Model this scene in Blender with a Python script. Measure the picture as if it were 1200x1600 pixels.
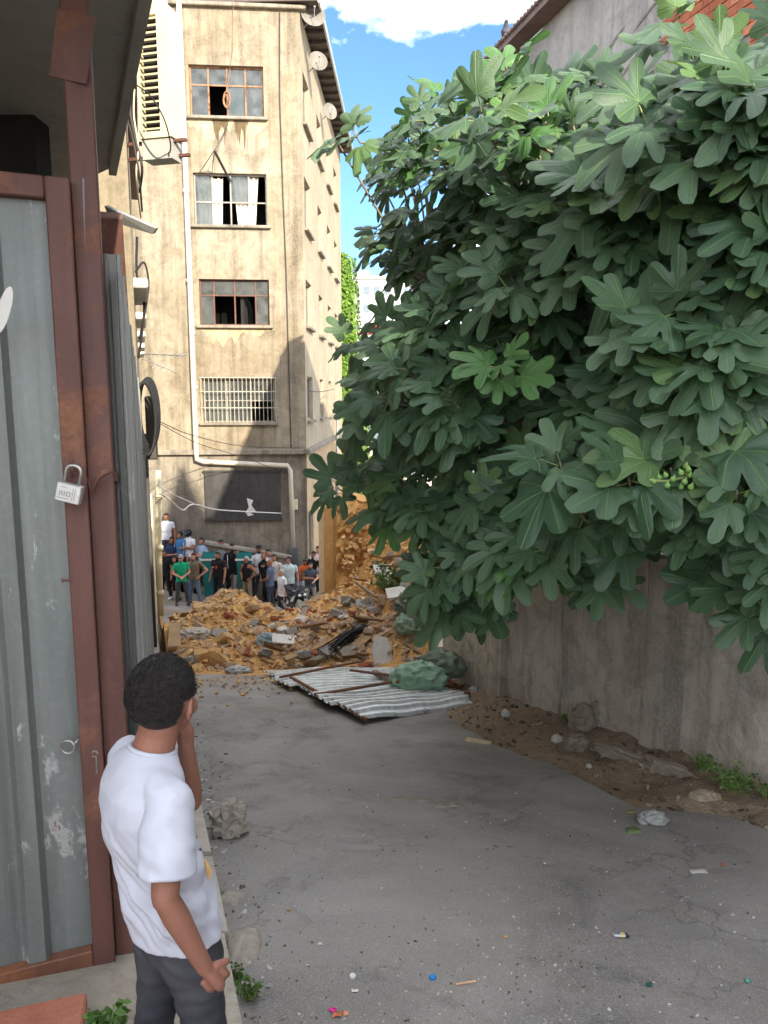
import bpy, bmesh, math, random
import numpy as np
from mathutils import Vector, Matrix, noise

for o in list(bpy.data.objects):
    bpy.data.objects.remove(o)
SC = bpy.context.scene
COL = SC.collection
R = math.radians
rnd = random.Random(7)

# ------------------------------------------------------------------ camera
F, PITCH, CAMZ = 1180.0, math.atan(178 / 1180.0), 1.8
cam_d = bpy.data.cameras.new('camera')
cam_d.sensor_fit = 'VERTICAL'
cam_d.sensor_height = 24.0
cam_d.lens = F / 1600 * 24
cam_d.clip_start = 0.05
cam_d.clip_end = 2000
cam = bpy.data.objects.new('camera', cam_d)
COL.objects.link(cam)
cam.location = (0, 0, CAMZ)
cam.rotation_euler = (R(90) - PITCH, 0, 0)
SC.camera = cam

# ------------------------------------------------------------------ sun and sky
SUN = Vector((5.1, -10.5, 4.6)).normalized()          # direction towards the sun
sun_d = bpy.data.lights.new('sun', 'SUN')
sun_d.energy = 2.0
sun_d.angle = R(0.5)
sun_d.color = (1.0, 0.91, 0.74)
sun = bpy.data.objects.new('sun', sun_d)
COL.objects.link(sun)
sun.location = SUN * 60
sun.rotation_euler = SUN.to_track_quat('Z', 'Y').to_euler()

W = bpy.data.worlds.new('World')
SC.world = W
W.use_nodes = True
wn, wl = W.node_tree.nodes, W.node_tree.links
for n in list(wn):
    wn.remove(n)
sky = wn.new('ShaderNodeTexSky')
sky.sky_type = 'NISHITA'
sky.sun_disc = False
sky.sun_elevation = math.asin(SUN.z)
sky.sun_rotation = math.atan2(SUN.x, SUN.y)
sky.air_density = 1.0
sky.dust_density = 0.4
sky.ozone_density = 6.0
tc = wn.new('ShaderNodeTexCoord')
mp = wn.new('ShaderNodeMapping')
mp.inputs['Scale'].default_value = (1.0, 1.0, 1.7)
mp.inputs['Location'].default_value = (-0.52, -5.26, -0.94)
cn = wn.new('ShaderNodeTexNoise')
cn.inputs['Scale'].default_value = 3.4
cn.inputs['Detail'].default_value = 9
cn.inputs['Roughness'].default_value = 0.55
cr = wn.new('ShaderNodeValToRGB')
cr.color_ramp.elements[0].position = 0.465
cr.color_ramp.elements[1].position = 0.60
cmix = wn.new('ShaderNodeMix')
cmix.data_type = 'RGBA'
cmix.inputs['B'].default_value = (19.5, 19.3, 19.3, 1)
bg = wn.new('ShaderNodeBackground')
bg.inputs['Strength'].default_value = 0.062
wo = wn.new('ShaderNodeOutputWorld')
wl.new(tc.outputs['Generated'], mp.inputs['Vector'])
wl.new(mp.outputs['Vector'], cn.inputs['Vector'])
wl.new(cn.outputs['Fac'], cr.inputs['Fac'])
wl.new(cr.outputs['Color'], cmix.inputs['Factor'])
wl.new(sky.outputs['Color'], cmix.inputs['A'])
wl.new(cmix.outputs['Result'], bg.inputs['Color'])
wl.new(bg.outputs['Background'], wo.inputs['Surface'])

SC.view_settings.view_transform = 'Standard'
SC.view_settings.look = 'None'
SC.view_settings.gamma = 1.0
SC.view_settings.use_curve_mapping = False
SC.view_settings.exposure = 2.3
SC.render.engine = 'CYCLES'
SC.cycles.max_bounces = 5
SC.cycles.transparent_max_bounces = 12
SC.cycles.use_denoising = True

# ------------------------------------------------------------------ measuring helpers (camera model -> world points)
CP, SP = math.cos(PITCH), math.sin(PITCH)

def ray(u, v):
    a, b = (u - 600) / F, (800 - v) / F
    y = CP + SP * b
    return a / y, (-SP + CP * b) / y                   # X and Z per metre of Y

def at(u, v, Y):
    x, z = ray(u, v)
    return Vector((x * Y, Y, CAMZ + z * Y))

SLOPE = 0.207

def gz(y):
    return -SLOPE * max(-6.0, min(24.0, y))

def gxy(x, y):
    """ground with the cross street at the bottom falling to the right"""
    t = max(0.0, min(1.0, (y - 21.0) / 3.0))
    return gz(y) - t * .13 * max(-2.5, min(6.5, x + 6.5))

def gnd(u, v, up=0.0):
    x, z = ray(u, v)
    Y = (CAMZ - up) / (-z - SLOPE)
    if Y < 0 or Y > 24:
        Y = (CAMZ - up - gz(30)) / -z
    return Vector((x * Y, Y, gz(Y) + up))

def on_plane(u, v, P, n):
    x, z = ray(u, v)
    d = Vector((x, 1, z))
    c = Vector((0, 0, CAMZ))
    t = (Vector(P) - c).dot(n) / d.dot(n)
    return c + d * t

def kerb_x(y):
    return 0.26 - 0.317 * y

# ------------------------------------------------------------------ object helpers
def tag(o, label=None, cat=None, group=None, kind=None):
    if label: o['label'] = label
    if cat: o['category'] = cat
    if group: o['group'] = group
    if kind: o['kind'] = kind
    return o

def thing(name, label, cat, loc=(0, 0, 0), rz=0.0, group=None, rot=None):
    o = bpy.data.objects.new(name, None)
    o.empty_display_size = 0.1
    COL.objects.link(o)
    o.location = loc
    o.rotation_euler = rot if rot else (0, 0, rz)
    return tag(o, label, cat, group)

def basis(o):
    return Matrix.LocRotScale(o.location, o.rotation_euler, o.scale)

def link(name, me, parent=None, world=True):
    o = bpy.data.objects.new(name, me)
    COL.objects.link(o)
    if parent is not None:
        if world:
            sub(o, parent)
        else:
            o.parent = parent
    return o

class MB:
    def __init__(s):
        s.v, s.f, s.m = [], [], []
    def add(s, vs, fs, mi=0):
        b = len(s.v)
        s.v += [tuple(p) for p in vs]
        s.f += [tuple(i + b for i in f) for f in fs]
        s.m += [mi] * len(fs)
        return s
    def box(s, c, size, rot=None, mi=0, bev=0.0):
        c = Vector(c)
        hx, hy, hz = size[0] / 2, size[1] / 2, size[2] / 2
        if bev <= 0:
            P = [Vector((x, y, z)) for z in (-hz, hz) for y in (-hy, hy) for x in (-hx, hx)]
            fs = [(0, 2, 3, 1), (4, 5, 7, 6), (0, 1, 5, 4), (2, 6, 7, 3), (0, 4, 6, 2), (1, 3, 7, 5)]
        else:
            b = min(bev, hx * .9, hy * .9, hz * .9)
            P, fs = [], []
            def ring(z, ins):
                a, d = hx - ins, hy - ins
                k = b if ins == 0 else b * .6
                return [Vector(q) for q in ((a, -d + k, z), (a, d - k, z), (a - k, d, z), (-a + k, d, z), (-a, d - k, z), (-a, -d + k, z), (-a + k, -d, z), (a - k, -d, z))]
            for z, i in ((-hz, b), (-hz + b, 0), (hz - b, 0), (hz, b)):
                P += ring(z, i)
            for k in range(3):
                for j in range(8):
                    fs.append((k * 8 + j, k * 8 + (j + 1) % 8, k * 8 + 8 + (j + 1) % 8, k * 8 + 8 + j))
            fs.append(tuple(range(7, -1, -1)))
            fs.append(tuple(range(24, 32)))
        if rot is not None:
            P = [rot @ p for p in P]
        return s.add([c + p for p in P], fs, mi)
    def beam(s, a, b, w, h, mi=0, up=(0, 0, 1), bev=0.0):
        a, b = Vector(a), Vector(b)
        y = (b - a).normalized()
        u = Vector(up)
        x = y.cross(u)
        if x.length < 1e-4:
            x = y.cross(Vector((1, 0, 0)))
        x.normalize()
        z = x.cross(y)
        M = Matrix((x, y, z)).transposed()
        return s.box((a + b) / 2, (w, (b - a).length, h), M, mi, bev)
    def tube(s, pts, r, n=8, mi=0, cap=True, sq=1.0):
        pts = [Vector(p) for p in pts]
        rs = r if isinstance(r, (list, tuple)) else [r] * len(pts)
        V, fs = [], []
        px = None
        for i, p in enumerate(pts):
            t = (pts[min(i + 1, len(pts) - 1)] - pts[max(i - 1, 0)]).normalized()
            if px is None:
                px = t.cross(Vector((0, 0, 1)))
                if px.length < .05:
                    px = t.cross(Vector((1, 0, 0)))
            px = (px - t * px.dot(t)).normalized()
            py = t.cross(px)
            for k in range(n):
                a = 2 * math.pi * k / n
                V.append(p + px * math.cos(a) * rs[i] + py * math.sin(a) * rs[i] * sq)
        for i in range(len(pts) - 1):
            for k in range(n):
                fs.append((i * n + k, i * n + (k + 1) % n, (i + 1) * n + (k + 1) % n, (i + 1) * n + k))
        if cap:
            fs.append(tuple(range(n - 1, -1, -1)))
            fs.append(tuple(range((len(pts) - 1) * n, len(pts) * n)))
        return s.add(V, fs, mi)
    def loft(s, rings, mi=0, cap=True):
        n = len(rings[0])
        V = [p for r in rings for p in r]
        fs = []
        for i in range(len(rings) - 1):
            for k in range(n):
                fs.append((i * n + k, i * n + (k + 1) % n, (i + 1) * n + (k + 1) % n, (i + 1) * n + k))
        if cap:
            fs.append(tuple(range(n - 1, -1, -1)))
            fs.append(tuple(range((len(rings) - 1) * n, len(rings) * n)))
        return s.add(V, fs, mi)
    def ell(s, c, r, rot=None, nu=14, nv=9, mi=0):
        c = Vector(c)
        rings = []
        for i in range(nv):
            th = math.pi * (i + .5) / nv
            ring = []
            for k in range(nu):
                a = 2 * math.pi * k / nu
                p = Vector((r[0] * math.sin(th) * math.cos(a), r[1] * math.sin(th) * math.sin(a), -r[2] * math.cos(th)))
                ring.append(c + (rot @ p if rot is not None else p))
            rings.append(ring)
        return s.loft(rings, mi)
    def capsule(s, pts, rs, n=10, mi=0, sq=1.0):
        pts = [Vector(p) for p in pts]
        a = (pts[1] - pts[0]).normalized()
        b = (pts[-1] - pts[-2]).normalized()
        P = [pts[0] - a * rs[0] * .9, pts[0] - a * rs[0] * .6] + pts + [pts[-1] + b * rs[-1] * .6, pts[-1] + b * rs[-1] * .9]
        Q = [rs[0] * .4, rs[0] * .8] + list(rs) + [rs[-1] * .8, rs[-1] * .4]
        return s.tube(P, Q, n, mi, True, sq)
    def prism(s, poly, d, mi=0):
        """extrude polygon (list of Vectors) along vector d"""
        n = len(poly)
        V = [Vector(p) for p in poly] + [Vector(p) + Vector(d) for p in poly]
        fs = [tuple(range(n - 1, -1, -1)), tuple(range(n, 2 * n))]
        for k in range(n):
            fs.append((k, (k + 1) % n, n + (k + 1) % n, n + k))
        return s.add(V, fs, mi)
    def mesh(s, name, mats, smooth=False, fix=True):
        me = bpy.data.meshes.new(name)
        me.from_pydata(s.v, [], s.f)
        for m in (mats if isinstance(mats, (list, tuple)) else [mats]):
            me.materials.append(m)
        if any(s.m):
            me.polygons.foreach_set('material_index', s.m)
        if fix:
            bm = bmesh.new()
            bm.from_mesh(me)
            bmesh.ops.recalc_face_normals(bm, faces=bm.faces)
            bm.to_mesh(me)
            bm.free()
        if smooth:
            me.polygons.foreach_set('use_smooth', [True] * len(me.polygons))
        me.update()
        return me
    def build(s, name, mats, parent=None, smooth=False, world=True, fix=True):
        return link(name, s.mesh(name, mats, smooth, fix), parent, world)

def sub(o, parent):
    """make mesh object o (world coordinates) a sub-part of a part"""
    o.parent = parent
    o.matrix_parent_inverse = Matrix.Identity(4)
    p = parent
    m = Matrix.Identity(4)
    chain = []
    while p is not None:
        chain.append(p)
        p = p.parent
    for q in reversed(chain):
        m = m @ q.matrix_parent_inverse @ basis(q)
    o.matrix_parent_inverse = m.inverted()
    return o

def remeshed(mb, voxel, mats, name, smooth_it=4, factor=.5):
    me = mb.mesh(name + '_src', [])
    o = bpy.data.objects.new(name + '_src', me)
    COL.objects.link(o)
    md = o.modifiers.new('r', 'REMESH')
    md.mode = 'VOXEL'
    md.voxel_size = voxel
    md.adaptivity = 0
    if smooth_it:
        sm = o.modifiers.new('s', 'SMOOTH')
        sm.factor = factor
        sm.iterations = smooth_it
    dg = bpy.context.evaluated_depsgraph_get()
    out = bpy.data.meshes.new_from_object(o.evaluated_get(dg))
    bpy.data.objects.remove(o)
    bpy.data.meshes.remove(me)
    out.name = name
    out.materials.clear()
    for m in mats:
        out.materials.append(m)
    out.polygons.foreach_set('use_smooth', [True] * len(out.polygons))
    return out

# ------------------------------------------------------------------ materials
def srgb(r, g, b):
    f = lambda c: (c / 255 / 12.92) if c / 255 <= .04045 else ((c / 255 + .055) / 1.055) ** 2.4
    return (f(r), f(g), f(b))

class NT:
    def __init__(s, name):
        s.mat = bpy.data.materials.new(name)
        s.mat.use_nodes = True
        s.n, s.l = s.mat.node_tree.nodes, s.mat.node_tree.links
        s.b = s.n['Principled BSDF']
        s.tc = s.n.new('ShaderNodeTexCoord')
    def map(s, scale=(1, 1, 1), src='Object', loc=(0, 0, 0)):
        m = s.n.new('ShaderNodeMapping')
        m.inputs['Scale'].default_value = scale
        m.inputs['Location'].default_value = loc
        s.l.new(s.tc.outputs[src], m.inputs['Vector'])
        return m.outputs['Vector']
    def noise(s, vec, scale=5, detail=6, rough=.55, dist=0):
        t = s.n.new('ShaderNodeTexNoise')
        t.inputs['Scale'].default_value = scale
        t.inputs['Detail'].default_value = detail
        t.inputs['Roughness'].default_value = rough
        t.inputs['Distortion'].default_value = dist
        s.l.new(vec, t.inputs['Vector'])
        return t.outputs['Fac']
    def vor(s, vec, scale=5, feature='F1'):
        t = s.n.new('ShaderNodeTexVoronoi')
        t.feature = feature
        t.inputs['Scale'].default_value = scale
        s.l.new(vec, t.inputs['Vector'])
        return t
    def ramp(s, fac, p0, p1, c0=(0, 0, 0), c1=(1, 1, 1)):
        t = s.n.new('ShaderNodeValToRGB')
        t.color_ramp.elements[0].position = p0
        t.color_ramp.elements[1].position = p1
        t.color_ramp.elements[0].color = (*c0, 1)
        t.color_ramp.elements[1].color = (*c1, 1)
        s.l.new(fac, t.inputs['Fac'])
        return t.outputs['Color']
    def mix(s, fac, a, b, mode='MIX'):
        t = s.n.new('ShaderNodeMix')
        t.data_type = 'RGBA'
        t.blend_type = mode
        for k, x in (('A', a), ('B', b)):
            if isinstance(x, tuple):
                t.inputs[k].default_value = (*x, 1)
            else:
                s.l.new(x, t.inputs[k])
        if isinstance(fac, (int, float)):
            t.inputs['Factor'].default_value = fac
        else:
            s.l.new(fac, t.inputs['Factor'])
        return t.outputs['Result']
    def math(s, op, a, b=0.0, clamp=False):
        t = s.n.new('ShaderNodeMath')
        t.operation = op
        t.use_clamp = clamp
        for i, x in enumerate((a, b)):
            if isinstance(x, (int, float)):
                t.inputs[i].default_value = x
            else:
                s.l.new(x, t.inputs[i])
        return t.outputs[0]
    def bump(s, h, strength=.3, dist=.02):
        t = s.n.new('ShaderNodeBump')
        t.inputs['Strength'].default_value = strength
        t.inputs['Distance'].default_value = dist
        s.l.new(h, t.inputs['Height'])
        s.l.new(t.outputs['Normal'], s.b.inputs['Normal'])
        return t
    def color(s, c):
        if isinstance(c, tuple):
            s.b.inputs['Base Color'].default_value = (*c, 1)
        else:
            s.l.new(c, s.b.inputs['Base Color'])
    def set(s, rough=None, metal=None, spec=None):
        if rough is not None:
            if isinstance(rough, (int, float)): s.b.inputs['Roughness'].default_value = rough
            else: s.l.new(rough, s.b.inputs['Roughness'])
        if metal is not None: s.b.inputs['Metallic'].default_value = metal
        if spec is not None: s.b.inputs['Specular IOR Level'].default_value = spec
        return s.mat

def mul(c, k):
    return tuple(min(1.0, x * k) for x in c)

def simple(name, c, rough=.75, var=.25, scale=6, bump=.25, metal=0, fine=60, spec=.4):
    t = NT(name)
    v = t.map()
    n1 = t.noise(v, scale, 5)
    c1 = t.mix(t.ramp(n1, .3, .7), mul(c, 1 - var), mul(c, 1 + var))
    t.color(c1)
    if bump:
        t.bump(t.noise(v, fine, 4), bump, .01)
    return t.set(rough, metal, spec)

def cloth(name, c, rough=.9):
    t = NT(name)
    v = t.map()
    n = t.noise(v, 9, 3)
    t.color(t.mix(n, mul(c, .82), mul(c, 1.12)))
    t.bump(t.noise(v, 14, 4), .5, .02)
    return t.set(rough, 0, .2)

def weathered(name, base, dark, light, sc=1.0, streak=.5, bump=.4, rough=.9, holes=None):
    t = NT(name)
    v = t.map()
    big = t.noise(v, .55 * sc, 8, .62, .4)
    mid = t.noise(v, 2.6 * sc, 8, .65, .8)
    fine = t.noise(v, 26 * sc, 5, .6)
    st = t.noise(t.map((2.2 * sc, 2.2 * sc, .16 * sc)), 1.6, 7, .6)
    st2 = t.noise(t.map((7 * sc, 7 * sc, .3 * sc)), 1.3, 5, .6)
    c = t.mix(t.ramp(big, .36, .66), base, light)
    c = t.mix(t.math('MULTIPLY', t.ramp(mid, .44, .72), .75), c, mul(dark, 1.5))
    s1 = t.math('MULTIPLY', t.ramp(st, .48, .66), streak)
    c = t.mix(s1, c, dark)
    s2 = t.math('MULTIPLY', t.ramp(st2, .5, .75), streak * .6)
    c = t.mix(s2, c, mul(dark, .8))
    c = t.mix(t.math('MULTIPLY', t.ramp(fine, .35, .65), .3), c, mul(light, 1.1), 'MIX')
    t.color(c)
    h = t.math('ADD', t.math('MULTIPLY', mid, 1.0), t.math('MULTIPLY', fine, .5))
    t.bump(h, bump, .02)
    return t.set(rough, 0, .25)

def painted_rust(name, paint, rust, amount=.52, rough=.55, metal=0.0, streak=True):
    t = NT(name)
    v = t.map()
    a = t.noise(v, 3.2, 9, .68, .3)
    b = t.noise(t.map((6, 6, .8)), 2, 6, .6)
    f = t.noise(v, 45, 4)
    c = t.mix(t.ramp(b, .3, .7), mul(paint, .75), mul(paint, 1.25))
    m = t.ramp(a, amount, amount + .1)
    c = t.mix(m, c, t.mix(f, mul(rust, .5), mul(rust, 1.4)))
    t.color(c)
    t.bump(t.math('ADD', m, f), .25, .006)
    return t.set(t.math('ADD', t.math('MULTIPLY', m, .35), rough, True), metal, .4)

# ================================================================== MATERIALS OF THE PLACE
m_plaster = weathered('stained cream plaster', srgb(134, 120, 98), srgb(72, 63, 51), srgb(160, 149, 130), .9, .66)
m_plaster_side = weathered('pale side plaster', srgb(158, 145, 121), srgb(114, 100, 78), srgb(178, 166, 144), .8, .35)
m_plaster_low = weathered('grey grimy plaster', srgb(120, 112, 100), srgb(62, 58, 52), srgb(160, 150, 134), 1.1, .6)
m_concrete = weathered('stained concrete', srgb(170, 160, 145), srgb(92, 84, 74), srgb(200, 190, 174), 1.5, .5, .9)
m_slab = weathered('broken concrete', srgb(128, 118, 102), srgb(80, 72, 60), srgb(150, 140, 124), 3, .2, .6)
m_greybrick = weathered('grey unfinished render', srgb(150, 146, 140), srgb(96, 93, 89), srgb(174, 169, 161), 1.2, .55, .6)
m_rawbrick = simple('raw orange brick', srgb(172, 100, 70), .9, .25, 4, .5)
m_white = simple('white paint', srgb(214, 212, 204), .6, .08, 5, .1)
m_offwhite = simple('yellowed enamel', srgb(216, 206, 172), .5, .08, 4, .1)
m_rustframe = painted_rust('maroon painted steel', srgb(100, 68, 60), srgb(132, 92, 70), .53, .55)
m_woodwin = painted_rust('rusty window bars', srgb(150, 112, 84), srgb(118, 74, 44), .5, .7)
m_greyframe = simple('grey window frame', srgb(150, 142, 130), .6, .15, 6, .1)
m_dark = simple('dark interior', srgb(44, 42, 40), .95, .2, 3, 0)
m_soffit = weathered('grey soffit board', srgb(160, 158, 152), srgb(120, 118, 112), srgb(174, 172, 166), 1.2, .2, .3)
m_eave = simple('dark eave board', srgb(92, 84, 80), .9, .2, 5, .2)
m_shutter = weathered('black shutter panel', srgb(62, 60, 60), srgb(40, 39, 40), srgb(82, 80, 78), 1.5, .4, .2)
m_black = simple('black rubber', srgb(30, 30, 32), .7, .2, 8, .1)
m_cable = simple('grey cable', srgb(66, 62, 58), .7, .2, 8, 0)
m_wire = simple('white wire', srgb(206, 204, 198), .6, .1, 8, 0)
m_steel = simple('dull steel', srgb(170, 168, 162), .4, .15, 10, .1, .8)
m_redroof = simple('red roof', srgb(196, 62, 52), .8, .15, 3, .2)
m_teal = simple('teal painted metal', srgb(30, 116, 112), .55, .15, 4, .1)
m_bark = weathered('fig bark', srgb(134, 122, 108), srgb(84, 74, 64), srgb(160, 148, 132), 8, .3, .5)

def mk_glass():
    t = NT('dusty window glass')
    b = t.b
    t.n.remove(b)
    out = t.n['Material Output']
    tr = t.n.new('ShaderNodeBsdfTransparent')
    tr.inputs['Color'].default_value = (.62, .66, .66, 1)
    gl = t.n.new('ShaderNodeBsdfGlossy')
    gl.inputs['Roughness'].default_value = .08
    df = t.n.new('ShaderNodeBsdfDiffuse')
    df.inputs['Color'].default_value = (.26, .27, .26, 1)
    fr = t.n.new('ShaderNodeFresnel')
    fr.inputs['IOR'].default_value = 1.5
    m0 = t.n.new('ShaderNodeMixShader')
    nf = t.ramp(t.noise(t.map(), 3, 5), .3, .8, (.12, .12, .12), (.5, .5, .5))
    t.l.new(nf, m0.inputs['Fac'])
    t.l.new(tr.outputs[0], m0.inputs[1]); t.l.new(df.outputs[0], m0.inputs[2])
    m1 = t.n.new('ShaderNodeMixShader')
    t.l.new(fr.outputs[0], m1.inputs['Fac'])
    t.l.new(m0.outputs[0], m1.inputs[1]); t.l.new(gl.outputs[0], m1.inputs[2])
    t.l.new(m1.outputs[0], out.inputs['Surface'])
    return t.mat
m_glass = mk_glass()

def mk_asphalt():
    t = NT('worn asphalt')
    v = t.map()
    big = t.noise(v, .6, 7, .65, .8)
    mid = t.noise(v, 2.4, 8, .65)
    stn = t.noise(v, 1.1, 8, .7, 1.5)
    c = t.mix(t.ramp(big, .3, .7), srgb(104, 101, 96), srgb(154, 150, 144))
    c = t.mix(t.math('MULTIPLY', t.ramp(mid, .5, .75), .6), c, srgb(152, 148, 142))
    c = t.mix(t.math('MULTIPLY', t.ramp(stn, .54, .68), .6), c, srgb(70, 68, 66))
    c = t.mix(t.math('MULTIPLY', t.ramp(t.noise(v, .9, 9, .7, .6), .56, .72), .45), c, srgb(158, 148, 132))
    agg = t.noise(v, 160, 2)
    c = t.mix(t.math('MULTIPLY', t.ramp(agg, .5, .72), .55), c, srgb(184, 182, 178))
    sp = t.vor(v, 26)
    spk = t.ramp(sp.outputs['Distance'], .03, .075, (1, 1, 1), (0, 0, 0))
    spm = t.math('MULTIPLY', spk, t.ramp(t.noise(v, 1.7, 5), .48, .6))
    c = t.mix(t.math('MULTIPLY', spm, .8), c, srgb(196, 192, 184))
    cr = t.vor(t.map((1, 1, 1)), .8, 'DISTANCE_TO_EDGE')
    wv = t.n.new('ShaderNodeVectorMath'); wv.operation = 'ADD'
    nzc = t.n.new('ShaderNodeTexNoise'); nzc.inputs['Scale'].default_value = 2.4; nzc.inputs['Detail'].default_value = 7
    t.l.new(v, nzc.inputs['Vector']); t.l.new(v, wv.inputs[0]); t.l.new(nzc.outputs['Color'], wv.inputs[1])
    t.l.new(wv.outputs[0], cr.inputs['Vector'])
    ckm = t.math('MULTIPLY', t.ramp(cr.outputs['Distance'], .0, .012, (1, 1, 1), (0, 0, 0)), t.ramp(t.noise(v, .8, 4), .5, .6))
    c = t.mix(t.math('MULTIPLY', ckm, .42), c, srgb(62, 60, 57))
    # dust from the rubble lies on the far end of the road
    sep = t.n.new('ShaderNodeSeparateXYZ')
    t.l.new(t.tc.outputs['Object'], sep.inputs[0])
    far = t.math('MULTIPLY', t.math('SUBTRACT', sep.outputs['Y'], 7.0), .14, True)
    du = t.math('MULTIPLY', far, t.ramp(t.noise(v, 1.3, 7), .4, .7))
    c = t.mix(t.math('MULTIPLY', du, .6), c, srgb(150, 120, 84))
    t.color(c)
    h = t.math('ADD', t.math('MULTIPLY', agg, .5), t.math('MULTIPLY', mid, .7))
    t.bump(h, .5, .012)
    return t.set(.88, 0, .3)
m_asphalt = mk_asphalt()

def mk_soil(name, a, b, c3, sc=1.0):
    t = NT(name)
    v = t.map()
    n1 = t.noise(v, .8 * sc, 7, .6)
    n2 = t.noise(v, 5 * sc, 9, .7, .5)
    n3 = t.noise(v, 30 * sc, 5, .6)
    c = t.mix(t.ramp(n1, .35, .65), a, b)
    c = t.mix(t.math('MULTIPLY', t.ramp(n2, .48, .68), .8), c, c3)
    c = t.mix(t.math('MULTIPLY', t.ramp(n3, .4, .7), .35), c, mul(a, 1.35))
    t.color(c)
    t.bump(t.math('ADD', n2, t.math('MULTIPLY', n3, .5)), .8, .06)
    return t.set(.95, 0, .15)
m_soil = mk_soil('orange rubble soil', srgb(208, 164, 102), srgb(188, 144, 90), srgb(150, 112, 74))
m_dirt = mk_soil('brown verge dirt', srgb(152, 134, 112), srgb(132, 115, 96), srgb(104, 91, 76), 1.5)
m_ground = mk_soil('dry ground', srgb(128, 112, 92), srgb(110, 98, 80), srgb(88, 76, 62))

def mk_stone(name, a, b):
    t = NT(name)
    oi = t.n.new('ShaderNodeObjectInfo')
    at_ = t.n.new('ShaderNodeAttribute')
    at_.attribute_name = 'rnd'
    r = t.math('FRACT', t.math('ADD', oi.outputs['Random'], at_.outputs['Fac']))
    v = t.map()
    n = t.noise(v, 7, 7, .65)
    c = t.mix(r, a, b)
    c = t.mix(t.math('MULTIPLY', t.ramp(n, .4, .7), .5), c, mul(a, .62))
    t.color(c)
    t.bump(t.noise(v, 22, 6, .65), .6, .03)
    return t.set(.95, 0, .15)
m_stone = mk_stone('tan rubble stone', srgb(204, 162, 108), srgb(226, 192, 142))
m_stone2 = mk_stone('brown grey rubble stone', srgb(164, 136, 106), srgb(196, 172, 146))

def mk_sheet(name, base, pale):
    t = NT(name)
    v = t.map()
    a = t.noise(t.map((2.6, 2.6, 1.1)), 2.0, 10, .74, .3)
    s = t.noise(t.map((8, 8, .5)), 1.6, 6)
    f = t.noise(v, 40, 5)
    c = t.mix(t.ramp(s, .3, .7), mul(base, .78), mul(base, 1.2))
    c = t.mix(t.ramp(a, .59, .63), c, pale)
    c = t.mix(t.ramp(a, .655, .68), c, srgb(128, 82, 58))
    c = t.mix(t.math('MULTIPLY', t.ramp(f, .5, .7), .1), c, pale)
    c = t.mix(t.math('MULTIPLY', t.ramp(t.noise(t.map((14, 14, .25)), 1.4, 7, .7), .52, .7), .4), c, mul(base, .55))
    t.color(c)
    t.bump(f, .15, .004)
    return t.set(.5, .25, .5)
m_sheet = mk_sheet('galvanised sheet', srgb(120, 125, 121), srgb(172, 176, 172))
m_sheet_pale = mk_sheet('pale fence sheet', srgb(168, 168, 162), srgb(206, 206, 200))
m_sheet_fallen = mk_sheet('fallen white sheet', srgb(214, 218, 214), srgb(232, 234, 230))

# ================================================================== GROUND, ROAD, VERGE
def sheet(name, mat, xs_of_y, ys, nx, zf, kind='structure', smooth=True):
    V, fs = [], []
    for y in ys:
        x0, x1 = xs_of_y(y)
        for i in range(nx + 1):
            x = x0 + (x1 - x0) * i / nx
            V.append((x, y, zf(x, y)))
    n = nx + 1
    for j in range(len(ys) - 1):
        for i in range(nx):
            fs.append((j * n + i, j * n + i + 1, (j + 1) * n + i + 1, (j + 1) * n + i))
    mb = MB().add(V, fs)
    o = mb.build(name, mat, smooth=smooth, fix=False)
    tag(o, kind=kind)
    return o

gy = [-120, -60, -30, -12, -6, 0, 6, 12, 18, 21, 22, 23, 24, 26, 30, 40, 60, 100, 200, 500, 1200]
sheet('ground', m_ground, lambda y: (-700, 700), gy, 1400 // 10, lambda x, y: gxy(x, y) - .1, smooth=False)

edge = [gnd(u, v) for u, v in ((1330, 1390), (1200, 1300), (1110, 1266), (1040, 1276), (990, 1262), (930, 1228), (850, 1190), (760, 1163), (700, 1118), (690, 1060), (660, 1010))]
edge = [(p.y, p.x) for p in edge]

def road_r(y):
    if y <= edge[0][0]:
        return edge[0][1] + (edge[0][0] - y) * .6
    for (y0, x0), (y1, x1) in zip(edge, edge[1:]):
        if y0 <= y <= y1:
            return x0 + (x1 - x0) * (y - y0) / (y1 - y0 + 1e-6)
    y0, x0 = edge[-1]
    return x0 + .1 * (y - y0) + max(0, y - 22) * 2.2

def road_z(x, y):
    return gxy(x, y) + .018 * noise.noise(Vector((x * .7, y * .7, 3))) + .006 * noise.noise(Vector((x * 3, y * 3, 9)))

ry = [-6 + .16 * i for i in range(int(30 / .16) + 1)] + [25 + 1.5 * i for i in range(24)]
road = sheet('road', m_asphalt, lambda y: (kerb_x(y) - (0 if y < 22 else (y - 22) * 2), road_r(y) + .09 * noise.noise(Vector((y * 1.7, 0, 0))) + .05 * noise.noise(Vector((y * 5, 0, 0))) + .02 * noise.noise(Vector((y * 14, 0, 0)))), ry, 34, road_z)

def wall_x(y):
    return 2.76 - .42 * (y - 5.07)

def verge_z(x, y):
    a, b = road_r(y), wall_x(y)
    t = max(0.0, min(1.0, (x - a) / max(.1, b - a)))
    return gz(y) - .022 + .13 * t ** 1.3 + (.05 * noise.noise(Vector((x * 2.5, y * 2.5, 1))) + .03 * noise.noise(Vector((x * 8, y * 8, 4)))) * min(1, t * 4)

vy = [1.0 + .09 * i for i in range(int(10.5 / .09))]
sheet('dirt_verge', m_dirt, lambda y: (min(road_r(y), wall_x(y)) - .12, wall_x(y) + .1), vy, 26, verge_z)

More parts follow.
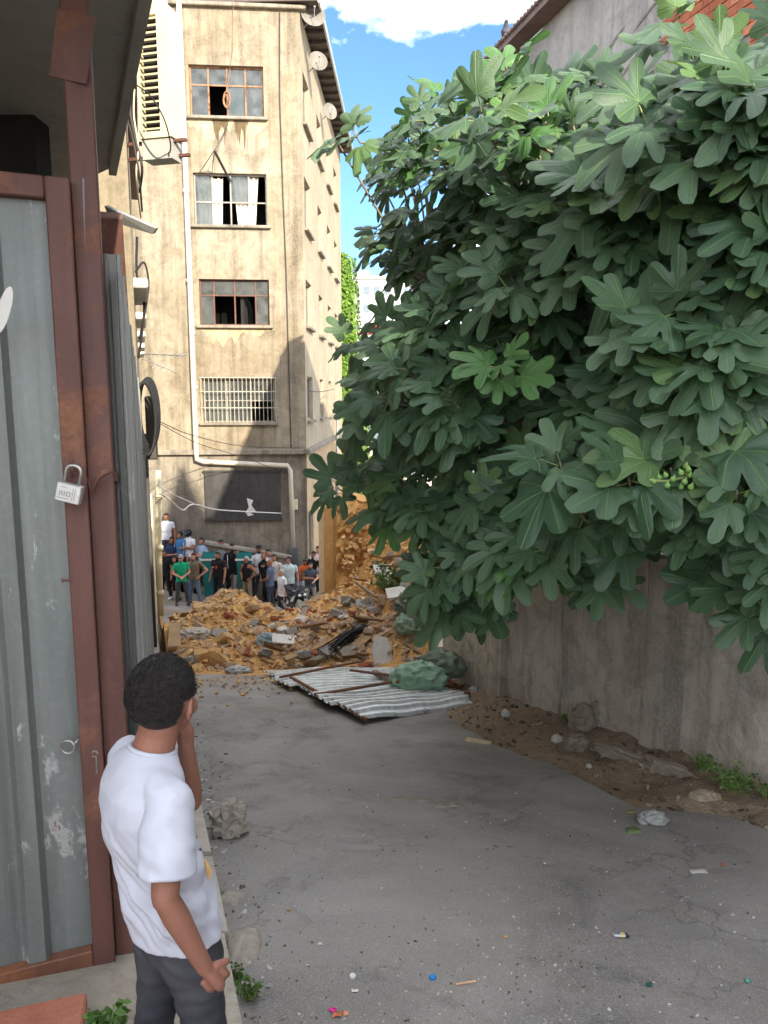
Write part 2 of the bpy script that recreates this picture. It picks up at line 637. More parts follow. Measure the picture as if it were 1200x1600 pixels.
# pavement strip with kerb on the left, red tiled step, concrete step under the gate
def strip_poly(y0, y1, xa, xb, z0, z1, n=10):
    """a thick strip following the street; xa, xb functions of y"""
    mb = MB()
    V = []
    for i in range(n + 1):
        y = y0 + (y1 - y0) * i / n
        V += [(xa(y), y, gz(y) + z1), (xb(y), y, gz(y) + z1), (xb(y), y, gz(y) + z0), (xa(y), y, gz(y) + z0)]
    fs = [(3, 2, 1, 0), (n * 4, n * 4 + 1, n * 4 + 2, n * 4 + 3)]
    for i in range(n):
        for k in range(4):
            a = i * 4
            fs.append((a + k, a + (k + 1) % 4, a + 4 + (k + 1) % 4, a + 4 + k))
    return mb.add(V, fs)

m_pave = weathered('pavement concrete', srgb(150, 142, 128), srgb(104, 96, 84), srgb(172, 164, 150), 2.5, .2, .5)
pave = strip_poly(-5, 22, lambda y: kerb_x(y) - (2.4 if y < 2.6 else 1.1), lambda y: kerb_x(y) - .16, -.3, .1, 30).build('pavement', m_pave)
tag(pave, kind='structure')
kerb = thing('kerb', None, None)
tag(kerb, kind='structure')
yk = -.2
m_kerb = weathered('kerb stone', srgb(166, 158, 144), srgb(112, 104, 92), srgb(190, 182, 168), 3, .2, .5)
k_i = 0
while yk < 12:
    L = .78 + .1 * rnd.random()
    dx = rnd.uniform(-.012, .012)
    dz = rnd.uniform(-.012, .012)
    p0, p1 = yk, yk + L - .018
    mb = strip_poly(p0, p1, lambda y: kerb_x(y) - .155 + dx, lambda y: kerb_x(y) + .0 + dx, -.25, .115 + dz, 3)
    mb.build('kerb_stone', m_kerb, kerb)
    yk += L

m_redtile = weathered('red step tile', srgb(176, 104, 82), srgb(120, 74, 60), srgb(196, 132, 108), 3, .2, .4)
for k in range(3):
    a = 1.36 + k * .34
    mb = MB()
    mb.box((kerb_x(a) - .98, a + .16, gz(a + .16) + .125), (.7, .325, .05), Matrix.Rotation(math.atan(.317), 3, 'Z') @ Matrix.Rotation(-math.atan(SLOPE), 3, 'X'), 0, .008)
    mb.build('step_tile', m_redtile, pave)
# ornamental cement tiles on the kerb ahead of the boy
m_cemtile = weathered('patterned cement tile', srgb(206, 200, 184), srgb(150, 144, 128), srgb(222, 216, 202), 5, .2, .3)
for k in range(4):
    a = 5.05 + k * .37
    mb = MB()
    Mr = Matrix.Rotation(math.atan(.317), 3, 'Z') @ Matrix.Rotation(-math.atan(SLOPE), 3, 'X')
    c = Vector((kerb_x(a) - .09, a, gz(a) + .15))
    mb.box(c, (.2, .355, .06), Mr, 0, .006)
    for j in range(3):
        ring = [c + Mr @ Vector((.06 * math.cos(q) , -.11 + j * .11 + .042 * math.sin(q), .032)) for q in [2 * math.pi * i / 12 for i in range(13)]]
        mb.tube(ring, .006, 4, 0, False)
    mb.build('border_tile', m_cemtile, pave)

# upper ground behind the retaining wall
def up_z(y):
    return .75 - .1 * y
mb = MB()
ups = [-8, -2, 3, 6, 9, 10.4, 12, 14, 16, 18, 19.5]
def up_x(y):
    if y < 10:
        return wall_x(y) + .2
    return wall_x(10) + .2 - (y - 10) * .16 + .5
V, fs = [], []
for y in ups:
    V += [(up_x(y), y, gz(y) - .5), (up_x(y) + .05, y, up_z(y)), (14, y, up_z(y)), (14, y, gz(y) - .5)]
for i in range(len(ups) - 1):
    for k in range(4):
        fs.append((i * 4 + k, i * 4 + (k + 1) % 4, i * 4 + 4 + (k + 1) % 4, i * 4 + 4 + k))
fs += [(0, 1, 2, 3), tuple(len(V) - 1 - i for i in range(4))]
tag(MB().add(V, fs).build('terrain', m_dirt), kind='structure')

# ================================================================== WALL BUILDER
def wall_holes(mb, O, ex, n, w, h, holes, depth, mi=0):
    """wall rectangle from O along ex (width) and z (height) with rectangular holes (s0,z0,s1,z1) and reveals going inwards"""
    O, ex, n = Vector(O), Vector(ex), Vector(n)
    S = sorted(set([0, w] + [q for a in holes for q in (a[0], a[2])]))
    Z = sorted(set([0, h] + [q for a in holes for q in (a[1], a[3])]))
    P = lambda s, z, d=0: O + ex * s + Vector((0, 0, z)) - n * d
    for s0, s1 in zip(S, S[1:]):
        for z0, z1 in zip(Z, Z[1:]):
            cs, cz = (s0 + s1) / 2, (z0 + z1) / 2
            if any(a[0] < cs < a[2] and a[1] < cz < a[3] for a in holes):
                continue
            mb.add([P(s0, z0), P(s1, z0), P(s1, z1), P(s0, z1)], [(0, 1, 2, 3)], mi)
    for a, b, c, d in holes:
        q = [P(a, b), P(c, b), P(c, d), P(a, d)]
        r = [P(a, b, depth), P(c, b, depth), P(c, d, depth), P(a, d, depth)]
        mb.add(q + r, [(k, (k + 1) % 4, 4 + (k + 1) % 4, 4 + k) for k in range(4)], mi)
    return mb

class Frame2:
    """local frame on a wall: s along ex, z up, d outwards"""
    def __init__(s, O, ex, n):
        s.O, s.ex, s.n = Vector(O), Vector(ex), Vector(n)
        s.M = Matrix((s.ex, s.n, Vector((0, 0, 1)))).transposed()
    def P(s, a, z, d=0):
        return s.O + s.ex * a + s.n * d + Vector((0, 0, z))
    def box(s, mb, a0, z0, a1, z1, d0, d1, mi=0, bev=0):
        return mb.box(s.P((a0 + a1) / 2, (z0 + z1) / 2, (d0 + d1) / 2), (abs(a1 - a0), abs(d1 - d0), abs(z1 - z0)), s.M, mi, bev)

def window(fr, parent, rect, cols, rows, mat_bar, bar=.05, depth=.16, open_panes=(), sill=True, sillmat=None, curtain=None, pane_mat=None, colw=None, rowh=None):
    a0, z0, a1, z1 = rect
    mb = MB()
    g = .004
    fr.box(mb, a0 + g, z0 + g, a1 - g, z0 + bar, -depth - .04, -depth + .03)
    fr.box(mb, a0 + g, z1 - bar, a1 - g, z1 - g, -depth - .04, -depth + .03)
    fr.box(mb, a0 + g, z0 + bar, a0 + bar, z1 - bar, -depth - .04, -depth + .03)
    fr.box(mb, a1 - bar, z0 + bar, a1 - g, z1 - bar, -depth - .04, -depth + .03)
    A = colw or [i / cols for i in range(cols + 1)]
    Zr = rowh or [i / rows for i in range(rows + 1)]
    AA = [a0 + (a1 - a0) * t for t in A]
    ZZ = [z0 + (z1 - z0) * t for t in Zr]
    for a in AA[1:-1]:
        fr.box(mb, a - bar * .45, z0 + bar, a + bar * .45, z1 - bar, -depth - .03, -depth + .02)
    for z in ZZ[1:-1]:
        fr.box(mb, a0 + bar, z - bar * .4, a1 - bar, z + bar * .4, -depth - .028, -depth + .018)
    w = mb.build('window', mat_bar, parent)
    k = 0
    for j in range(rows):
        for i in range(cols):
            if (i, j) in open_panes:
                continue
            p = MB()
            fr.box(p, AA[i] + bar * .4, ZZ[j] + bar * .4, AA[i + 1] - bar * .4, ZZ[j + 1] - bar * .4, -depth - .012, -depth - .004)
            sub(p.build('pane', pane_mat or m_glass), w)
    if sill:
        s = MB()
        fr.box(s, a0 - .12, z0 - .1, a1 + .12, z0 - .005, -.05, .14, 0, .015)
        sub(s.build('sill', sillmat or m_plaster_low), w)
    return w

def curtain(fr, parent, a0, z0, a1, z1, d, mat, waves=7, gather=0.0):
    mb = MB()
    V, fs = [], []
    n = 40
    rows = 8
    for j in range(rows + 1):
        t = j / rows
        for i in range(n + 1):
            s = i / n
            a = a0 + (a1 - a0) * s
            a = a + gather * (1 - t) * (.5 - s) * (a1 - a0)
            V.append(fr.P(a, z0 + (z1 - z0) * t, d + .035 * math.sin(s * waves * 6.28 + .6 * t) + .02 * math.sin(s * 31 + 2 * t)))
    for j in range(rows):
        for i in range(n):
            fs.append((j * (n + 1) + i, j * (n + 1) + i + 1, (j + 1) * (n + 1) + i + 1, (j + 1) * (n + 1) + i))
    return mb.add(V, fs).build('curtain', mat, parent, smooth=True, fix=False)

# ================================================================== BUILDING AT THE END OF THE STREET
CX, CY = -2.72, 26.5
aF = R(4.5)
eF = Vector((-math.cos(aF), -math.sin(aF), 0))       # along the front, corner -> left
nF = Vector((math.sin(aF), -math.cos(aF), 0))        # outwards, to the camera
eS = Vector((.032, 1, 0)).normalized()               # along the side, away
nS = Vector((eS.y, -eS.x, 0))
ZB = -5.0
ZT = 14.15
fF = Frame2((CX, CY, 0), eF, nF)
fS = Frame2((CX, CY, 0), eS, nS)

def F_(u, v):
    p = on_plane(u, v, (CX, CY, 0), nF)
    return (p - fF.O).dot(eF), p.z

bld = thing('apartment_building', 'tall cream plaster apartment building with stained walls at the end of the street', 'building', (CX, CY, ZB))
LEDGE = F_(400, 706)[1]
wins = []
for (u0, v0, u1, v1) in ((297, 104, 411, 181), (304, 272, 416, 351), (313, 437, 420, 508), (318, 592, 428, 660)):
    sa, zt = F_(u1, v0)
    sb, zb = F_(u0, v1)
    wins.append((sa, zb, sb, zt))
WF = 9.0
mb = MB()
wall_holes(mb, fF.P(0, LEDGE), eF, nF, WF, ZT - LEDGE, [(a, b - LEDGE, c, d - LEDGE) for a, b, c, d in wins], .3)
mb.build('front_wall', m_plaster, bld)
mb = MB()
wall_holes(mb, fF.P(0, ZB - 1.4, -.04), eF, nF, WF, LEDGE - ZB + 1.4, [], .3)
mb.build('lower_front_wall', m_plaster_low, bld)
LS = 14.6
rows_z = [(b, d) for a, b, c, d in wins]
cols_y = [(26.95, 28.75), (30.8, 32.4), (34.2, 35.9), (37.4, 39.1)]
side_h = []
for ci, (y0, y1) in enumerate(cols_y):
    for zb, zt in rows_z:
        side_h.append(((y0 - CY), zb + .05, (y1 - CY) - .25, zt + .1))
mb = MB()
wall_holes(mb, fS.P(0, LEDGE), eS, nS, LS, ZT - LEDGE, [(a, b - LEDGE, c, d - LEDGE) for a, b, c, d in side_h], .3)
mb.build('side_wall', m_plaster_side, bld)
low_h = [(y0 - CY, -4.2, y1 - CY - .3, -2.3) for y0, y1 in cols_y]
mb = MB()
wall_holes(mb, fS.P(0, ZB - 1.4, -.04), eS, nS, LS, LEDGE - ZB + 1.4, [(a, b - ZB + 1.4, c, d - ZB + 1.4) for a, b, c, d in low_h], .3)
mb.build('lower_side_wall', weathered('lower side plaster', srgb(176, 148, 112), srgb(120, 100, 78), srgb(196, 172, 140), 1, .4), bld)
# back and inner walls, floors (dark rooms behind the windows), roof
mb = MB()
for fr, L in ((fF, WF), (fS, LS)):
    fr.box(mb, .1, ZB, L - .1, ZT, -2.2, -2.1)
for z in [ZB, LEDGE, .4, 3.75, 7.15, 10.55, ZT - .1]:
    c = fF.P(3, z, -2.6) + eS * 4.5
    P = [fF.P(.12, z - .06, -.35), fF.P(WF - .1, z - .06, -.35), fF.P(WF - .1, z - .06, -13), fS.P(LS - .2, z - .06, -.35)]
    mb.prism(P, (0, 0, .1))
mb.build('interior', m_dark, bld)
mb = MB()
mb.prism([fF.P(WF, ZB, -.02), fF.P(WF, ZB, -.12), fF.P(WF, ZB, -12) , fS.P(LS, ZB, -.1), fS.P(LS, ZB, -.02), fF.P(WF, ZB, -12.2) - eF * .0], (0, 0, ZT - ZB))
mb.build('rear_wall', m_plaster_low, bld)
# ledge band
mb = MB()
fF.box(mb, -.14, LEDGE - .09, WF, LEDGE + .09, -.1, .14, 0, .02)
fS.box(mb, -.12, LEDGE - .088, LS, LEDGE + .088, -.1, .135, 0, .02)
mb.build('ledge', m_plaster_low, bld)
for k in range(5):
    zz = F_(450, [20, 345, 505, 665, 700][k])[1]
# corner joint, parapet ledge, attic, eaves
mb = MB()
fF.box(mb, -.2, ZT, WF, ZT + .12, -.3, .16, 0, .02)
mb.build('parapet_ledge', m_plaster_low, bld)
mb = MB()
fF.box(mb, .1, ZT + .12, WF, ZT + 2.4, -.5, -.35)
mb.build('attic_wall', m_eave, bld)
for k in range(4):
    mb = MB()
    fF.box(mb, .5 + k * 1.6, ZT + .3, 1.8 + k * 1.6, ZT + 1.6, -.345, -.32)
    mb.build('attic_window', m_glass, bld)
eav = MB()
P = [fS.P(-.3, ZT + .16, .62), fS.P(LS + .3, ZT + .16, .62), fS.P(LS + .3, ZT + .16, -6), fS.P(-.3, ZT + .16, -6)]
eav.prism(P, (0, 0, .16))
eav.build('roof', m_eave, bld)
mb = MB()
fS.box(mb, -.3, ZT + .10, LS + .3, ZT + .36, .62, .68)
mb.build('gutter', m_steel, bld)
for k in range(19):
    mb = MB()
    fS.box(mb, .1 + k * .76, ZT + .03, .2 + k * .76, ZT + .155, -.0, .6)
    mb.build('rafter', m_eave, bld)
# front windows
m_curtain = cloth('white curtain', srgb(226, 218, 204))
m_frost = simple('frosted pane', srgb(170, 184, 186), .3, .06, 4, 0)
def shift(r): return r
w1 = window(fF, bld, wins[0], 4, 2, m_woodwin, .055, open_panes=((2, 0),), rowh=[0, .64, 1])
p = MB(); fF.box(p, wins[0][0] + .68, wins[0][1] + .05, wins[0][0] + 1.15, wins[0][1] + 1.0, -.24, -.22); sub(p.build('pane', m_frost), w1)
w2 = window(fF, bld, wins[1], 4, 2, m_greyframe, .05, open_panes=((0, 0), (1, 0), (2, 0), (0, 1), (2, 1)), rowh=[0, .46, 1])
a0, z0, a1, z1 = wins[1]
sub(curtain(fF, bld, a1 - .08, z0 + .02, a1 - .95, z1 - .1, -.27, m_curtain, 5, .15), w2)
sub(curtain(fF, bld, a0 + 1.12, z0 + .02, a0 + .28, z1 - .05, -.27, m_curtain, 5, .3), w2)
w3 = window(fF, bld, wins[2], 4, 2, m_rustframe, .05, open_panes=((1, 0), (2, 0)), colw=[0, .2, .5, .8, 1], rowh=[0, .66, 1])
w4 = window(fF, bld, wins[3], 3, 2, m_greyframe, .05, open_panes=((0, 0),), rowh=[0, .5, 1])
a0, z0, a1, z1 = wins[3]
sub(curtain(fF, bld, a1 - .1, z0 + .05, a1 - .95, z1 - .1, -.26, m_curtain, 4, .05), w4)
g = MB()
for i in range(19):
    t = a0 - .05 + (a1 - a0 + .1) * i / 18
    g.tube([fF.P(t, z0 - .06, .07), fF.P(t, z1 + .05, .07)], .012, 5)
for z in (z0 - .05, z0 + .5, z0 + 1.05, z1 + .04):
    fF.box(g, a0 - .08, z - .015, a1 + .08, z + .015, .055, .082)
for a in (a0 - .06, a1 + .06):
    for z in (z0, z1):
        fF.box(g, a - .015, z - .015, a + .015, z + .015, -.02, .07)
sub(g.build('grille', simple('grey iron bars', srgb(168, 160, 146), .6, .2, 9, .1)), w4)
# peeled plaster patches under the sills (thin raised render, uneven outline)
m_peel = weathered('peeled pale render', srgb(166, 150, 120), srgb(120, 104, 78), srgb(182, 168, 140), 1.5, .4, .5)
m_soot = weathered('sooty streak', srgb(84, 70, 52), srgb(62, 52, 40), srgb(110, 94, 70), 2, .5, .3)
def drip(a0, a1, ztop, depth, seed, mat, d):
    r = random.Random(seed)
    n = 26
    top = [fF.P(a0 + (a1 - a0) * i / n, ztop, d) for i in range(n + 1)]
    bot = []
    for i in range(n + 1):
        e = min(1, 4 * min(i, n - i) / n)
        q = .5 + .5 * noise.noise(Vector((i * .35, seed * 3.1, 0))) + .25 * r.uniform(-1, 1)
        bot.append(fF.P(a0 + (a1 - a0) * i / n, ztop - max(.04, depth * e * q), d))
    V = top + bot
    fs = [(i, i + 1, n + 2 + i, n + 1 + i) for i in range(n)]
    MB().add(V, fs).build('render_patch', mat, bld, fix=False)
for k, w in enumerate(wins[:3]):
    if k == 1: continue
    drip(w[0] - .15, w[2] + .2, w[1] - .1, 1.2 - .25 * k, 5 + k, m_peel, .004)
    if k: continue
    drip(w[0] + .5, w[0] + 1.0, w[1] - .1, 1.1, 15 + k, m_soot, .007)
    drip(w[0] + 1.15, w[0] + 1.7, w[1] - .1, .9, 25 + k, m_soot, .008)
# side windows
for (a, b, c, d) in side_h:
    window(fS, bld, (a, b, c, d), 2, 1, m_greyframe, .06, depth=.14)
for (a, b, c, d) in low_h:
    window(fS, bld, (a, b, c, d), 2, 1, m_greyframe, .06, depth=.14, sill=False)
# drain pipe on the front
def Fp(u, v, d=.0):
    s, z = F_(u, v)
    return fF.P(s, z, d)
pipe = MB()
pp = [Fp(279, -30, .12), Fp(293, 320, .12), Fp(308, 706, .2), Fp(309, 717, .2), Fp(320, 721, .18), Fp(450, 727, .14), Fp(454, 735, .12), Fp(459, 862, .1)]
pipe.tube(pp, .085, 10)
for (u, v) in ((284, 110), (287, 200), (292, 300), (297, 440), (301, 520), (305, 605)):
    pipe.tube([Fp(u, v - 3, .12), Fp(u, v + 3, .12)], .105, 10)
pipe.build('drain_pipe', simple('white downpipe', srgb(206, 196, 176), .6, .12, 2, .1), bld, smooth=True)
# lightning cable / joint near the corner
c = MB()
c.tube([Fp(437, 20, .03), Fp(437, 150, .03), Fp(442, 300, .03), Fp(447, 420, .03), Fp(455, 700, .03)], .022, 5)
c.build('wall_cable', m_cable, bld)
# ground floor: black panel, torn poster, small meter box
sa, zt = F_(438, 737); sb, zb = F_(322, 811)
mb = MB()
fF.box(mb, sa, zb, sb, zt, -.03, .06)
fF.box(mb, sa - .05, zt, sb + .05, zt + .06, -.03, .09)
fF.box(mb, sa - .05, zb - .06, sb + .05, zb, -.03, .09)
for i in range(1, 4):
    t = sa + (sb - sa) * i / 4
    fF.box(mb, t - .02, zb + .01, t + .02, zt - .01, .0, .07)
sh = mb.build('shutter_panel', m_shutter, bld)
poster = MB()
poly = [(386, 778), (396, 781), (393, 789), (400, 798), (392, 801), (397, 804), (388, 806), (384, 800), (389, 792)]
poster.prism([Fp(u, v, .072) for u, v in poly], nF * .006)
sub(poster.build('torn_poster', m_white), sh)
mb = MB()
s0, z0 = F_(461, 788)
fF.box(mb, s0 - .1, z0 - .18, s0 + .1, z0 + .18, -.02, .14, 0, .015)
mb.build('meter_box', m_offwhite, bld)
mb = MB()
s0, z0 = F_(460, 900)
fF.box(mb, s0 - .16, ZB - .8, s0 + .16, z0 + 1.1, -.02, .3, 0, .02)
mb.build('utility_cabinet', simple('grey cabinet', srgb(92, 92, 94), .6, .15, 3, .1), bld)

# teal container and low ramp wall behind the crowd
mb = MB()
base_wall = Fp(330, 850, .5); base_wall2 = Fp(455, 866, .5)
rw = thing('ramp_wall', 'low grey ramp wall with pale sloping coping behind the crowd', 'wall', Fp(390, 900, .6))
mb.prism([Fp(325, 846, .25), Fp(455, 868, .25), Vector((*Fp(455, 868, .25).xy, ZB - 1)), Vector((*Fp(325, 846, .25).xy, ZB - 1))], nF * .2)
mb.build('wall_body', m_plaster_low, rw)
mb = MB()
mb.beam(Fp(323, 844, .36), Fp(456, 867, .36), .34, .09)
mb.build('coping', m_pave, rw)
m_tealdark = simple('dark teal lid', srgb(24, 96, 94), .5, .15, 4, .1)
for (u0, u1, v0, lab) in ((325, 338, 868, 'teal metal waste container beside the person in red trousers'), (378, 392, 868, 'long teal waste container behind the man in the black tank top')):
    a = Fp(u0, v0, .47); b = Fp(u1, v0, .47)
    c0 = thing('waste_container', lab, 'container', Vector((a.x, a.y, ZB)))
    mb = MB()
    top = a.z
    mb.prism([Vector((a.x, a.y, ZB - .3)), Vector((b.x, b.y, ZB - .3)), Vector((b.x + .1, b.y, top)), Vector((a.x - .1, a.y, top))], nF * .4)
    mb.build('bin_body', m_teal, c0)
    mb = MB()
    mb.beam(Vector((a.x - .14, a.y, top + .03)) + nF * .4, Vector((b.x + .14, b.y, top + .03)) + nF * .4, .08, .06)
    mb.build('bin_rim', m_white, c0)
    mb = MB()
    mb.prism([Vector((a.x - .1, a.y, top + .06)) + nF * .38, Vector((b.x + .1, b.y, top + .06)) + nF * .38, Vector((b.x + .1, b.y, top + .2)) , Vector((a.x - .1, a.y, top + .2))], (0, 0, .04))
    mb.build('lid', m_tealdark, c0)
    for q in (.15, .85):
        mb = MB(); p = a.lerp(b, q) + nF * .3
        mb.tube([Vector((p.x - .03, p.y, ZB - .32)), Vector((p.x + .03, p.y, ZB - .32))], .08, 10)
        mb.build('wheel', m_black, c0)

# satellite dishes on the side of the roof
m_dish = simple('grey dish', srgb(124, 120, 112), .6, .15, 3, .1)
def dish(p, r, aim, lab):
    t = thing('satellite_dish', lab, 'satellite dish', p, 0, 'satellite dishes under the eaves')
    aim = Vector(aim).normalized()
    q = aim.to_track_quat('Z', 'Y').to_matrix()
    mb = MB()
    rings = []
    for i in range(6):
        rr = r * i / 5 + .001
        rings.append([Vector(p) + q @ Vector((rr * math.cos(k * .3927), rr * 1.08 * math.sin(k * .3927), .28 * rr * rr / r)) for k in range(16)])
    mb.loft(rings, cap=False)
    back = [[x - aim * .012 for x in rg] for rg in rings]
    mb.loft(back, cap=False)
    mb.build('reflector', m_dish, t, smooth=True)
    mb = MB()
    mb.tube([Vector(p) + q @ Vector((0, -r, .2 * r)), Vector(p) + aim * r * .95], .012, 5)
    mb.tube([Vector(p) + aim * r * .9, Vector(p) + aim * r * 1.08], .035, 8)
    mb.build('feed_arm', m_steel, t)
    mb = MB()
    mb.tube([Vector(p) - aim * .02, Vector(p) - nS * .3 + Vector((0, 0, -.3))], .02, 6)
    mb.build('bracket', m_steel, t)
dish(fS.P(.2, ZT - .1, .4), .4, (.25, -1, .35), 'large satellite dish at the front corner of the roof')
dish(fS.P(1.6, ZT - .9, .38), .33, (.3, -1, .3), 'smaller satellite dish just below the corner dish')
dish(fS.P(5.6, ZT - 1.1, .36), .3, (.6, -1, .2), 'satellite dish turned edge-on farther along the eaves')

# broken awning arm over the second window, wire hoop at the first window
a = thing('awning_arm', 'broken metal awning arm sticking out above the curtained window', 'bracket', Fp(352, 268, 0))
mb = MB(); mb.beam(Fp(360, 283, -.05), Fp(341, 249, .9), .07, .05); mb.build('arm', m_cable, a)
mb = MB(); mb.tube([Fp(341, 249, .9), Fp(345, 232, .5), Fp(357, 196, .1)], .014, 5); mb.tube([Fp(341, 249, .9), Fp(312, 270, .02)], .014, 5); mb.tube([Fp(341, 249, .88), Fp(331, 272, .02)], .012, 5); mb.build('stay_wire', m_cable, a)
c = MB()
hp = Fp(355, 158, .12)
c.tube([hp + Vector((.11 * math.cos(q), .02 * math.sin(3 * q), .24 * math.sin(q))) for q in [6.2832 * i / 18 for i in range(19)]], .022, 6, 0, False)
c.tube([hp + Vector((.09 * math.cos(q), .05, .21 * math.sin(q))) for q in [6.2832 * i / 18 for i in range(19)]], .018, 6, 0, False)
c.tube([hp + Vector((0, 0, .2)), Fp(364, 80, .1), Fp(365, 0, .1)], .008, 4)
tag(c.build('coiled_rope', m_woodwin), 'small coil of rope hanging in front of the top front window', 'rope')

# ================================================================== RIGHT: RETAINING WALL
rw = thing('retaining_wall', 'stained grey concrete retaining wall under the fig tree', 'wall', (wall_x(6), 6, gz(6)))
wdir = Vector((-.42, 1, 0)).normalized()
wn_ = Vector((-wdir.y, wdir.x, 0))                      # towards the street
def wall_piece(y0, y1, off, ztop, name='wall_panel', mat=None, thick=.3, seed=0, rough=.02):
    mb = MB()
    n = max(4, int((y1 - y0) / .12))
    m = 16
    V, fs = [], []
    for i in range(n + 1):
        y = y0 + (y1 - y0) * i / n
        zb = gz(y) - .3
        zt = ztop(y) + .05 * noise.noise(Vector((y * 1.7, seed, 0)))
        for j in range(m + 1):
            z = zb + (zt - zb) * j / m
            d = off + rough * noise.noise(Vector((y * 2.1, z * 2.1, seed))) + rough * .6 * noise.noise(Vector((y * 7, z * 7, seed + 5)))
            V.append(Vector((wall_x(y), y, z)) + wn_ * d)
        V.append(Vector((wall_x(y), y, zt)) - wn_ * thick)
        V.append(Vector((wall_x(y), y, zb)) - wn_ * thick)
    k = m + 3
    for i in range(n):
        for j in range(k):
            fs.append((i * k + j, i * k + (j + 1) % k, (i + 1) * k + (j + 1) % k, (i + 1) * k + j))
    fs.append(tuple(range(k))); fs.append(tuple(range(n * k + k - 1, n * k - 1, -1)))
    return mb.add(V, fs).build(name, mat or m_concrete, rw)
wt = lambda y: .62 - .13 * (y - 5)
def y_at_wall(u):
    # wall depth at a picture column (wall plane intersection near the ground)
    x, z = ray(u, 1080)
    return (2.76 + .42 * 5.07) / (x + .42)
yj = [y_at_wall(1330), y_at_wall(1005), y_at_wall(876), y_at_wall(790), y_at_wall(768), y_at_wall(690)]
wall_piece(yj[0] - 3, yj[0], .0, wt, seed=1)
wall_piece(yj[0] + .012, yj[1], .01, wt, seed=2)
wall_piece(yj[1] + .02, yj[2], -.012, wt, seed=3, rough=.03)
wall_piece(yj[2] + .03, yj[3], .012, wt, seed=4)
wall_piece(yj[3] + .0, yj[4], .075, wt, 'pilaster', seed=5, rough=.01)
wall_piece(yj[4] + .015, yj[5] , -.005, wt, seed=6, rough=.04)
# broken apron slabs at the foot of the wall
def slab_thing(name, label, cat, u0, v0, pts, h, tilt, mat, group=None, seed=0):
    c = gnd(u0, v0)
    t = MB()
    r = random.Random(seed)
    poly = [Vector((x, y, 0)) for x, y in pts]
    top = [p * .93 + Vector((0, 0, h)) for p in poly]
    Mr = Matrix.Rotation(tilt[2], 3, 'Z') @ Matrix.Rotation(tilt[0], 3, 'X') @ Matrix.Rotation(tilt[1], 3, 'Y')
    n = len(poly)
    t.add([Mr @ p for p in poly] + [Mr @ (p + Vector((r.uniform(-.02, .02), r.uniform(-.02, .02), r.uniform(-.02, .02)))) for p in top],
          [tuple(range(n - 1, -1, -1)), tuple(range(n, 2 * n))] + [(k, (k + 1) % n, n + (k + 1) % n, n + k) for k in range(n)])
    o = t.build(name, mat)
    o.location = c
    o.location.z = verge_z(c.x, c.y) - .03
    return tag(o, label, cat, group)
A = -math.atan(SLOPE)
SLABS = [('broken concrete slab leaning on the wall under the vertical crack', 912, 1150, (.15, .12, .15), 1, .4), ('flat broken slab along the foot of the wall', 975, 1196, (.27, .1, .05), 2, -.95),
         ('low slab fragment against the wall nearer the weeds', 1045, 1216, (.24, .08, .07), 3, -.95), ('upright shard of render fallen from the wall', 940, 1150, (.12, .09, .22), 4, .2), ('small broken chunk in front of the leaning slab', 900, 1172, (.13, .1, .09), 6, .9)]

# ================================================================== RIGHT BUILDING (shades the street)
rb = thing('unfinished_house', 'tall grey unfinished house with tiled eaves behind the fig tree', 'house', (2.0, 16, up_z(16)))
fdir = Vector((.28, -1, 0)).normalized()                # along the street facade, towards the camera
fnorm = Vector((fdir.y, -fdir.x, 0))                    # towards the street
RB_C = Vector((2.15, 16.0, 0))
RZ = 8.05
fR = Frame2(RB_C, fdir, fnorm)
fRe = Frame2(RB_C, -fnorm, -fdir)
LR, DR = 21.0, 9.0
hol = [(2.0, 2.6, 3.3, 4.2), (5.4, 2.6, 6.8, 4.2), (9.2, 2.6, 10.6, 4.2), (13, 2.6, 14.4, 4.2)]
mb = MB()
wall_holes(mb, fR.P(0, up_z(16) - 1), fdir, fnorm, LR, RZ - up_z(16) + 1, [(a, b - up_z(16) + 1, c, d - up_z(16) + 1) for a, b, c, d in hol], .25)
mb.build('street_wall', m_greybrick, rb)
mb = MB()
wall_holes(mb, fRe.P(0, up_z(16) - 1), fRe.ex, fRe.n, DR, RZ - up_z(16) + 1, [], .25)
mb.build('end_wall', m_greybrick, rb)
mb = MB()
mb.prism([fR.P(LR, -2, -.02), fR.P(LR, -2, -DR), fR.P(0, -2, -DR), fR.P(.2, -2, -DR + .05), fR.P(LR - .2, -2, -DR + .05), fR.P(LR - .2, -2, -.06)], (0, 0, RZ + 2))
mb.build('rear_wall', m_greybrick, rb)
for (a, b, c, d) in hol:
    window(fR, rb, (a, b, c, d), 2, 1, m_greyframe, .06)
# raw brick patch near the top, mortar ridges
mb = MB()
br = random.Random(4)
for r_ in range(19):
    z = 5.5 + r_ * .105
    for c_ in range(24):
        a = 5.5 + c_ * .24 + (r_ % 2) * .12
        if a < 5.9 + .9 * math.sin(r_ * .5) + .3 * br.random():
            continue
        fR.box(mb, a, z, a + .228, z + .093, -.03, .018 + .008 * br.random(), br.random() < .15)
o = mb.build('brick_infill', [m_rawbrick, simple('pale raw brick', srgb(190, 124, 92), .9, .2, 4, .4)], rb)
tag(o, kind='stuff')
for k in range(26):
    mb = MB()
    a = .6 + k * .42 + br.uniform(-.1, .1)
    z = br.uniform(4.6, 7.3)
    L = br.uniform(.5, 1.2)
    mb.tube([fR.P(a + L * t, z + .3 * t * L + .02 * br.uniform(-1, 1), .0) for t in (0, .25, .5, .75, 1)], [.01, .025, .03, .025, .01], 5)
    mb.build('mortar_ridge', m_greybrick, rb)
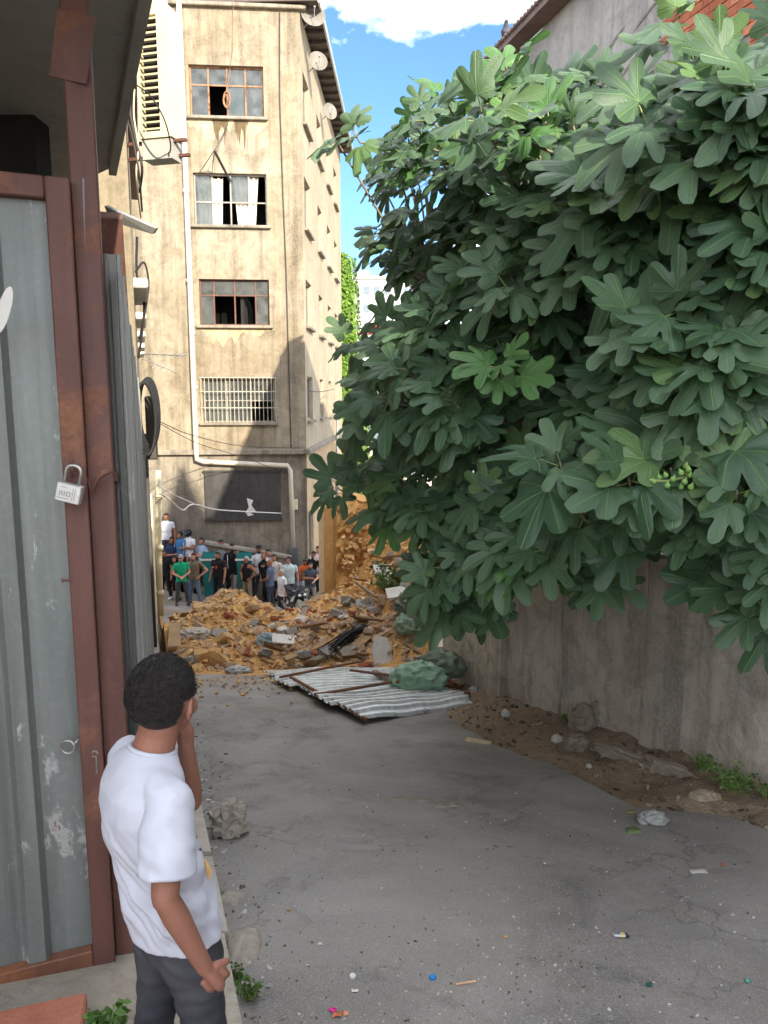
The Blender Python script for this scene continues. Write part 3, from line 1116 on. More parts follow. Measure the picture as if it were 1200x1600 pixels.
# roof with eaves tiles
m_tile = weathered('old roof tile', srgb(112, 96, 90), srgb(78, 68, 64), srgb(134, 116, 108), 3, .2, .4)
mb = MB()
ov = .34
q = [fR.P(-ov, RZ, ov), fR.P(LR + ov, RZ, ov), fR.P(LR + ov, RZ, -DR - ov), fR.P(-ov, RZ, -DR - ov)]
r0, r1 = fR.P(4.2, RZ + 2.0, -DR / 2), fR.P(LR - 4.2, RZ + 2.0, -DR / 2)
T = [p + Vector((0, 0, .1)) for p in q]
mb.add(q + T + [r0, r1], [(3, 2, 1, 0), (0, 1, 5, 4), (1, 2, 6, 5), (2, 3, 7, 6), (3, 0, 4, 7), (4, 5, 9, 8), (5, 6, 9), (6, 7, 8, 9), (7, 4, 8)])
rf = mb.build('roof', m_tile, rb)
mb = MB()
for fr, L in ((fR, LR),):
    k = -.3
    while k < L + .3:
        a = fr.P(k, RZ + .12, ov + .05)
        mb.tube([a, a - fr.n * .5 + Vector((0, 0, .2))], .04, 8)
        k += .13
o = mb.build('eaves_tile', m_tile, rf, smooth=True)
tag(o, kind='stuff')
# pigeon on the eave
pg = MB()
pp = fR.P(1.25, RZ + .26, ov - .02)
pg.ell(pp, (.08, .13, .075), Matrix.Rotation(.5, 3, 'X'))
pg.ell(pp + Vector((0, -.1, .12)), (.035, .045, .04))
pg.tube([pp + Vector((0, -.06, .04)), pp + Vector((0, -.1, .12))], [.055, .035], 8)
pg.tube([pp + Vector((0, .08, -.02)), pp + Vector((0, .24, -.06))], [.06, .03], 8, sq=.4)
pg.tube([pp + Vector((0, -.135, .12)), pp + Vector((0, -.17, .11))], [.012, .004], 5)
pg.tube([pp + Vector((.025, 0, -.05)), pp + Vector((.025, -.01, -.14))], .008, 4)
pg.tube([pp + Vector((-.025, 0, -.05)), pp + Vector((-.025, -.01, -.14))], .008, 4)
me = remeshed(pg, .012, [simple('pigeon feathers', srgb(70, 70, 78), .8, .3, 20, .1)], 'pigeon', 2)
tag(link('pigeon', me), 'small dark pigeon perched on the tiled eave', 'bird')

# building behind the camera that throws the street into shade
bb = thing('gabled_house', 'unseen gabled house up the street, outline shaped for the shade it casts', 'house', (8, -12, 0))
z0 = 1.8
prof = [(4.4, -1), (4.4, 9.4), (7.5, 9.5), (9.4, 9.9), (11.5, 16.4), (13.8, 11.5), (14.5, 10.5), (14.5, -1)]  # low left block added as an extra shade caster, outline tuned for its shadow
mb = MB()
mb.prism([Vector((x, -12, z)) for x, z in prof], (3.4, -7, 0))  # skewed along the sun so the ridge shades fewer leaves
mb.build('walls', m_plaster, bb)
mb = MB()
mb.beam((8.7, -11.9, 10.3), (8.7, -19.2, 10.3), .3, .1)
mb.build('roof_edge', m_tile, bb)

# ================================================================== LEFT: ROW HOUSE FACADE, GATE, FENCE
LX = lambda y, c=-.03: c - .317 * y
ldir = Vector((-.317, 1, 0)).normalized()
lnor = Vector((ldir.y, -ldir.x, 0))
rh = thing('row_house', 'old row house with cables and windows along the left of the street', 'house', (LX(7), 7, gz(7)))
fL = Frame2((LX(7), 7, 0), ldir, lnor)
LL = 16.2
zb = gz(24) - .3
m_rowwall = weathered('row house plaster', srgb(136, 124, 104), srgb(78, 70, 58), srgb(160, 148, 126), 1.2, .5)
hol = []
for k, s in enumerate((1.0, 4.2, 7.4, 10.6, 13.4)):
    for z in ((3.0,) if k < 2 else (3.0, -.4)):
        hol.append((s, z, s + 1.3, z + 1.7))
mb = MB()
wall_holes(mb, fL.P(0, zb), ldir, lnor, LL, 7.4 - zb, [(a, b - zb, c, d - zb) for a, b, c, d in hol], .2)
mb.build('street_wall', m_rowwall, rh)
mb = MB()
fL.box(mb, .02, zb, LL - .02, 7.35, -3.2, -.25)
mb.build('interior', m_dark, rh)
mb = MB(); fL.box(mb, -.02, zb, .0, 7.4, -3.3, 0); mb.build('end_wall', m_rowwall, rh)
mb = MB(); fL.box(mb, LL, zb, LL + .1, 7.4, -3.3, 0); mb.build('end_wall', m_rowwall, rh)
mb = MB(); fL.box(mb, -.2, 7.4, LL + .2, 7.6, -3.4, .2); mb.build('roof', m_tile, rh)
for h in hol:
    window(fL, rh, h, 2, 1, m_white, .06, depth=.06, sill=h[1] > 2, sillmat=m_white)
mb = MB()
for i, (s, d, z0_, z1_) in enumerate(((6.2, .05, -4, 1.2), (12.5, .12, -6, -.6), (14.2, .1, -6, -1.0))):
    pmb = MB(); pmb.tube([fL.P(s, z0_, d), fL.P(s, z1_, d)], .04, 8)
    pmb.build('downpipe', [m_cable, m_offwhite, m_cable][i], rh, smooth=True)

# louvred air-conditioner cabinet
def Lp(u, v, Y):
    return at(u, v, Y)
ac_y = 8.2
p0, p1 = at(214, 217, ac_y), at(261, 12, ac_y)
ac = thing('air_conditioner', 'tall cream louvred air conditioner cabinet hung on the row house', 'air conditioner', Vector(((p0.x + p1.x) / 2, ac_y, p0.z)))
acw, ach, acd = .36, p1.z - p0.z, .24
acx = (p0.x + p1.x) / 2 + .03
fA = Frame2((acx - acw / 2, ac_y, p0.z), Vector((.97, -.24, 0)).normalized(), Vector((-.24, -.97, 0)).normalized())
mb = MB()
fA.box(mb, 0, 0, acw, .06, -acd, 0); fA.box(mb, 0, ach - .08, acw, ach, -acd, 0)
fA.box(mb, 0, .06, .03, ach - .08, -acd, 0); fA.box(mb, .235, .06, acw, ach - .08, -acd, 0)
fA.box(mb, .03, .06, .235, ach - .08, -acd, -acd + .02)
mb.build('casing', m_offwhite, ac)
mb = MB(); fA.box(mb, .05, .07, .22, ach - .09, -acd + .03, -.06); mb.build('coil', m_dark, ac)
nl = 17
for k in range(nl):
    z = .09 + (ach - .2) * k / (nl - 1)
    mb = MB()
    a, b = fA.P(.03, z, -.012), fA.P(.235, z, -.012)
    mb.beam(a, b, .03, .016, up=(0, -.35, 1))
    mb.build('louvre', m_offwhite, ac)
mb = MB(); fA.box(mb, .12, ach + .004, .26, ach + .22, -.2, -.02); mb.build('duct', m_offwhite, ac)
mb = MB(); fA.box(mb, -.3, -.035, acw + .12, -.006, -.1, -.06); fA.box(mb, -.3, -.15, acw + .1, -.12, -.2, -.16); mb.build('bracket', m_rustframe, ac)
mb = MB(); fA.box(mb, .01, -.2, acw - .02, -.004, -acd + .02, -.02); mb.build('shaded_underside', m_soffit, ac)  # added block stands in for the cabinet's dark, shaded underside

# cables on the row house
def cable(pts, r, mat, label, cat='cable', name='cable', group=None):
    mb = MB()
    P = [Vector(p) for p in pts]
    Q = []
    for i in range(len(P) - 1):
        p_1, p0_, p1_, p2 = P[max(i - 1, 0)], P[i], P[i + 1], P[min(i + 2, len(P) - 1)]
        for k in range(6):
            t = k / 6
            Q.append(.5 * ((2 * p0_) + (p1_ - p_1) * t + (2 * p_1 - 5 * p0_ + 4 * p1_ - p2) * t * t + (3 * p0_ - p_1 - 3 * p1_ + p2) * t ** 3))
    Q.append(P[-1])
    mb.tube(Q, r, 6)
    return tag(mb.build(name, mat, smooth=True), label, cat, group)
cable([at(206, 80, 7.6), at(208, 130, 7.6), at(203, 170, 7.4), at(212, 220, 7.3), at(222, 262, 7.3), at(218, 300, 7.6)], .012, m_cable, 'thickest of the brown cables sagging beside the air conditioner')
cable([at(202, 130, 7.6), at(197, 175, 7.4), at(207, 215, 7.3), at(217, 270, 7.2), at(222, 330, 7.8)], .009, m_cable, 'thin brown cable bunched left of the air conditioner')
cable([at(210, 140, 7.6), at(209, 180, 7.4), at(216, 230, 7.3), at(213, 275, 7.2), at(220, 340, 7.8)], .008, m_offwhite, 'pale cable bunched beside the air conditioner')
cable([at(212, 132, 7.9), at(235, 150, 7.7), at(256, 185, 7.7), at(266, 222, 8.0), at(265, 238, 8.1), at(258, 236, 8.3)], .007, m_black, 'thin black cable looping across the air conditioner front')
cable([at(214, 370, 9), at(214, 430, 9), at(225, 470, 9), at(222, 520, 9), at(216, 560, 9)], .014, m_black, 'black cable running down the row house wall')
cable([at(212, 425, 9), at(225, 410, 9.2), at(232, 440, 9.2), at(228, 480, 9.1), at(218, 530, 9)], .012, m_black, 'black cable loop bulging from the row house wall')
# hanging coil of black cable and dark box
coil = thing('cable_coil', 'big hanging coil of black cable on the row house wall', 'cable coil', at(228, 725, 11))
for k in range(6):
    mb = MB()
    c0 = at(227 + k * 1.5, 655, 11 + .12 * k)
    mb.tube([c0 + Vector((.11 * math.cos(q), .12 * math.cos(q), .52 * math.sin(q) + .02 * k)) for q in [6.2832 * i / 28 for i in range(29)]], .022, 6, 0, False)
    mb.build('cable_turn', m_black, coil, smooth=True)
mb = MB(); mb.tube([at(228, 700, 11), at(222, 735, 10.8), at(216, 752, 10.8), at(214, 762, 10.8)], .02, 6); mb.build('cable_tail', m_black, coil, smooth=True)
pb = thing('junction_box', 'dark grey junction box behind the black cable coil', 'box', at(237, 720, 12))
c0 = at(236, 668, 12.2)
mb = MB(); mb.box(c0, (.16, .5, 1.0), Matrix.Rotation(math.atan(.317), 3, 'Z'), 0, .02); mb.build('case', m_cable, pb)
mb = MB(); mb.box(c0 + Vector((.085, -.02, 0)), (.02, .44, .9), Matrix.Rotation(math.atan(.317), 3, 'Z'), 0, .006); mb.build('door', m_black, pb)
# tv aerials sticking out of the row house
ta = thing('tv_aerial', 'thin tv aerial rod sticking out of the row house before the cream building', 'aerial', at(222, 556, 13))
a_, b_ = at(221, 553, 13), at(287, 556, 13)
mb = MB(); mb.tube([a_, b_], .011, 5); mb.build('boom', m_steel, ta)
for t in (.25, .45, .62, .8, .95):
    mb = MB(); c = a_.lerp(b_, t); mb.tube([c + Vector((-.02, -.18, -.05)), c + Vector((.02, .18, .05))], .006, 4); mb.build('element', m_steel, ta)
a_, b_ = at(222, 560, 14), at(275, 582, 14)
ta = thing('tv_aerial', 'short tilted tv aerial just under the longer aerial rod', 'aerial', a_)
mb = MB(); mb.tube([a_, b_], .011, 5); mb.build('boom', m_steel, ta)
for t in (.4, .55, .7, .85):
    mb = MB(); c = a_.lerp(b_, t); mb.tube([c + Vector((-.02, -.15, -.08)), c + Vector((.02, .15, .08))], .006, 4); mb.build('element', m_steel, ta)
# wires across the street end
cable([at(242, 655, 18), at(300, 680, 22), at(380, 697, 25), at(478, 700, 26.2)], .012, m_cable, 'dark wire sagging from the row house to the cream building corner', 'wire', 'wire')
cable([at(243, 658, 18), at(310, 693, 22), at(385, 716, 25), at(452, 742, 26.2)], .01, m_cable, 'lower dark wire crossing the front of the cream building', 'wire', 'wire')
cable([at(246, 770, 14), at(262, 778, 15), at(285, 797, 16), at(303, 788, 17), at(345, 797, 20), at(440, 802, 26)], .018, m_wire, 'white wire drooping low over the crowd', 'wire', 'wire')
cable([at(244, 756, 14), at(270, 772, 15), at(303, 787, 17)], .01, m_wire, 'short white wire joining the drooping white wire', 'wire', 'wire')
cable([at(472, 610, 27), at(500, 612, 29), at(522, 608, 33)], .014, m_cable, 'thin wire along the side wall near the lowest side windows', 'wire', 'wire')
# white pvc pipe standing at the far corner of the row house
t = thing('pvc_pipe', 'cream plastic pipe standing at the end of the row house', 'pipe', at(250, 960, 15))
mb = MB(); mb.tube([at(247, 735, 15), at(248, 860, 15), at(251, 962, 15)], .06, 10); mb.build('pipe_body', m_offwhite, t, smooth=True)
for v in (780, 860, 930):
    mb = MB(); c = at(248 + (v - 780) * .017, v, 15); mb.tube([c, c + Vector((0, 0, .1))], .075, 10); mb.build('pipe_joint', m_offwhite, t, smooth=True)

# ---- workshop with dark soffit above the gate
ws = thing('workshop', 'dark overhanging upper storey above the metal gate', 'building', (-2.2, 4, gz(4)))
e0, e1 = Vector((-.976 + .41 * 2.2, 3.35 - 2.2, 0)), Vector((-1.89, 5.58, 0))
SZ = 3.4
mb = MB()
poly = [e0, e1, e1 + Vector((-.3, .3, 0)), e1 + Vector((-3.5, .6, 0)), e0 + Vector((-4.2, -.6, 0))]
mb.prism([Vector((p.x, p.y, SZ)) for p in poly], (0, 0, .16))
mb.build('soffit', m_soffit, ws)
mb = MB()
mb.prism([Vector((p.x - .05, p.y, SZ + .16)) for p in poly], (0, 0, 3))
mb.build('upper_wall', m_soffit, ws)
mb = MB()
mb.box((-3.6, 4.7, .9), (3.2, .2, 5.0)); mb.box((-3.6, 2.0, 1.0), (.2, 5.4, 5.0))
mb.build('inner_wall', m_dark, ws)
mb = MB(); mb.beam(e0 + Vector((-.01, 0, SZ - .03)), e1 + Vector((-.01, 0, SZ - .03)), .05, .06); mb.build('edge_strip', m_soffit, ws)

# ---- posts and corrugated fence beyond the gate
def rect_post(u, ytop_z, Y, w, d, label, zfoot=None, lean=0.0):
    x = ray(u, 1000)[0] * Y
    zf = gz(Y) - .05 if zfoot is None else zfoot
    t = thing('fence_post', label, 'post', (x, Y, zf))
    mb = MB()
    Mz = Matrix.Rotation(math.atan(.317), 3, 'Z')
    mb.box((x + lean / 2, Y, (zf + ytop_z) / 2), (w, d, ytop_z - zf), Mz @ Matrix.Rotation(lean / (ytop_z - zf), 3, 'Y'), 0, .006)
    mb.build('steel_section', m_rustframe, t)
    return t, x
post, px_ = rect_post(172, SZ, 2.86, .095, .06, 'maroon steel gate post with bent hasp beside the padlock')
mb = MB(); mb.box((px_ + .0, 2.82, 3.0), (.13, .008, .22), Matrix.Rotation(.2, 3, 'Y'), 0); mb.build('gusset', m_rustframe, post)
fl = MB()
fl.tube([at(143, 770, 2.79), at(152, 748, 2.78), at(160, 740, 2.78), at(172, 735, 2.79)], [.007, .009, .012, .010], 7)
fl.tube([at(143, 770, 2.79), at(138, 752, 2.79), at(128, 736, 2.78), at(117, 730, 2.76), at(112, 745, 2.74)], .005, 6)
fl.build('hasp', m_rustframe, post)
mb = MB()
a, b = at(132, 280, 2.84), at(147, 1510, 2.84)
mb.beam(a, a.lerp(b, .5) + Vector((.01, 0, 0)), .022, .006); mb.beam(a.lerp(b, .5) + Vector((.01, 0, 0)), b, .026, .006)
mb.build('flat_bar', m_sheet, post)
post2, px2 = rect_post(214, 2.3, 6.3, .12, .08, 'maroon fence post farther along the corrugated fence', lean=-.2)

def corrugated(P0, ex, L, z0, z1, n, depth, pitch, rib, mat, name, parent, zslope=0.0, dent=0.0):
    """trapezoid sheet; profile along ex, height vertical"""
    ex, n = Vector(ex), Vector(n)
    prof = []
    s = 0.0
    while s < L:
        prof += [(s, 0), (s + pitch - rib, 0), (s + pitch - rib * .78, depth), (s + pitch - rib * .22, depth)]
        s += pitch
    prof = [(min(s, L), d) for s, d in prof] + [(L, 0)]
    V, fs = [], []
    m = 10
    for j in range(m + 1):
        t = j / m
        for s, d in prof:
            q = dent * noise.noise(Vector((s * 2.3, t * 3, 7.7)))
            V.append(Vector(P0) + ex * s + n * (d + q) + Vector((0, 0, z0 + (z1 - z0) * t + zslope * s)))
    k = len(prof)
    for j in range(m):
        for i in range(k - 1):
            fs.append((j * k + i, j * k + i + 1, (j + 1) * k + i + 1, (j + 1) * k + i))
    b = len(V)
    V += [v - n * .0015 for v in V]
    fs += [tuple(reversed([i + b for i in f])) for f in fs]
    return MB().add(V, fs).build(name, mat, parent, fix=False)
fence = thing('corrugated_fence', 'pale corrugated metal fence running down the left side', 'fence', (px_, 3, gz(3)))
fP = Vector((px_ + .07, 2.93, 0))
fd = (Vector((px2 + .1, 6.25, 0)) - fP); fLn = fd.length; fd.normalize()
fnn = Vector((fd.y, -fd.x, 0))
corrugated(Vector((px_ - .075, 3.02, 0)), Vector((.985, .17, 0)), .135, gz(3) + .05, 2.35, Vector((.17, -.985, 0)), .012, .045, .02, m_sheet_pale, 'fence_sheet', fence)
y_ = 0
while y_ < fLn:
    L = min(.9, fLn - y_)
    corrugated(fP + fd * y_ + fnn * .004 * int(y_ / .9), fd, L + .0, gz(2.98 + y_) + .06, 2.3 - .12 * y_, fnn, .03, .2, .09, m_sheet_pale, 'fence_sheet', fence, -SLOPE * .95, .006)
    y_ += .9
fd2 = Vector((-.317, 1, 0)).normalized()
for k in range(2):
    corrugated(Vector((px2 + .08, 6.4, 0)) + fd2 * .9 * k, fd2, .9, gz(6.4 + .9 * k) + .06, 1.3 - .2 * k, fnn, .03, .2, .09, m_sheet_pale, 'fence_sheet', fence, -SLOPE * .95, .006)
mb = MB(); a = fP + Vector((0, 0, 1.5)); mb.beam(a - fnn * .05, a - fnn * .05 + fd * fLn + Vector((0, 0, -.6)), .04, .04); mb.build('fence_rail', m_rustframe, fence)
lb_ = MB(); lb_.beam(at(170, 335, 4.1), at(222, 1010, 5.9), .13, .08, bev=.006)
lb_.build('leaning_brace', m_rustframe, fence)
# bent flap of sheet metal above the fence
fb = MB()
P = [at(163, 322, 4.6), at(172, 345, 4.6), at(238, 366, 4.5), at(243, 357, 4.5), at(205, 340, 4.55)]
fb.prism(P, (0.01, .03, .012))
tag(fb.build('bent_strip', m_steel), 'bent grey metal strip jutting out above the corrugated fence', 'metal strip')
# small bottle tucked in the fence
tb = thing('spray_tube', 'small pale plastic tube tucked into the fence above the boy', 'tube', at(216, 1028, 3.4))
mb = MB(); mb.box(at(217, 1012, 3.4), (.022, .018, .09), Matrix.Rotation(.15, 3, 'Y'), 0, .004); mb.build('tube_body', simple('pale tube', srgb(196, 202, 196), .4, .1, 9, 0), tb)
mb = MB(); mb.tube([at(218, 996, 3.4), at(219, 985, 3.4)], .005, 6); mb.build('nozzle', m_white, tb)

# ---- the gate
gate = thing('metal_gate', 'grey corrugated metal gate in a maroon steel frame', 'gate', (-1.5, 2.6, gz(2.6) + .1))
gd = Vector((-.927, -.375, 0)).normalized()             # from the hinge-side end at the post to the left
gn = Vector((gd.y, -gd.x, 0))
if gn.y > 0: gn = -gn
xr = ray(150, 900)
gO = Vector((xr[0] * 2.80 - .012, 2.80, 0))
fG = Frame2(gO, gd, gn)
GZ0 = at(150, 1499, 2.80).z
GZ1 = at(118, 281, 2.80).z
GW = 1.15
fr_w = .082
mb = MB(); fG.box(mb, 0, GZ0, fr_w, GZ1, -.02, .03, 0, .005); mb.build('frame_stile', m_rustframe, gate)
mb = MB(); fG.box(mb, GW, GZ0, GW + fr_w, GZ1, -.02, .03, 0, .005); mb.build('frame_stile', m_rustframe, gate)
mb = MB(); fG.box(mb, fr_w + .001, GZ1 - .075, GW - .001, GZ1, -.02, .03, 0, .005); mb.build('frame_rail', m_rustframe, gate)
mb = MB(); fG.box(mb, fr_w + .001, GZ0, GW - .001, GZ0 + .085, -.02, .03, 0, .005); mb.build('frame_rail', painted_rust('rusty brown rail', srgb(118, 78, 60), srgb(140, 92, 62), .5, .6), gate)
corrugated(fG.P(fr_w + .001, 0, -.014), gd, GW - fr_w - .002, GZ0 + .086, GZ1 - .076, gn, .034, .25, .1, m_sheet, 'gate_sheet', gate, 0, .008)
# rust ring handle, bolt, hooks
mb = MB()
rc = at(108, 1165, 2.73)
mb.tube([rc + Vector((.026 * math.cos(q), -.012, .026 * math.sin(q))) for q in [6.2832 * i / 20 for i in range(21)]], .005, 6, 0, False)
mb.tube([rc + Vector((.022, -.01, .01)), rc + Vector((.035, .04, .02))], .006, 6)
mb.build('ring_handle', m_steel, gate, smooth=True)
mb = MB(); c = at(98, 907, 2.72); mb.tube([c, c + Vector((.022, .02, -.004))], .005, 6); mb.tube([c, c + Vector((-.004, -.002, 0))], .009, 7); mb.build('bolt', m_rustframe, gate)
mb = MB(); c = at(148, 1178, 2.76); mb.tube([c + Vector((.012 * math.cos(q), 0, .012 * math.sin(q))) for q in [i * .5 for i in range(12)]], .004, 5); mb.tube([c + Vector((.005, 0, -.01)), c + Vector((.004, 0, -.08))], .004, 5); mb.build('hook', m_steel, gate)
mb = MB(); c = at(118, 733, 2.755); mb.tube([c + Vector((-.02, .03, .07)), c + Vector((-.012, -.0, .03)), c + Vector((0, -.03, -.01)), c + Vector((.012, -.01, -.02))], .006, 6); mb.build('hasp_loop', m_rustframe, gate)
# paint smear at the left edge (raised old paint)
mb = MB()
c = at(6, 485, 2.52)
mb.ell(c, (.022, .002, .08), Matrix.Rotation(.35, 3, 'Y'))
mb.build('paint_smear', m_white, gate, smooth=True)
# concrete threshold below the gate
mb = MB()
thz = GZ0 - .045
poly = [gO + gd * -.16 + gn * .12, gO + gd * 1.6 + gn * .16, gO + gd * 1.6 - gn * .7, gO + gd * -.16 - gn * .5]
mb.prism([Vector((p.x, p.y, thz - .5)) for p in poly], (0, 0, .5))
th = mb.build('threshold', m_pave)
tag(th, 'rough concrete threshold under the metal gate', 'step')

# ---- padlock
pl = thing('padlock', 'silver padlock with a grey imprint hanging on the gate hasp', 'padlock', at(108, 790, 2.70))
c = at(109, 770, 2.70)
Mp = Matrix.Rotation(R(-14), 3, 'Y') @ Matrix.Rotation(R(12), 3, 'Z')
Mp = Matrix.Rotation(R(14), 3, 'Y')
m_lock = simple('brushed lock metal', srgb(206, 206, 202), .35, .06, 20, .1, .55)
bw, bh = .088, .068
mb = MB(); mb.box(c, (bw, .034, bh), Mp, 0, .003); lb = mb.build('lock_body', m_lock, pl)
mb = MB()
sh = []
for q in [math.pi * i / 12 for i in range(13)]:
    sh.append(c + Mp @ Vector((.027 * math.cos(q), 0, bh / 2 + .045 + .022 * math.sin(q))))
mb.tube([c + Mp @ Vector((.027, 0, bh / 2 - .002))] + sh + [c + Mp @ Vector((-.027, 0, bh / 2 - .002))], .0062, 8)
mb.build('shackle', m_steel, pl, smooth=True)
mb = MB()
m_imprint = simple('grey imprint', srgb(150, 150, 150), .6, .1, 9, 0)
def lockbox(x0, z0, x1, z1):
    mb.box(c + Mp @ Vector(((x0 + x1) / 2, -.0178, (z0 + z1) / 2)), (abs(x1 - x0), .0012, abs(z1 - z0)), Mp)
for x in (-.031, -.023): lockbox(x, -.012, x + .0035, .006)        # H
lockbox(-.0275, -.005, -.023, -.002)
lockbox(-.014, -.012, -.0105, .006)                                  # I
for x in (-.005, .006): lockbox(x, -.012, x + .0035, .006)         # O
lockbox(-.0015, -.012, .006, -.009); lockbox(-.0015, .003, .006, .006)
lockbox(-.036, -.022, .006, -.019); lockbox(-.03, .018, -.008, .020)
for x in (.016, .024): lockbox(x, -.024, x + .002, .022)
sub(mb.build('imprint', m_imprint), lb)

# ================================================================== FAR BACKGROUND
# soil-smeared pillar at the end of the collapsed wall
pt = thing('plaster_pillar', 'tall tan plaster pillar smeared with soil beside the collapsed bank', 'pillar', at(518, 925, 18.6))
m_tan = weathered('tan render', srgb(196, 154, 96), srgb(140, 104, 62), srgb(214, 176, 118), 1.6, .4, .5)
a, b = at(507, 925, 18.6), at(521, 798, 18.6)
mb = MB(); mb.box(((a.x + b.x) / 2, 18.75, (gz(18.6) - .3 + b.z) / 2 + .05), (b.x - a.x, .3, b.z - gz(18.6) + .4), None, 0, .01); mb.build('pillar_face', m_tan, pt)
a2, b2 = at(521.6, 925, 18.6), at(533, 803, 18.6)
mb = MB(); mb.box(((a2.x + b2.x) / 2, 18.78, (gz(18.6) - .3 + b2.z) / 2), (b2.x - a2.x, .3, b2.z - gz(18.6) + .3), None, 0, .01); mb.build('pillar_face', m_tan, pt)
mb = MB(); c0, c1 = at(499, 930, 19.4), at(507, 795, 19.4)
mb.box(((c0.x + c1.x) / 2, 19.5, (c1.z + gz(19.4)) / 2), (c1.x - c0.x, .2, c1.z - gz(19.4)), None, 0); mb.build('pillar_edge', m_offwhite, pt)

# ivy-clad wall far behind
m_ivy = NT('ivy leaf')
oi = m_ivy.n.new('ShaderNodeAttribute'); oi.attribute_name = 'rnd'
m_ivy.color(m_ivy.mix(oi.outputs['Fac'], (.055, .13, .012), (.16, .27, .03)))
m_ivy = m_ivy.set(.6, 0, .3)
iv = thing('ivy_clad_wall', 'bright green ivy covered wall beyond the cream building', 'ivy wall', at(545, 800, 44))
mb = MB()
IY = 44.0
pl_ = [at(530, 860, IY), at(578, 860, IY), at(572, 740, IY), at(566, 640, IY), at(556, 560, IY), at(552, 470, IY), at(546, 405, IY), at(533, 395, IY), at(528, 600, IY)]
mb.prism(pl_, (0, 2.5, 0))
mb.build('wall_body', m_plaster_low, iv)
def leaf_cards(n, fn, size, rng, name, mat, parent, tri=False):
    V, fs, rv = [], [], []
    for _ in range(n):
        p, nn = fn(rng)
        nn = (nn + Vector((rng.uniform(-.6, .6), rng.uniform(-.6, .6), rng.uniform(-.4, .7)))).normalized()
        t = nn.cross(Vector((rng.uniform(-1, 1), rng.uniform(-1, 1), rng.uniform(-1, 1)))).normalized()
        b = nn.cross(t)
        s = size * rng.uniform(.6, 1.3)
        k = len(V)
        V += [p - t * s * .5, p + b * s * .35 + nn * s * .1, p + t * s * .5, p - b * s * .35 + nn * s * .1]
        fs.append((k, k + 1, k + 2, k + 3))
        rv += [rng.random()] * 4
    me = MB().add(V, fs).mesh(name, mat, fix=False)
    at_ = me.attributes.new('rnd', 'FLOAT', 'POINT')
    at_.data.foreach_set('value', rv)
    return link(name, me, parent)
def in_poly(x, y, poly):
    c = False
    j = len(poly) - 1
    for i in range(len(poly)):
        if (poly[i][1] > y) != (poly[j][1] > y) and x < (poly[j][0] - poly[i][0]) * (y - poly[i][1]) / (poly[j][1] - poly[i][1]) + poly[i][0]:
            c = not c
        j = i
    return c
ip = [(530, 860), (580, 860), (574, 740), (568, 640), (558, 560), (554, 470), (548, 402), (532, 392), (527, 600)]
def ivy_pt(r):
    while True:
        u, v = r.uniform(525, 584), r.uniform(390, 860)
        if in_poly(u, v, ip):
            break
    if r.random() < .75:
        return at(u, v, IY - r.uniform(.05, .35)), Vector((.1, -1, .3))
    w = [q for q in ip[1:7]]
    v = r.uniform(400, 860)
    for (u0, v0), (u1, v1) in zip(w, w[1:]):
        if v1 <= v <= v0:
            u = u0 + (u1 - u0) * (v - v0) / (v1 - v0)
    p = at(u, v, IY); p.y += r.uniform(0, 2.5); p.x += r.uniform(0, .25)
    return p, Vector((1, 0, .2))
o = leaf_cards(7000, ivy_pt, .22, random.Random(3), 'foliage', m_ivy, iv)
tag(o, kind='stuff')

# street lamp pole in front of the ivy
sl = thing('street_lamp', 'slender pale street lamp pole before the ivy wall', 'street lamp', at(523, 870, 36))
mb = MB(); p0, p1 = at(522, 880, 36), at(527, 628, 36)
mb.tube([Vector((p1.x - .1, 36, gz(36))), p1], [.09, .05], 8); mb.build('pole', m_steel, sl, smooth=True)
mb = MB(); mb.tube([p1, p1 + Vector((.1, 0, .05)), at(541, 624, 36)], .03, 6); mb.build('arm', m_steel, sl)
mb = MB(); mb.box(at(542, 625, 36), (.3, .14, .07), None, 0, .02); mb.build('lamp_head', m_white, sl)

def far_block(name, label, u0, u1, vtop, Y, depth, mat, cols, rows, storey, ww, wh, zbot, first):
    a, b = at(u0, vtop, Y), at(u1, vtop, Y)
    t = thing(name, label, 'building', (a.x, Y, zbot))
    mb = MB(); mb.box(((a.x + b.x) / 2, Y + depth / 2, (a.z + zbot) / 2), (b.x - a.x, depth, a.z - zbot)); mb.build('wall', mat, t)
    g = MB(); g.box((0, 0, 0), (ww, .12, wh)); gm = g.mesh('window', m_glass_far)
    f = MB(); f.box((0, .06, 0), (ww + .3, .1, wh + .3)); fm = f.mesh('window_frame', m_offwhite)
    for r_ in range(rows):
        for c_ in range(cols):
            x = a.x + (b.x - a.x) * (c_ + .5) / cols
            z = a.z - first - r_ * storey
            w = link('window', gm, t); sub(w, t)
            w.location = (x, Y - .05, z)
    mb = MB()
    mb.box(((a.x + b.x) / 2, Y + depth / 2 - .1, a.z + .25), (b.x - a.x + .8, depth + .8, .5)); mb.build('roof_slab', mat, t)
    return t
m_glass_far = simple('far window glass', srgb(104, 116, 124), .3, .2, 2, 0)
m_farwhite = simple('far white facade', srgb(222, 222, 220), .8, .06, .3, 0)
far_block('apartment_block', 'distant white apartment block with rows of small windows', 549, 690, 436, 130, 14, m_farwhite, 9, 9, 3.0, 1.0, 1.3, -30, 1.8)
far_block('apartment_block', 'lower pale house far behind the fig leaves', 575, 760, 640, 62, 10, simple('far pinkish facade', srgb(206, 188, 176), .8, .08, .4, 0), 8, 4, 3.0, 1.1, 1.5, -8, 1.8)
t = thing('red_roofed_house', 'distant house with a red roof below the white block', 'house', at(595, 520, 95))
a, b = at(562, 522, 95), at(640, 505, 95)
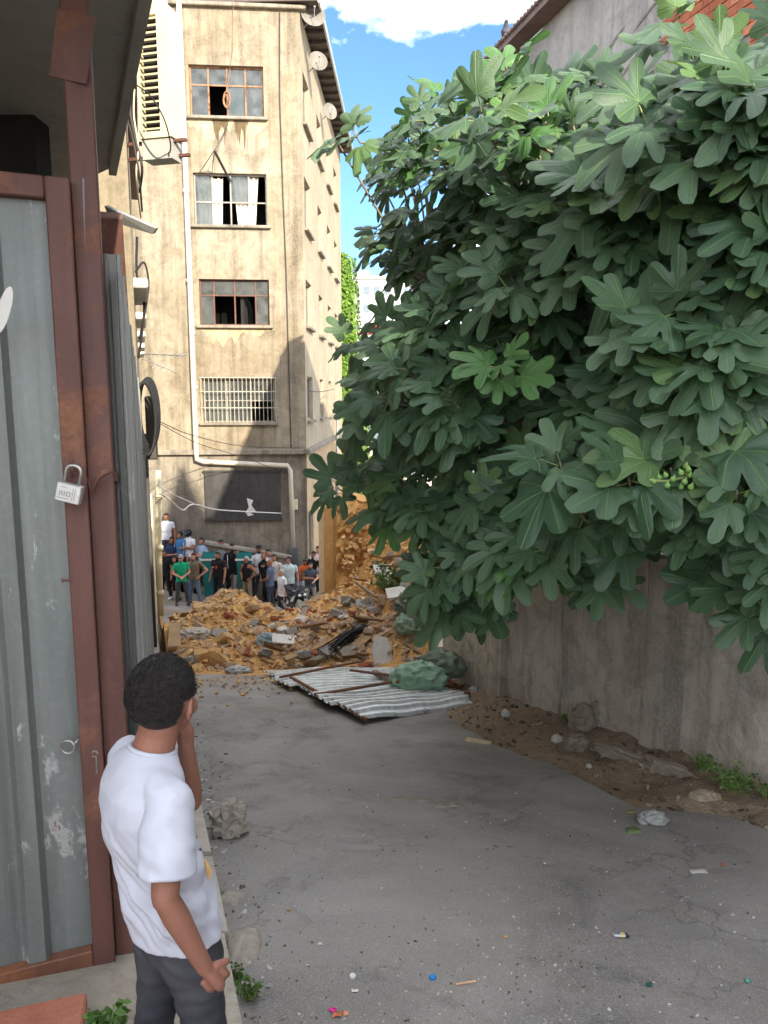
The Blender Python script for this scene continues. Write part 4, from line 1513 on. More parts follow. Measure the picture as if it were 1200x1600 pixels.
mb = MB(); mb.box(((a.x + b.x) / 2, 99, a.z - 4), (b.x - a.x, 8, 8)); mb.build('wall', m_farwhite, t)
mb = MB(); mb.prism([Vector((a.x - .4, 94.6, a.z)), Vector((b.x + .4, 94.6, a.z)), Vector((b.x - .8, 98, b.z)), Vector((a.x + 1, 98, b.z))], (0, 6, 0)); mb.build('roof', m_redroof, t)

# ================================================================== PEOPLE
def skin_mat(name, c):
    t = NT(name)
    v = t.map()
    n = t.noise(v, 7, 4)
    t.color(t.mix(n, mul(c, .85), mul(c, 1.12)))
    t.bump(t.noise(v, 90, 3), .08, .004)
    return t.set(.55, 0, .35)
skins = [skin_mat('skin tan', srgb(176, 124, 96)), skin_mat('skin warm', srgb(190, 136, 108)), skin_mat('skin brown', srgb(156, 106, 80))]
m_eye = simple('dark eye', srgb(34, 26, 22), .3, .1, 5, 0)
hairs = {'black': simple('black hair', srgb(34, 29, 26), .6, .3, 40, .5), 'brown': simple('brown hair', srgb(62, 46, 36), .6, .3, 40, .5), 'grey': simple('grey hair', srgb(168, 164, 158), .7, .2, 40, .5)}
m_shoe = simple('dark shoe', srgb(48, 46, 46), .7, .2, 8, .1)
m_shoe_w = simple('white shoe', srgb(214, 212, 206), .7, .1, 8, .1)
_cl = {}
def cl(c):
    if c not in _cl:
        _cl[c] = cloth('cloth %d %d %d' % c, srgb(*c))
    return _cl[c]

def subset(me, mask, off, name, mat, parent, world=False, jitter=0.0):
    """clothing: copy of the faces whose vertices all satisfy mask, pushed out along the normals"""
    n = len(me.vertices)
    co = np.empty(n * 3); me.vertices.foreach_get('co', co); co = co.reshape(-1, 3)
    no = np.empty(n * 3); me.vertex_normals.foreach_get('vector', no); no = no.reshape(-1, 3)
    q = co + no * off
    if jitter:
        for i in range(n):
            q[i] += no[i] * jitter * noise.noise(Vector(co[i] * 9.0))
    fs = [tuple(p.vertices) for p in me.polygons if all(mask[i] for i in p.vertices)]
    if not fs:
        return None
    used = sorted(set(i for f in fs for i in f))
    mp_ = {i: k for k, i in enumerate(used)}
    mb = MB()
    mb.add([q[i] for i in used], [tuple(mp_[i] for i in f) for f in fs])
    return mb.build(name, mat, parent, smooth=True, world=world, fix=False)

ARMS = {'down': ((.155, -.015, .635), (.165, .03, .49)), 'hip': ((.235, -.04, .665), (.125, .03, .565)), 'cross': ((.15, .03, .65), (-.03, .115, .672)),
        'fwd': ((.145, .03, .645), (.075, .17, .66)), 'face': ((.135, .09, .665), (.04, .12, .84)), 'clasp': ((.15, .01, .64), (.03, .13, .585)), 'out': ((.16, .06, .68), (.12, .22, .64))}

def person(label, x, y, zf, H, yaw, shirt, pants, hair='black', arms=('down', 'down'), sleeve=.6, shorts=False, skin=0, bulk=1.0, extra=(), stance=.06, pants_t=.95, turn=0.0, shoe=None, group='onlookers behind the rubble heap'):
    t = thing('person', label, 'person', (x, y, zf), yaw, group)
    mb = MB()
    b = bulk
    rg = []
    for z, w, d, cy in ((.46, .075, .055, 0), (.50, .094, .062, 0), (.55, .094, .064, 0), (.61, .084, .058, .002), (.68, .094, .064, .002), (.75, .108, .066, 0), (.79, .108, .06, -.004), (.82, .085, .045, -.006), (.845, .04, .036, -.004)):
        bb_ = b if z < .8 else 1
        rg.append([Vector((w * bb_ * H * math.cos(q), cy * H + d * bb_ * H * math.sin(q), z * H)) for q in [6.2832 * k / 16 for k in range(16)]])
    mb.loft(rg)
    segs = [('torso', Vector((0, 0, .48 * H)), Vector((0, 0, .8 * H)), .085 * H * b)]
    hc = Vector((0, .012 * H, .925 * H))
    Rt = Matrix.Rotation(turn, 3, 'Z')
    mb.tube([(0, -.006 * H, .8 * H), (0, 0, .89 * H)], [.036 * H, .034 * H], 10)
    segs.append(('neck', Vector((0, 0, .835 * H)), Vector((0, 0, .875 * H)), .034 * H))
    mb.ell(hc + Rt @ Vector((0, -.008 * H, .015 * H)), (.046 * H, .056 * H, .058 * H))
    mb.ell(hc + Rt @ Vector((0, .014 * H, -.022 * H)), (.038 * H, .042 * H, .046 * H))
    mb.ell(hc + Rt @ Vector((0, .058 * H, -.008 * H)), (.010 * H, .014 * H, .016 * H))
    for s in (-1, 1):
        mb.ell(hc + Rt @ Vector((s * .047 * H, -.002 * H, -.003 * H)), (.007 * H, .014 * H, .019 * H))
    segs.append(('head', hc - Vector((0, 0, .02 * H)), hc + Vector((0, 0, .02 * H)), .05 * H))
    hands = []
    for s, pose in ((-1, arms[0]), (1, arms[1])):
        e, w = ARMS[pose]
        sh = Vector((s * .108 * H * (.5 + .5 * b), -.005 * H, .795 * H))
        el = Vector((s * e[0] * (.6 + .4 * b), e[1], e[2])) * H
        wr = Vector((s * w[0] * (.6 + .4 * b), w[1] + (.02 if pose == 'cross' and s < 0 else 0) + (.04 * (b - 1)), w[2] - (.02 if pose == 'cross' and s < 0 else 0))) * H
        mb.capsule([sh, (sh + el) / 2, el], [.034 * H, .030 * H, .025 * H], 10)
        mb.capsule([el, el.lerp(wr, .35), wr], [.025 * H, .025 * H, .017 * H], 10)
        d = (wr - el).normalized()
        side = d.cross(Vector((0, 1, .3)))
        side = side.normalized() if side.length > .1 else Vector((1, 0, 0))
        mb.capsule([wr, wr + d * .045 * H], [.017 * H, .020 * H], 8, sq=.6)
        for k in range(4):
            o_ = side * (k - 1.5) * .0095 * H
            p = wr + d * .05 * H + o_
            mb.capsule([p, p + d * .022 * H, p + (d + Vector((0, .5, -.3)) * .6).normalized() * .04 * H], [.0058 * H] * 3, 6)
        mb.capsule([wr + d * .012 * H - side * .018 * H, wr + d * .04 * H - side * .032 * H], [.007 * H, .006 * H], 6)
        segs += [('uarm', sh, el, .03 * H), ('farm', el, wr, .021 * H), ('hand', wr, wr + d * .09 * H, .018 * H)]
    for s in (-1, 1):
        hp = Vector((s * .052 * H, 0, .49 * H))
        kn = Vector((s * (.05 + stance * .5) * H, .012 * H, .275 * H))
        an = Vector((s * (.045 + stance) * H, -.012 * H, .045 * H))
        mb.capsule([hp, hp.lerp(kn, .5), kn], [.054 * H * (.5 + .5 * b), .047 * H, .036 * H], 12)
        mb.capsule([kn, kn.lerp(an, .35), an], [.035 * H, .034 * H, .023 * H], 12)
        mb.capsule([an + Vector((0, -.012 * H, -.02 * H)), an + Vector((s * .01 * H, .06 * H, -.024 * H)), an + Vector((s * .014 * H, .095 * H, -.028 * H))], [.024 * H, .024 * H, .018 * H], 8, sq=.8)
        segs += [('thigh', hp, kn, .045 * H), ('calf', kn, an, .03 * H), ('foot', an + Vector((0, 0, -.025 * H)), an + Vector((0, .09 * H, -.025 * H)), .022 * H)]
    me = remeshed(mb, .0165, [skins[skin]], 'body', 2)
    body = link('body', me, t, False)
    n = len(me.vertices)
    co = np.empty(n * 3); me.vertices.foreach_get('co', co); co = co.reshape(-1, 3)
    best = np.full(n, 1e9); lab = np.zeros(n, int); tt = np.zeros(n)
    for i, (nm, a, bb_, r) in enumerate(segs):
        a_, d_ = np.array(a), np.array(bb_ - a)
        q = np.clip(((co - a_) @ d_) / (d_ @ d_), 0, 1)
        dist = np.linalg.norm(co - (a_ + q[:, None] * d_), axis=1) - r
        m = dist < best
        best[m] = dist[m]; lab[m] = i; tt[m] = q[m]
    names = np.array([s[0] for s in segs])[lab]
    z = co[:, 2] / H
    sh_m = ((names == 'torso') & (z > .47)) | ((names == 'uarm') & (tt < sleeve)) | ((names == 'neck') & (z < .835)) | ((names == 'thigh') & (z > .47))
    if sleeve > 1:
        sh_m |= (names == 'uarm') | ((names == 'farm') & (tt < sleeve - 1))
    if 'tank' in extra:
        sh_m = ((names == 'torso') & (z > .47) & ((z < .77) | (np.abs(co[:, 0]) / H < .06)))
    subset(me, sh_m, .012 * bulk, 'shirt', cl(shirt), t, jitter=.012)
    pt_m = ((names == 'thigh') & (tt < (.9 if shorts else 2))) | ((names == 'torso') & (z < .515))
    if not shorts:
        pt_m |= (names == 'calf') & (tt < pants_t)
    subset(me, pt_m & (z < .52), .009, 'trousers', cl(pants), t, jitter=.01)
    for s in (-1, 1):
        subset(me, ((names == 'foot') | ((names == 'calf') & (tt > .96))) & (co[:, 0] * s > 0), .007, 'shoe', shoe or m_shoe, t)
    hl = (co - np.array(hc)) / H
    c_, s_ = math.cos(-turn), math.sin(-turn)
    hx, hy = hl[:, 0] * c_ - hl[:, 1] * s_, hl[:, 0] * s_ + hl[:, 1] * c_
    hz = hl[:, 2]
    hd = names == 'head'
    if hair != 'bald':
        hm = hd & ((hz > .034) | ((hy < .008) & (hz > .0)) | ((hy < -.02) & (hz > -.03)))
        subset(me, hm, .012, 'hair', hairs[hair], t, jitter=.015)
    if 'beard' in extra:
        subset(me, hd & (hy > .012) & (hz < -.022), .006, 'beard', hairs['black'], t)
    if 'glasses' in extra:
        g = MB()
        for s in (-1, 1):
            g.box(hc + Rt @ Vector((s * .02 * H, .055 * H, .006 * H)), (.03 * H, .008 * H, .016 * H), Rt)
        g.box(hc + Rt @ Vector((0, .054 * H, .008 * H)), (.09 * H, .004 * H, .004 * H), Rt)
        g.build('sunglasses', m_eye, t, world=False)
    else:
        for s in (-1, 1):
            g = MB(); g.ell(hc + Rt @ Vector((s * .018 * H, .050 * H, .004 * H)), (.008 * H, .005 * H, .0045 * H)); g.build('eye', m_eye, t, world=False)
    g = MB(); g.ell(hc + Rt @ Vector((0, .052 * H, -.034 * H)), (.014 * H, .005 * H, .004 * H)); g.build('mouth', simple('lip', srgb(140, 82, 72), .6, .1, 5, 0) if 'm_lip' not in globals() else globals()['m_lip'], t, world=False)
    if 'helmet' in extra:
        g = MB(); g.ell(hc + Vector((0, -.004 * H, .012 * H)), (.072 * H, .082 * H, .08 * H), nu=18, nv=12)
        h = g.build('helmet', simple('glossy black helmet', srgb(24, 26, 30), .2, .1, 4, 0), t, smooth=True, world=False)
        g = MB(); g.ell(hc + Vector((0, .03 * H, .012 * H)), (.055 * H, .055 * H, .03 * H)); g.build('visor', simple('visor', srgb(70, 92, 110), .1, .1, 4, 0), t, smooth=True, world=False)
    if 'cap' in extra:
        g = MB(); g.ell(hc + Rt @ Vector((0, -.006 * H, .045 * H)), (.054 * H, .064 * H, .04 * H)); g.box(hc + Rt @ Vector((0, .07 * H, .035 * H)), (.07 * H, .06 * H, .008 * H), Rt, 0, .01)
        g.build('cap', cl((60, 54, 50)), t, smooth=False, world=False)
    if 'logo' in extra:
        g = MB(); ring = [Vector((-.035 * H + .022 * H * math.cos(q), .078 * H * b, .715 * H + .026 * H * math.sin(q))) for q in [5.2 * k / 14 + .6 for k in range(15)]]
        g.tube(ring, .007 * H, 6); g.ell((-.035 * H, .078 * H * b, .715 * H), (.012 * H, .006 * H, .012 * H))
        for k in range(2): g.box((.045 * H, .074 * H * b, (.715 - .016 * k) * H), (.04 * H, .006 * H, .007 * H), None, 1)
        g.build('shirt_print', [cl((206, 84, 50)), cl((196, 196, 196))], t, world=False)
    if 'stripes' in extra:
        for s in (-1, 1):
            g = MB(); g.tube([(s * .10 * H, .03 * H, .80 * H), (s * .105 * H, .055 * H, .7 * H), (s * .1 * H, .055 * H, .55 * H)], .006 * H, 5); g.build('side_stripe', cl((220, 220, 220)), t, world=False)
    return t
m_lip = simple('lips', srgb(146, 86, 76), .6, .1, 5, 0)

# ---- crowd: (head column, head-top row, height, label, ...)
B, K, Wh, G = (40, 40, 44), (34, 33, 36), (222, 222, 228), (150, 150, 152)
crowd = [
    (259, 802, 1.75, 'young man in a white tee standing highest at the left end of the crowd', Wh, (70, 70, 80), dict(arms=('down', 'down'))),
    (267, 838, 1.74, 'man in a navy tee below the young man in white', (44, 58, 92), (60, 60, 66), dict(arms=('down', 'cross'), bulk=1.12)),
    (281, 830, 1.74, 'man in a blue and white striped jersey next to the helmeted rider', (70, 120, 170), B, dict(extra=('stripes',), turn=-.8)),
    (294, 828, 1.76, 'rider in a white tee wearing a black motorcycle helmet', Wh, (120, 120, 116), dict(extra=('helmet',), arms=('cross', 'cross'))),
    (315, 840, 1.72, 'person in a light blue tee and red trousers with one arm raised', (176, 192, 220), (150, 26, 52), dict(arms=('fwd', 'cross'), shoe=m_shoe_w)),
    (257, 859, 1.66, 'teenager all in black at the left edge of the crowd', K, K, dict(arms=('down', 'down'), shoe=m_shoe_w)),
    (272, 869, 1.50, 'child in a dark tee and shorts beside the man in green', (46, 44, 50), (60, 56, 62), dict(shorts=True)),
    (282, 866, 1.72, 'grey-haired man in a bright green tee and dark trousers', (34, 160, 112), (72, 72, 74), dict(hair='grey', arms=('clasp', 'clasp'), extra=('glasses',), turn=-.3)),
    (302, 864, 1.74, 'stocky man in an olive brown tee and jeans with a hand on his hip', (118, 104, 84), (104, 120, 138), dict(arms=('hip', 'down'), bulk=1.18)),
    (345, 843, 1.80, 'bearded man in a grey tee at the back of the crowd', (138, 140, 144), B, dict(extra=('beard',))),
    (340, 862, 1.76, 'big man in a black tee with a round red and orange print', (38, 36, 38), B, dict(extra=('logo', 'beard'), bulk=1.2, arms=('down', 'down'))),
    (362, 849, 1.80, 'bearded man in a black tee with white side stripes', (36, 36, 40), B, dict(extra=('stripes', 'beard'))),
    (372, 857, 1.74, 'man in a plain black tee and pale grey trousers', (42, 42, 46), (176, 176, 172), dict(hair='brown')),
    (385, 869, 1.68, 'tanned grey-haired man in a black tank top with bare arms', (38, 36, 38), (150, 130, 100), dict(hair='grey', extra=('tank',), arms=('hip', 'clasp'), sleeve=0, skin=2)),
    (404, 852, 1.78, 'man in a white shirt looking down at his phone', Wh, (66, 66, 72), dict(extra=('cap', 'beard'), arms=('fwd', 'fwd'), sleeve=.8)),
    (412, 864, 1.74, 'heavy balding man in a black tee leaning to the left', (40, 40, 44), (120, 118, 112), dict(hair='bald', bulk=1.15, turn=.5)),
    (419, 858, 1.74, 'dark-haired man in a white tee behind the balding man', (226, 214, 212), B, dict()),
    (422, 874, 1.72, 'balding man in a slate blue tee seen from the side', (92, 102, 122), (60, 64, 74), dict(hair='bald', yawo=-1.2, arms=('clasp', 'clasp'))),
    (428, 866, 1.74, 'man in a cream tee behind the man in slate blue', (216, 200, 186), B, dict()),
    (451, 869, 1.80, 'broad man in a pale grey green tee facing the rubble', (188, 200, 196), (90, 96, 104), dict(bulk=1.15, turn=-.6)),
    (440, 889, 1.70, 'grey-haired man in a pale tee seen side-on in front of the motorcycle', (212, 208, 208), (50, 52, 58), dict(hair='grey', yawo=-1.3, skin=1)),
    (476, 874, 1.40, 'boy in an orange tee by the motorcycle handlebar', (214, 102, 50), B, dict(arms=('fwd', 'fwd'))),
    (485, 878, 1.66, 'man in a dark grey tee leaning over the motorcycle with folded arms', (76, 80, 88), (150, 146, 138), dict(arms=('out', 'cross'), bulk=1.12, skin=1)),
    (490, 861, 1.74, 'man in black standing at the pillar end of the crowd', (36, 35, 38), K, dict(sleeve=1.6)),
    (497, 853, 1.74, 'person in a pale pink shirt half hidden at the plaster pillar', (220, 200, 204), B, dict(sleeve=1.8)),
]
plat = []
for (u, v, H, lab, shirt, pants, kw) in crowd:
    x, z = ray(u, v)
    best = None
    for k in range(31):
        d = 22.6 + .11 * k
        p = at(u, v, d)
        e = abs(p.z - H - gxy(p.x, d))
        if best is None or e < best[0] - .004:
            best = (e, d)
    d = best[1]
    head = at(u, v, d)
    zf = gxy(head.x, d)
    if head.z - H - zf > .24:
        zf = head.z - H
        plat.append((head.x, d, zf))
    else:
        H = max(.9 * H, min(1.16 * H, head.z - zf))
        zf = head.z - H if abs(head.z - H - zf) < .02 else zf
    kw = dict(kw)
    yawo = kw.pop('yawo', 0.0)
    person(lab, head.x, d, zf, H, math.pi + rnd.uniform(-.6, .6) + yawo, shirt, pants, skin=kw.pop('skin', rnd.choice((0, 0, 1, 2))), **kw)
# stepped platform that lifts the back row
for k, (x, y, zf) in enumerate(plat):
    mb = MB()
    mb.box((x, y + .02, (zf + ZB - .3) / 2 - .003), (.62, .5, zf - ZB + .3), None, 0, .02)
    tag(mb.build('stone_block', m_slab), ['tall stone block under the young man in white', 'stone block under the helmeted rider', 'stone block under the man in the striped jersey', 'stone block hidden behind the crowd'][min(k, 3)], 'block', 'stone blocks under the back row')

# ---- motorcycle
mc_p = at(462, 944, 22.9)
mc = thing('motorcycle', 'black and white motorcycle parked in front of the onlookers', 'motorcycle', (mc_p.x, 22.9, gxy(mc_p.x, 22.9)), R(-152))
m_gloss = simple('glossy black paint', srgb(26, 28, 34), .25, .1, 4, 0)
m_mwhite = simple('white fairing', srgb(210, 214, 218), .3, .05, 4, 0)
m_chrome = simple('chrome', srgb(190, 190, 190), .2, .1, 8, 0, .9)
def mcp(mb, name, mat, smooth=True, parent=None):
    o = mb.build(name, mat, mc if parent is None else None, smooth=smooth, world=False)
    if parent: o.parent = parent
    return o
for y, nm in ((.68, 'f'), (-.66, 'r')):
    mb = MB(); mb.tube([(0, y + .25 * math.cos(q), .3 + .25 * math.sin(q)) for q in [6.2832 * k / 24 for k in range(25)]], .05, 8, 0, False)
    w = mcp(mb, 'wheel', m_black)
    mb = MB()
    mb.tube([(0, y + .2 * math.cos(q), .3 + .2 * math.sin(q)) for q in [6.2832 * k / 24 for k in range(25)]], .018, 6, 0, False)
    for k in range(5):
        q = 6.2832 * k / 5
        mb.beam((0, y, .3), (0, y + .2 * math.cos(q), .3 + .2 * math.sin(q)), .03, .03)
    mb.tube([(-.06, y, .3), (.06, y, .3)], .04, 8)
    mcp(mb, 'rim', m_chrome, parent=w)
for s in (-1, 1):
    mb = MB(); mb.tube([(s * .09, .7, .3), (s * .09, .5, .78), (s * .08, .45, .92)], .03, 8); mcp(mb, 'fork_leg', m_chrome)
mb = MB(); mb.tube([(-.38, .36, 1.06), (-.2, .42, 1.02), (0, .46, .98), (.2, .42, 1.02), (.38, .36, 1.06)], .018, 6); mcp(mb, 'handlebar', m_chrome)
for s in (-1, 1):
    mb = MB(); mb.tube([(s * .38, .36, 1.06), (s * .25, .4, 1.03)], .026, 8); mcp(mb, 'grip', m_black)
    mb = MB(); mb.tube([(s * .22, .42, 1.02), (s * .27, .44, 1.2)], .008, 5); mb.ell((s * .28, .45, 1.23), (.06, .012, .04)); mcp(mb, 'mirror', m_black)
mb = MB(); mb.ell((0, .14, .8), (.16, .3, .17)); mcp(mb, 'tank', m_gloss)
mb = MB(); mb.loft([[Vector((w * math.cos(q), y, z + h * math.sin(q))) for q in [6.2832 * k / 12 for k in range(12)]] for y, w, h, z in ((.58, .03, .04, .92), (.52, .17, .16, .86), (.38, .2, .2, .8), (.2, .18, .2, .68), (0, .14, .16, .58))]); fa = mcp(mb, 'fairing', m_gloss)
for s in (-1, 1):
    mb = MB(); mb.prism([Vector((s * .19, .5, .9)), Vector((s * .205, .3, .82)), Vector((s * .19, .06, .62)), Vector((s * .2, .3, .66))], (s * .02, 0, 0)); mcp(mb, 'side_panel', m_mwhite, False)
    mb = MB(); mb.ell((s * .08, .56, .9), (.06, .04, .045)); mcp(mb, 'headlight', simple('headlight glass', srgb(220, 224, 228), .1, .05, 4, 0))
mb = MB(); mb.loft([[Vector((x * .15, .5 - .1 * t - .04 * (x * x), 1.0 + .3 * t)) for x in (-1, -.5, 0, .5, 1)] + [Vector((x * .15, .49 - .1 * t - .04 * (x * x), 1.0 + .3 * t)) for x in (1, .5, 0, -.5, -1)] for t in (0, .5, 1)]); mcp(mb, 'windscreen', m_glass)
mb = MB(); mb.loft([[Vector((w * math.cos(q), y, z + h * math.sin(q))) for q in [6.2832 * k / 12 for k in range(12)]] for y, w, h, z in ((.0, .1, .05, .78), (-.2, .15, .06, .76), (-.5, .14, .06, .82), (-.8, .08, .04, .9))]); mcp(mb, 'seat', m_black)
mb = MB(); mb.box((0, .05, .42), (.3, .5, .34), None, 0, .06); mcp(mb, 'engine', m_cable, False)
mb = MB(); mb.tube([(.14, .25, .35), (.17, -.1, .25), (.17, -.5, .34), (.17, -.8, .4)], [.03, .035, .06, .05], 8); mcp(mb, 'exhaust', m_chrome)
mb = MB(); mb.tube([(0, .68 + .31 * math.cos(q), .3 + .31 * math.sin(q)) for q in [.3 + 2.2 * k / 10 for k in range(11)]], .06, 6, sq=.3); mcp(mb, 'mudguard', m_gloss)
mb = MB(); mb.beam((0, -.2, .4), (0, -.66, .3), .08, .06); mcp(mb, 'swingarm', m_cable, False)

# ================================================================== THE BOY IN THE FOREGROUND
by = thing('person', 'boy in a white tee and charcoal jeans looking down the street', 'person', (-.66, 2.0, -.41), R(-50))
sk = skin_mat('boy skin', srgb(146, 100, 82))
mb = MB()
HC = Vector((.012, .045, 1.372))
HR = Matrix.Rotation(R(32), 3, 'Z') @ Matrix.Rotation(R(-4), 3, 'X')
mb.ell(HC + HR @ Vector((0, -.012, .02)), (.081, .095, .098), HR, 24, 16)
mb.ell(HC + HR @ Vector((0, .035, -.035)), (.056, .058, .072), HR, 20, 14)
mb.ell(HC + HR @ Vector((0, .094, -.018)), (.013, .02, .024), HR)
mb.ell(HC + HR @ Vector((0, .078, -.062)), (.024, .014, .012), HR)
mb.ell(HC + HR @ Vector((0, .075, -.09)), (.024, .018, .018), HR)
for s in (-1, 1):
    e = HC + HR @ Vector((s * .085, -.005, -.015))
    Re = HR @ Matrix.Rotation(s * R(22), 3, 'Z') @ Matrix.Rotation(R(-12), 3, 'X')
    mb.ell(e, (.009, .021, .033), Re)
    mb.tube([e + Re @ Vector((s * .006, .018 * math.cos(q), .028 * math.sin(q) + .002)) for q in [-.6 + 4.2 * k / 12 for k in range(13)]], .0055, 6)
    mb.ell(HC + HR @ Vector((s * .045, .062, -.03)), (.022, .022, .028), HR)
mb.tube([(.0, -.02, 1.14), (.004, .0, 1.21), (.008, .025, 1.28), HC + HR @ Vector((0, -.01, -.03))], [.08, .06, .056, .058], 16)
# trapezius and shoulders
mb.capsule([(-.12, -.01, 1.14), (0, -.015, 1.165), (.12, -.015, 1.14)], [.04, .05, .04], 12)
mb.loft([[Vector((w * math.cos(q), cy + d * math.sin(q), z)) for q in [6.2832 * k / 18 for k in range(18)]] for z, w, d, cy in ((.70, .12, .085, .05), (.80, .12, .085, .035), (.95, .13, .088, -.005), (1.08, .145, .09, -.02), (1.17, .13, .075, -.012))])
# right arm
RS, RE, RW = Vector((.165, -.015, 1.15)), Vector((.222, -.066, .93)), Vector((.255, .022, .70))
mb.capsule([RS, RS.lerp(RE, .4), RE], [.046, .043, .036], 14)
mb.capsule([RE, RE.lerp(RW, .28), RE.lerp(RW, .7), RW], [.0355, .038, .030, .024], 14, sq=.92)
# right hand: palm and five fingers, loosely curled
hd_ = (RW - RE).normalized()
pz = Vector((.1, .5, -.86)).normalized()               # direction of the hand
pn = Vector((-.9, .1, .1)); pn = (pn - pz * pn.dot(pz)).normalized()    # palm faces the thigh
ps = pz.cross(pn).normalized()                           # across the knuckles
if ps.y < 0: ps = -ps
palm0 = RW
mb.capsule([palm0, palm0 + pz * .03, palm0 + pz * .058], [.024, .030, .031], 12, sq=.62)
for k in range(4):
    o_ = ps * (k - 1.5) * .0188
    a = palm0 + pz * .062 + o_ * .95
    L = (.031, .036, .034, .027)[3 - k]
    b_ = a + (pz * .75 + pn * .55).normalized() * L
    c_ = b_ + (pn * .95 - pz * .25).normalized() * L * .8
    d_ = c_ + (-pz * .9 + pn * .2).normalized() * L * .55
    mb.capsule([a - pz * .03, a, b_, c_, d_], [.009, .0088, .0082, .0074, .0068], 8)
th0 = palm0 + pz * .018 + ps * .022
mb.capsule([th0, th0 + (pz * .6 + ps * .6 + pn * .3).normalized() * .034, th0 + (pz * .6 + ps * .6 + pn * .3).normalized() * .034 + (pz * .75 + pn * .7).normalized() * .03], [.0125, .0105, .0085], 8)
# left arm bent up in front
LS_, LE, LW = Vector((-.16, .0, 1.15)), Vector((-.105, .165, .975)), Vector((-.045, .13, 1.19))
mb.capsule([LS_, LS_.lerp(LE, .4), LE], [.046, .042, .036], 14)
mb.capsule([LE, LE.lerp(LW, .3), LW], [.036, .036, .024], 14)
ld = (LW - LE).normalized()
mb.capsule([LW, LW + ld * .055], [.025, .029], 10, sq=.6)
for k in range(4):
    o_ = Vector((0, .35, .94)) * (k - 1.5) * .0175
    a = LW + ld * .06 + o_
    mb.capsule([a - ld * .02, a + ld * .03, a + ld * .045 + Vector((.0, -.03, 0))], [.009, .0085, .007], 8)
mb.capsule([LW + ld * .02 + Vector((0, 0, .022)), LW + ld * .05 + Vector((0, -.01, .045))], [.011, .009], 8)
# legs
for s, fy in ((-1, -.03), (1, .07)):
    mb.capsule([(s * .075, .05, .72), (s * .09, .05 + fy * .5, .42), (s * .095, .03 + fy, .09)], [.07, .05, .033], 12)
    mb.capsule([(s * .095, .02 + fy, .045), (s * .105, .14 + fy, .035)], [.034, .028], 8)
bme = remeshed(mb, .0042, [sk], 'body', 3)
link('body', bme, by, False)
for s in (-1, 1):
    g = MB(); g.ell(HC + HR @ Vector((s * .03, .079, .0)), (.012, .008, .007), HR); g.build('eye', m_eye, by, True, False)

# hair: short curly cap with an uneven surface and tufts
m_boyhair = NT('boy hair')
v_ = m_boyhair.map()
hn = m_boyhair.noise(v_, 60, 5, .7, 1.5)
m_boyhair.color(m_boyhair.mix(m_boyhair.ramp(hn, .35, .7), srgb(18, 16, 15), srgb(58, 50, 46)))
m_boyhair.bump(hn, 1.0, .012)
m_boyhair = m_boyhair.set(.55, 0, .45)
nu, nv = 96, 64
V, keep, fs = [], [], []
hp_rng = random.Random(11)
for i in range(nv + 1):
    th = math.pi * i / nv
    for k in range(nu):
        a = 6.28318 * k / nu
        d = Vector((math.sin(th) * math.cos(a), math.sin(th) * math.sin(a), math.cos(th)))
        p = Vector((d.x * .09, d.y * .105 - .012, d.z * .108 + .022))
        low = max(0.0, min(1.0, (-p.z - .0) / .07))
        r_ = 1 + (1 - low) * (.03 * noise.noise(d * 4) + .02 * noise.noise(d * 14) + .028 * noise.noise(d * 40) + .02 * noise.noise(d * 70)) - low * .065
        q = Vector((p.x * r_, (p.y + .012) * r_ - .012, (p.z - .02) * r_ + .02))
        V.append(HC + HR @ q)
        x_, y_, z_ = abs(p.x), p.y, p.z
        lim = -.08 if y_ < -.035 else (-.08 + (y_ + .035) / .05 * .085 if y_ < .015 else (.007 + (y_ - .015) * .9))
        lim += .006 * noise.noise(Vector((a * 3, 0, 0)))
        if x_ > .066 and -.035 < y_ < .02:
            lim = max(lim, .012)
        keep.append(z_ > lim)
for i in range(nv):
    for k in range(nu):
        f = (i * nu + k, (i + 1) * nu + k, (i + 1) * nu + (k + 1) % nu, i * nu + (k + 1) % nu)
        if all(keep[j] for j in f):
            fs.append(f)
mbh = MB().add(V, fs)
for _ in range(5200):
    d = Vector((hp_rng.gauss(0, 1), hp_rng.gauss(0, 1), hp_rng.gauss(0, 1))).normalized()
    if d.z < -.1 and d.y > -.25: continue
    if d.z < -.55: continue
    if d.y > .45 and d.z < .35: continue
    base = Vector((d.x * .089, d.y * .104 - .012, d.z * .107 + .022))
    if abs(base.x) > .06 and -.04 < base.y < .03 and base.z < .02: continue
    n_ = d
    t_ = d.cross(Vector((hp_rng.uniform(-1, 1), hp_rng.uniform(-1, 1), hp_rng.uniform(-1, 1)))).normalized()
    s_ = .0035 if d.z < -.2 else .0095
    w_ = d.cross(t_) * .001
    p0_, p1_, p2_ = base - n_ * .002, base + n_ * s_ * .7 + t_ * s_ * .35, base + n_ * s_ * .75 + t_ * s_ * 1.0
    b0 = len(mbh.v)
    mbh.add([HC + HR @ q for q in (p0_ - w_, p0_ + w_, p1_ + w_, p1_ - w_, p2_)], [(0, 1, 2, 3), (3, 2, 4)])
mbh.build('hair', m_boyhair, by, smooth=True, world=False, fix=False)

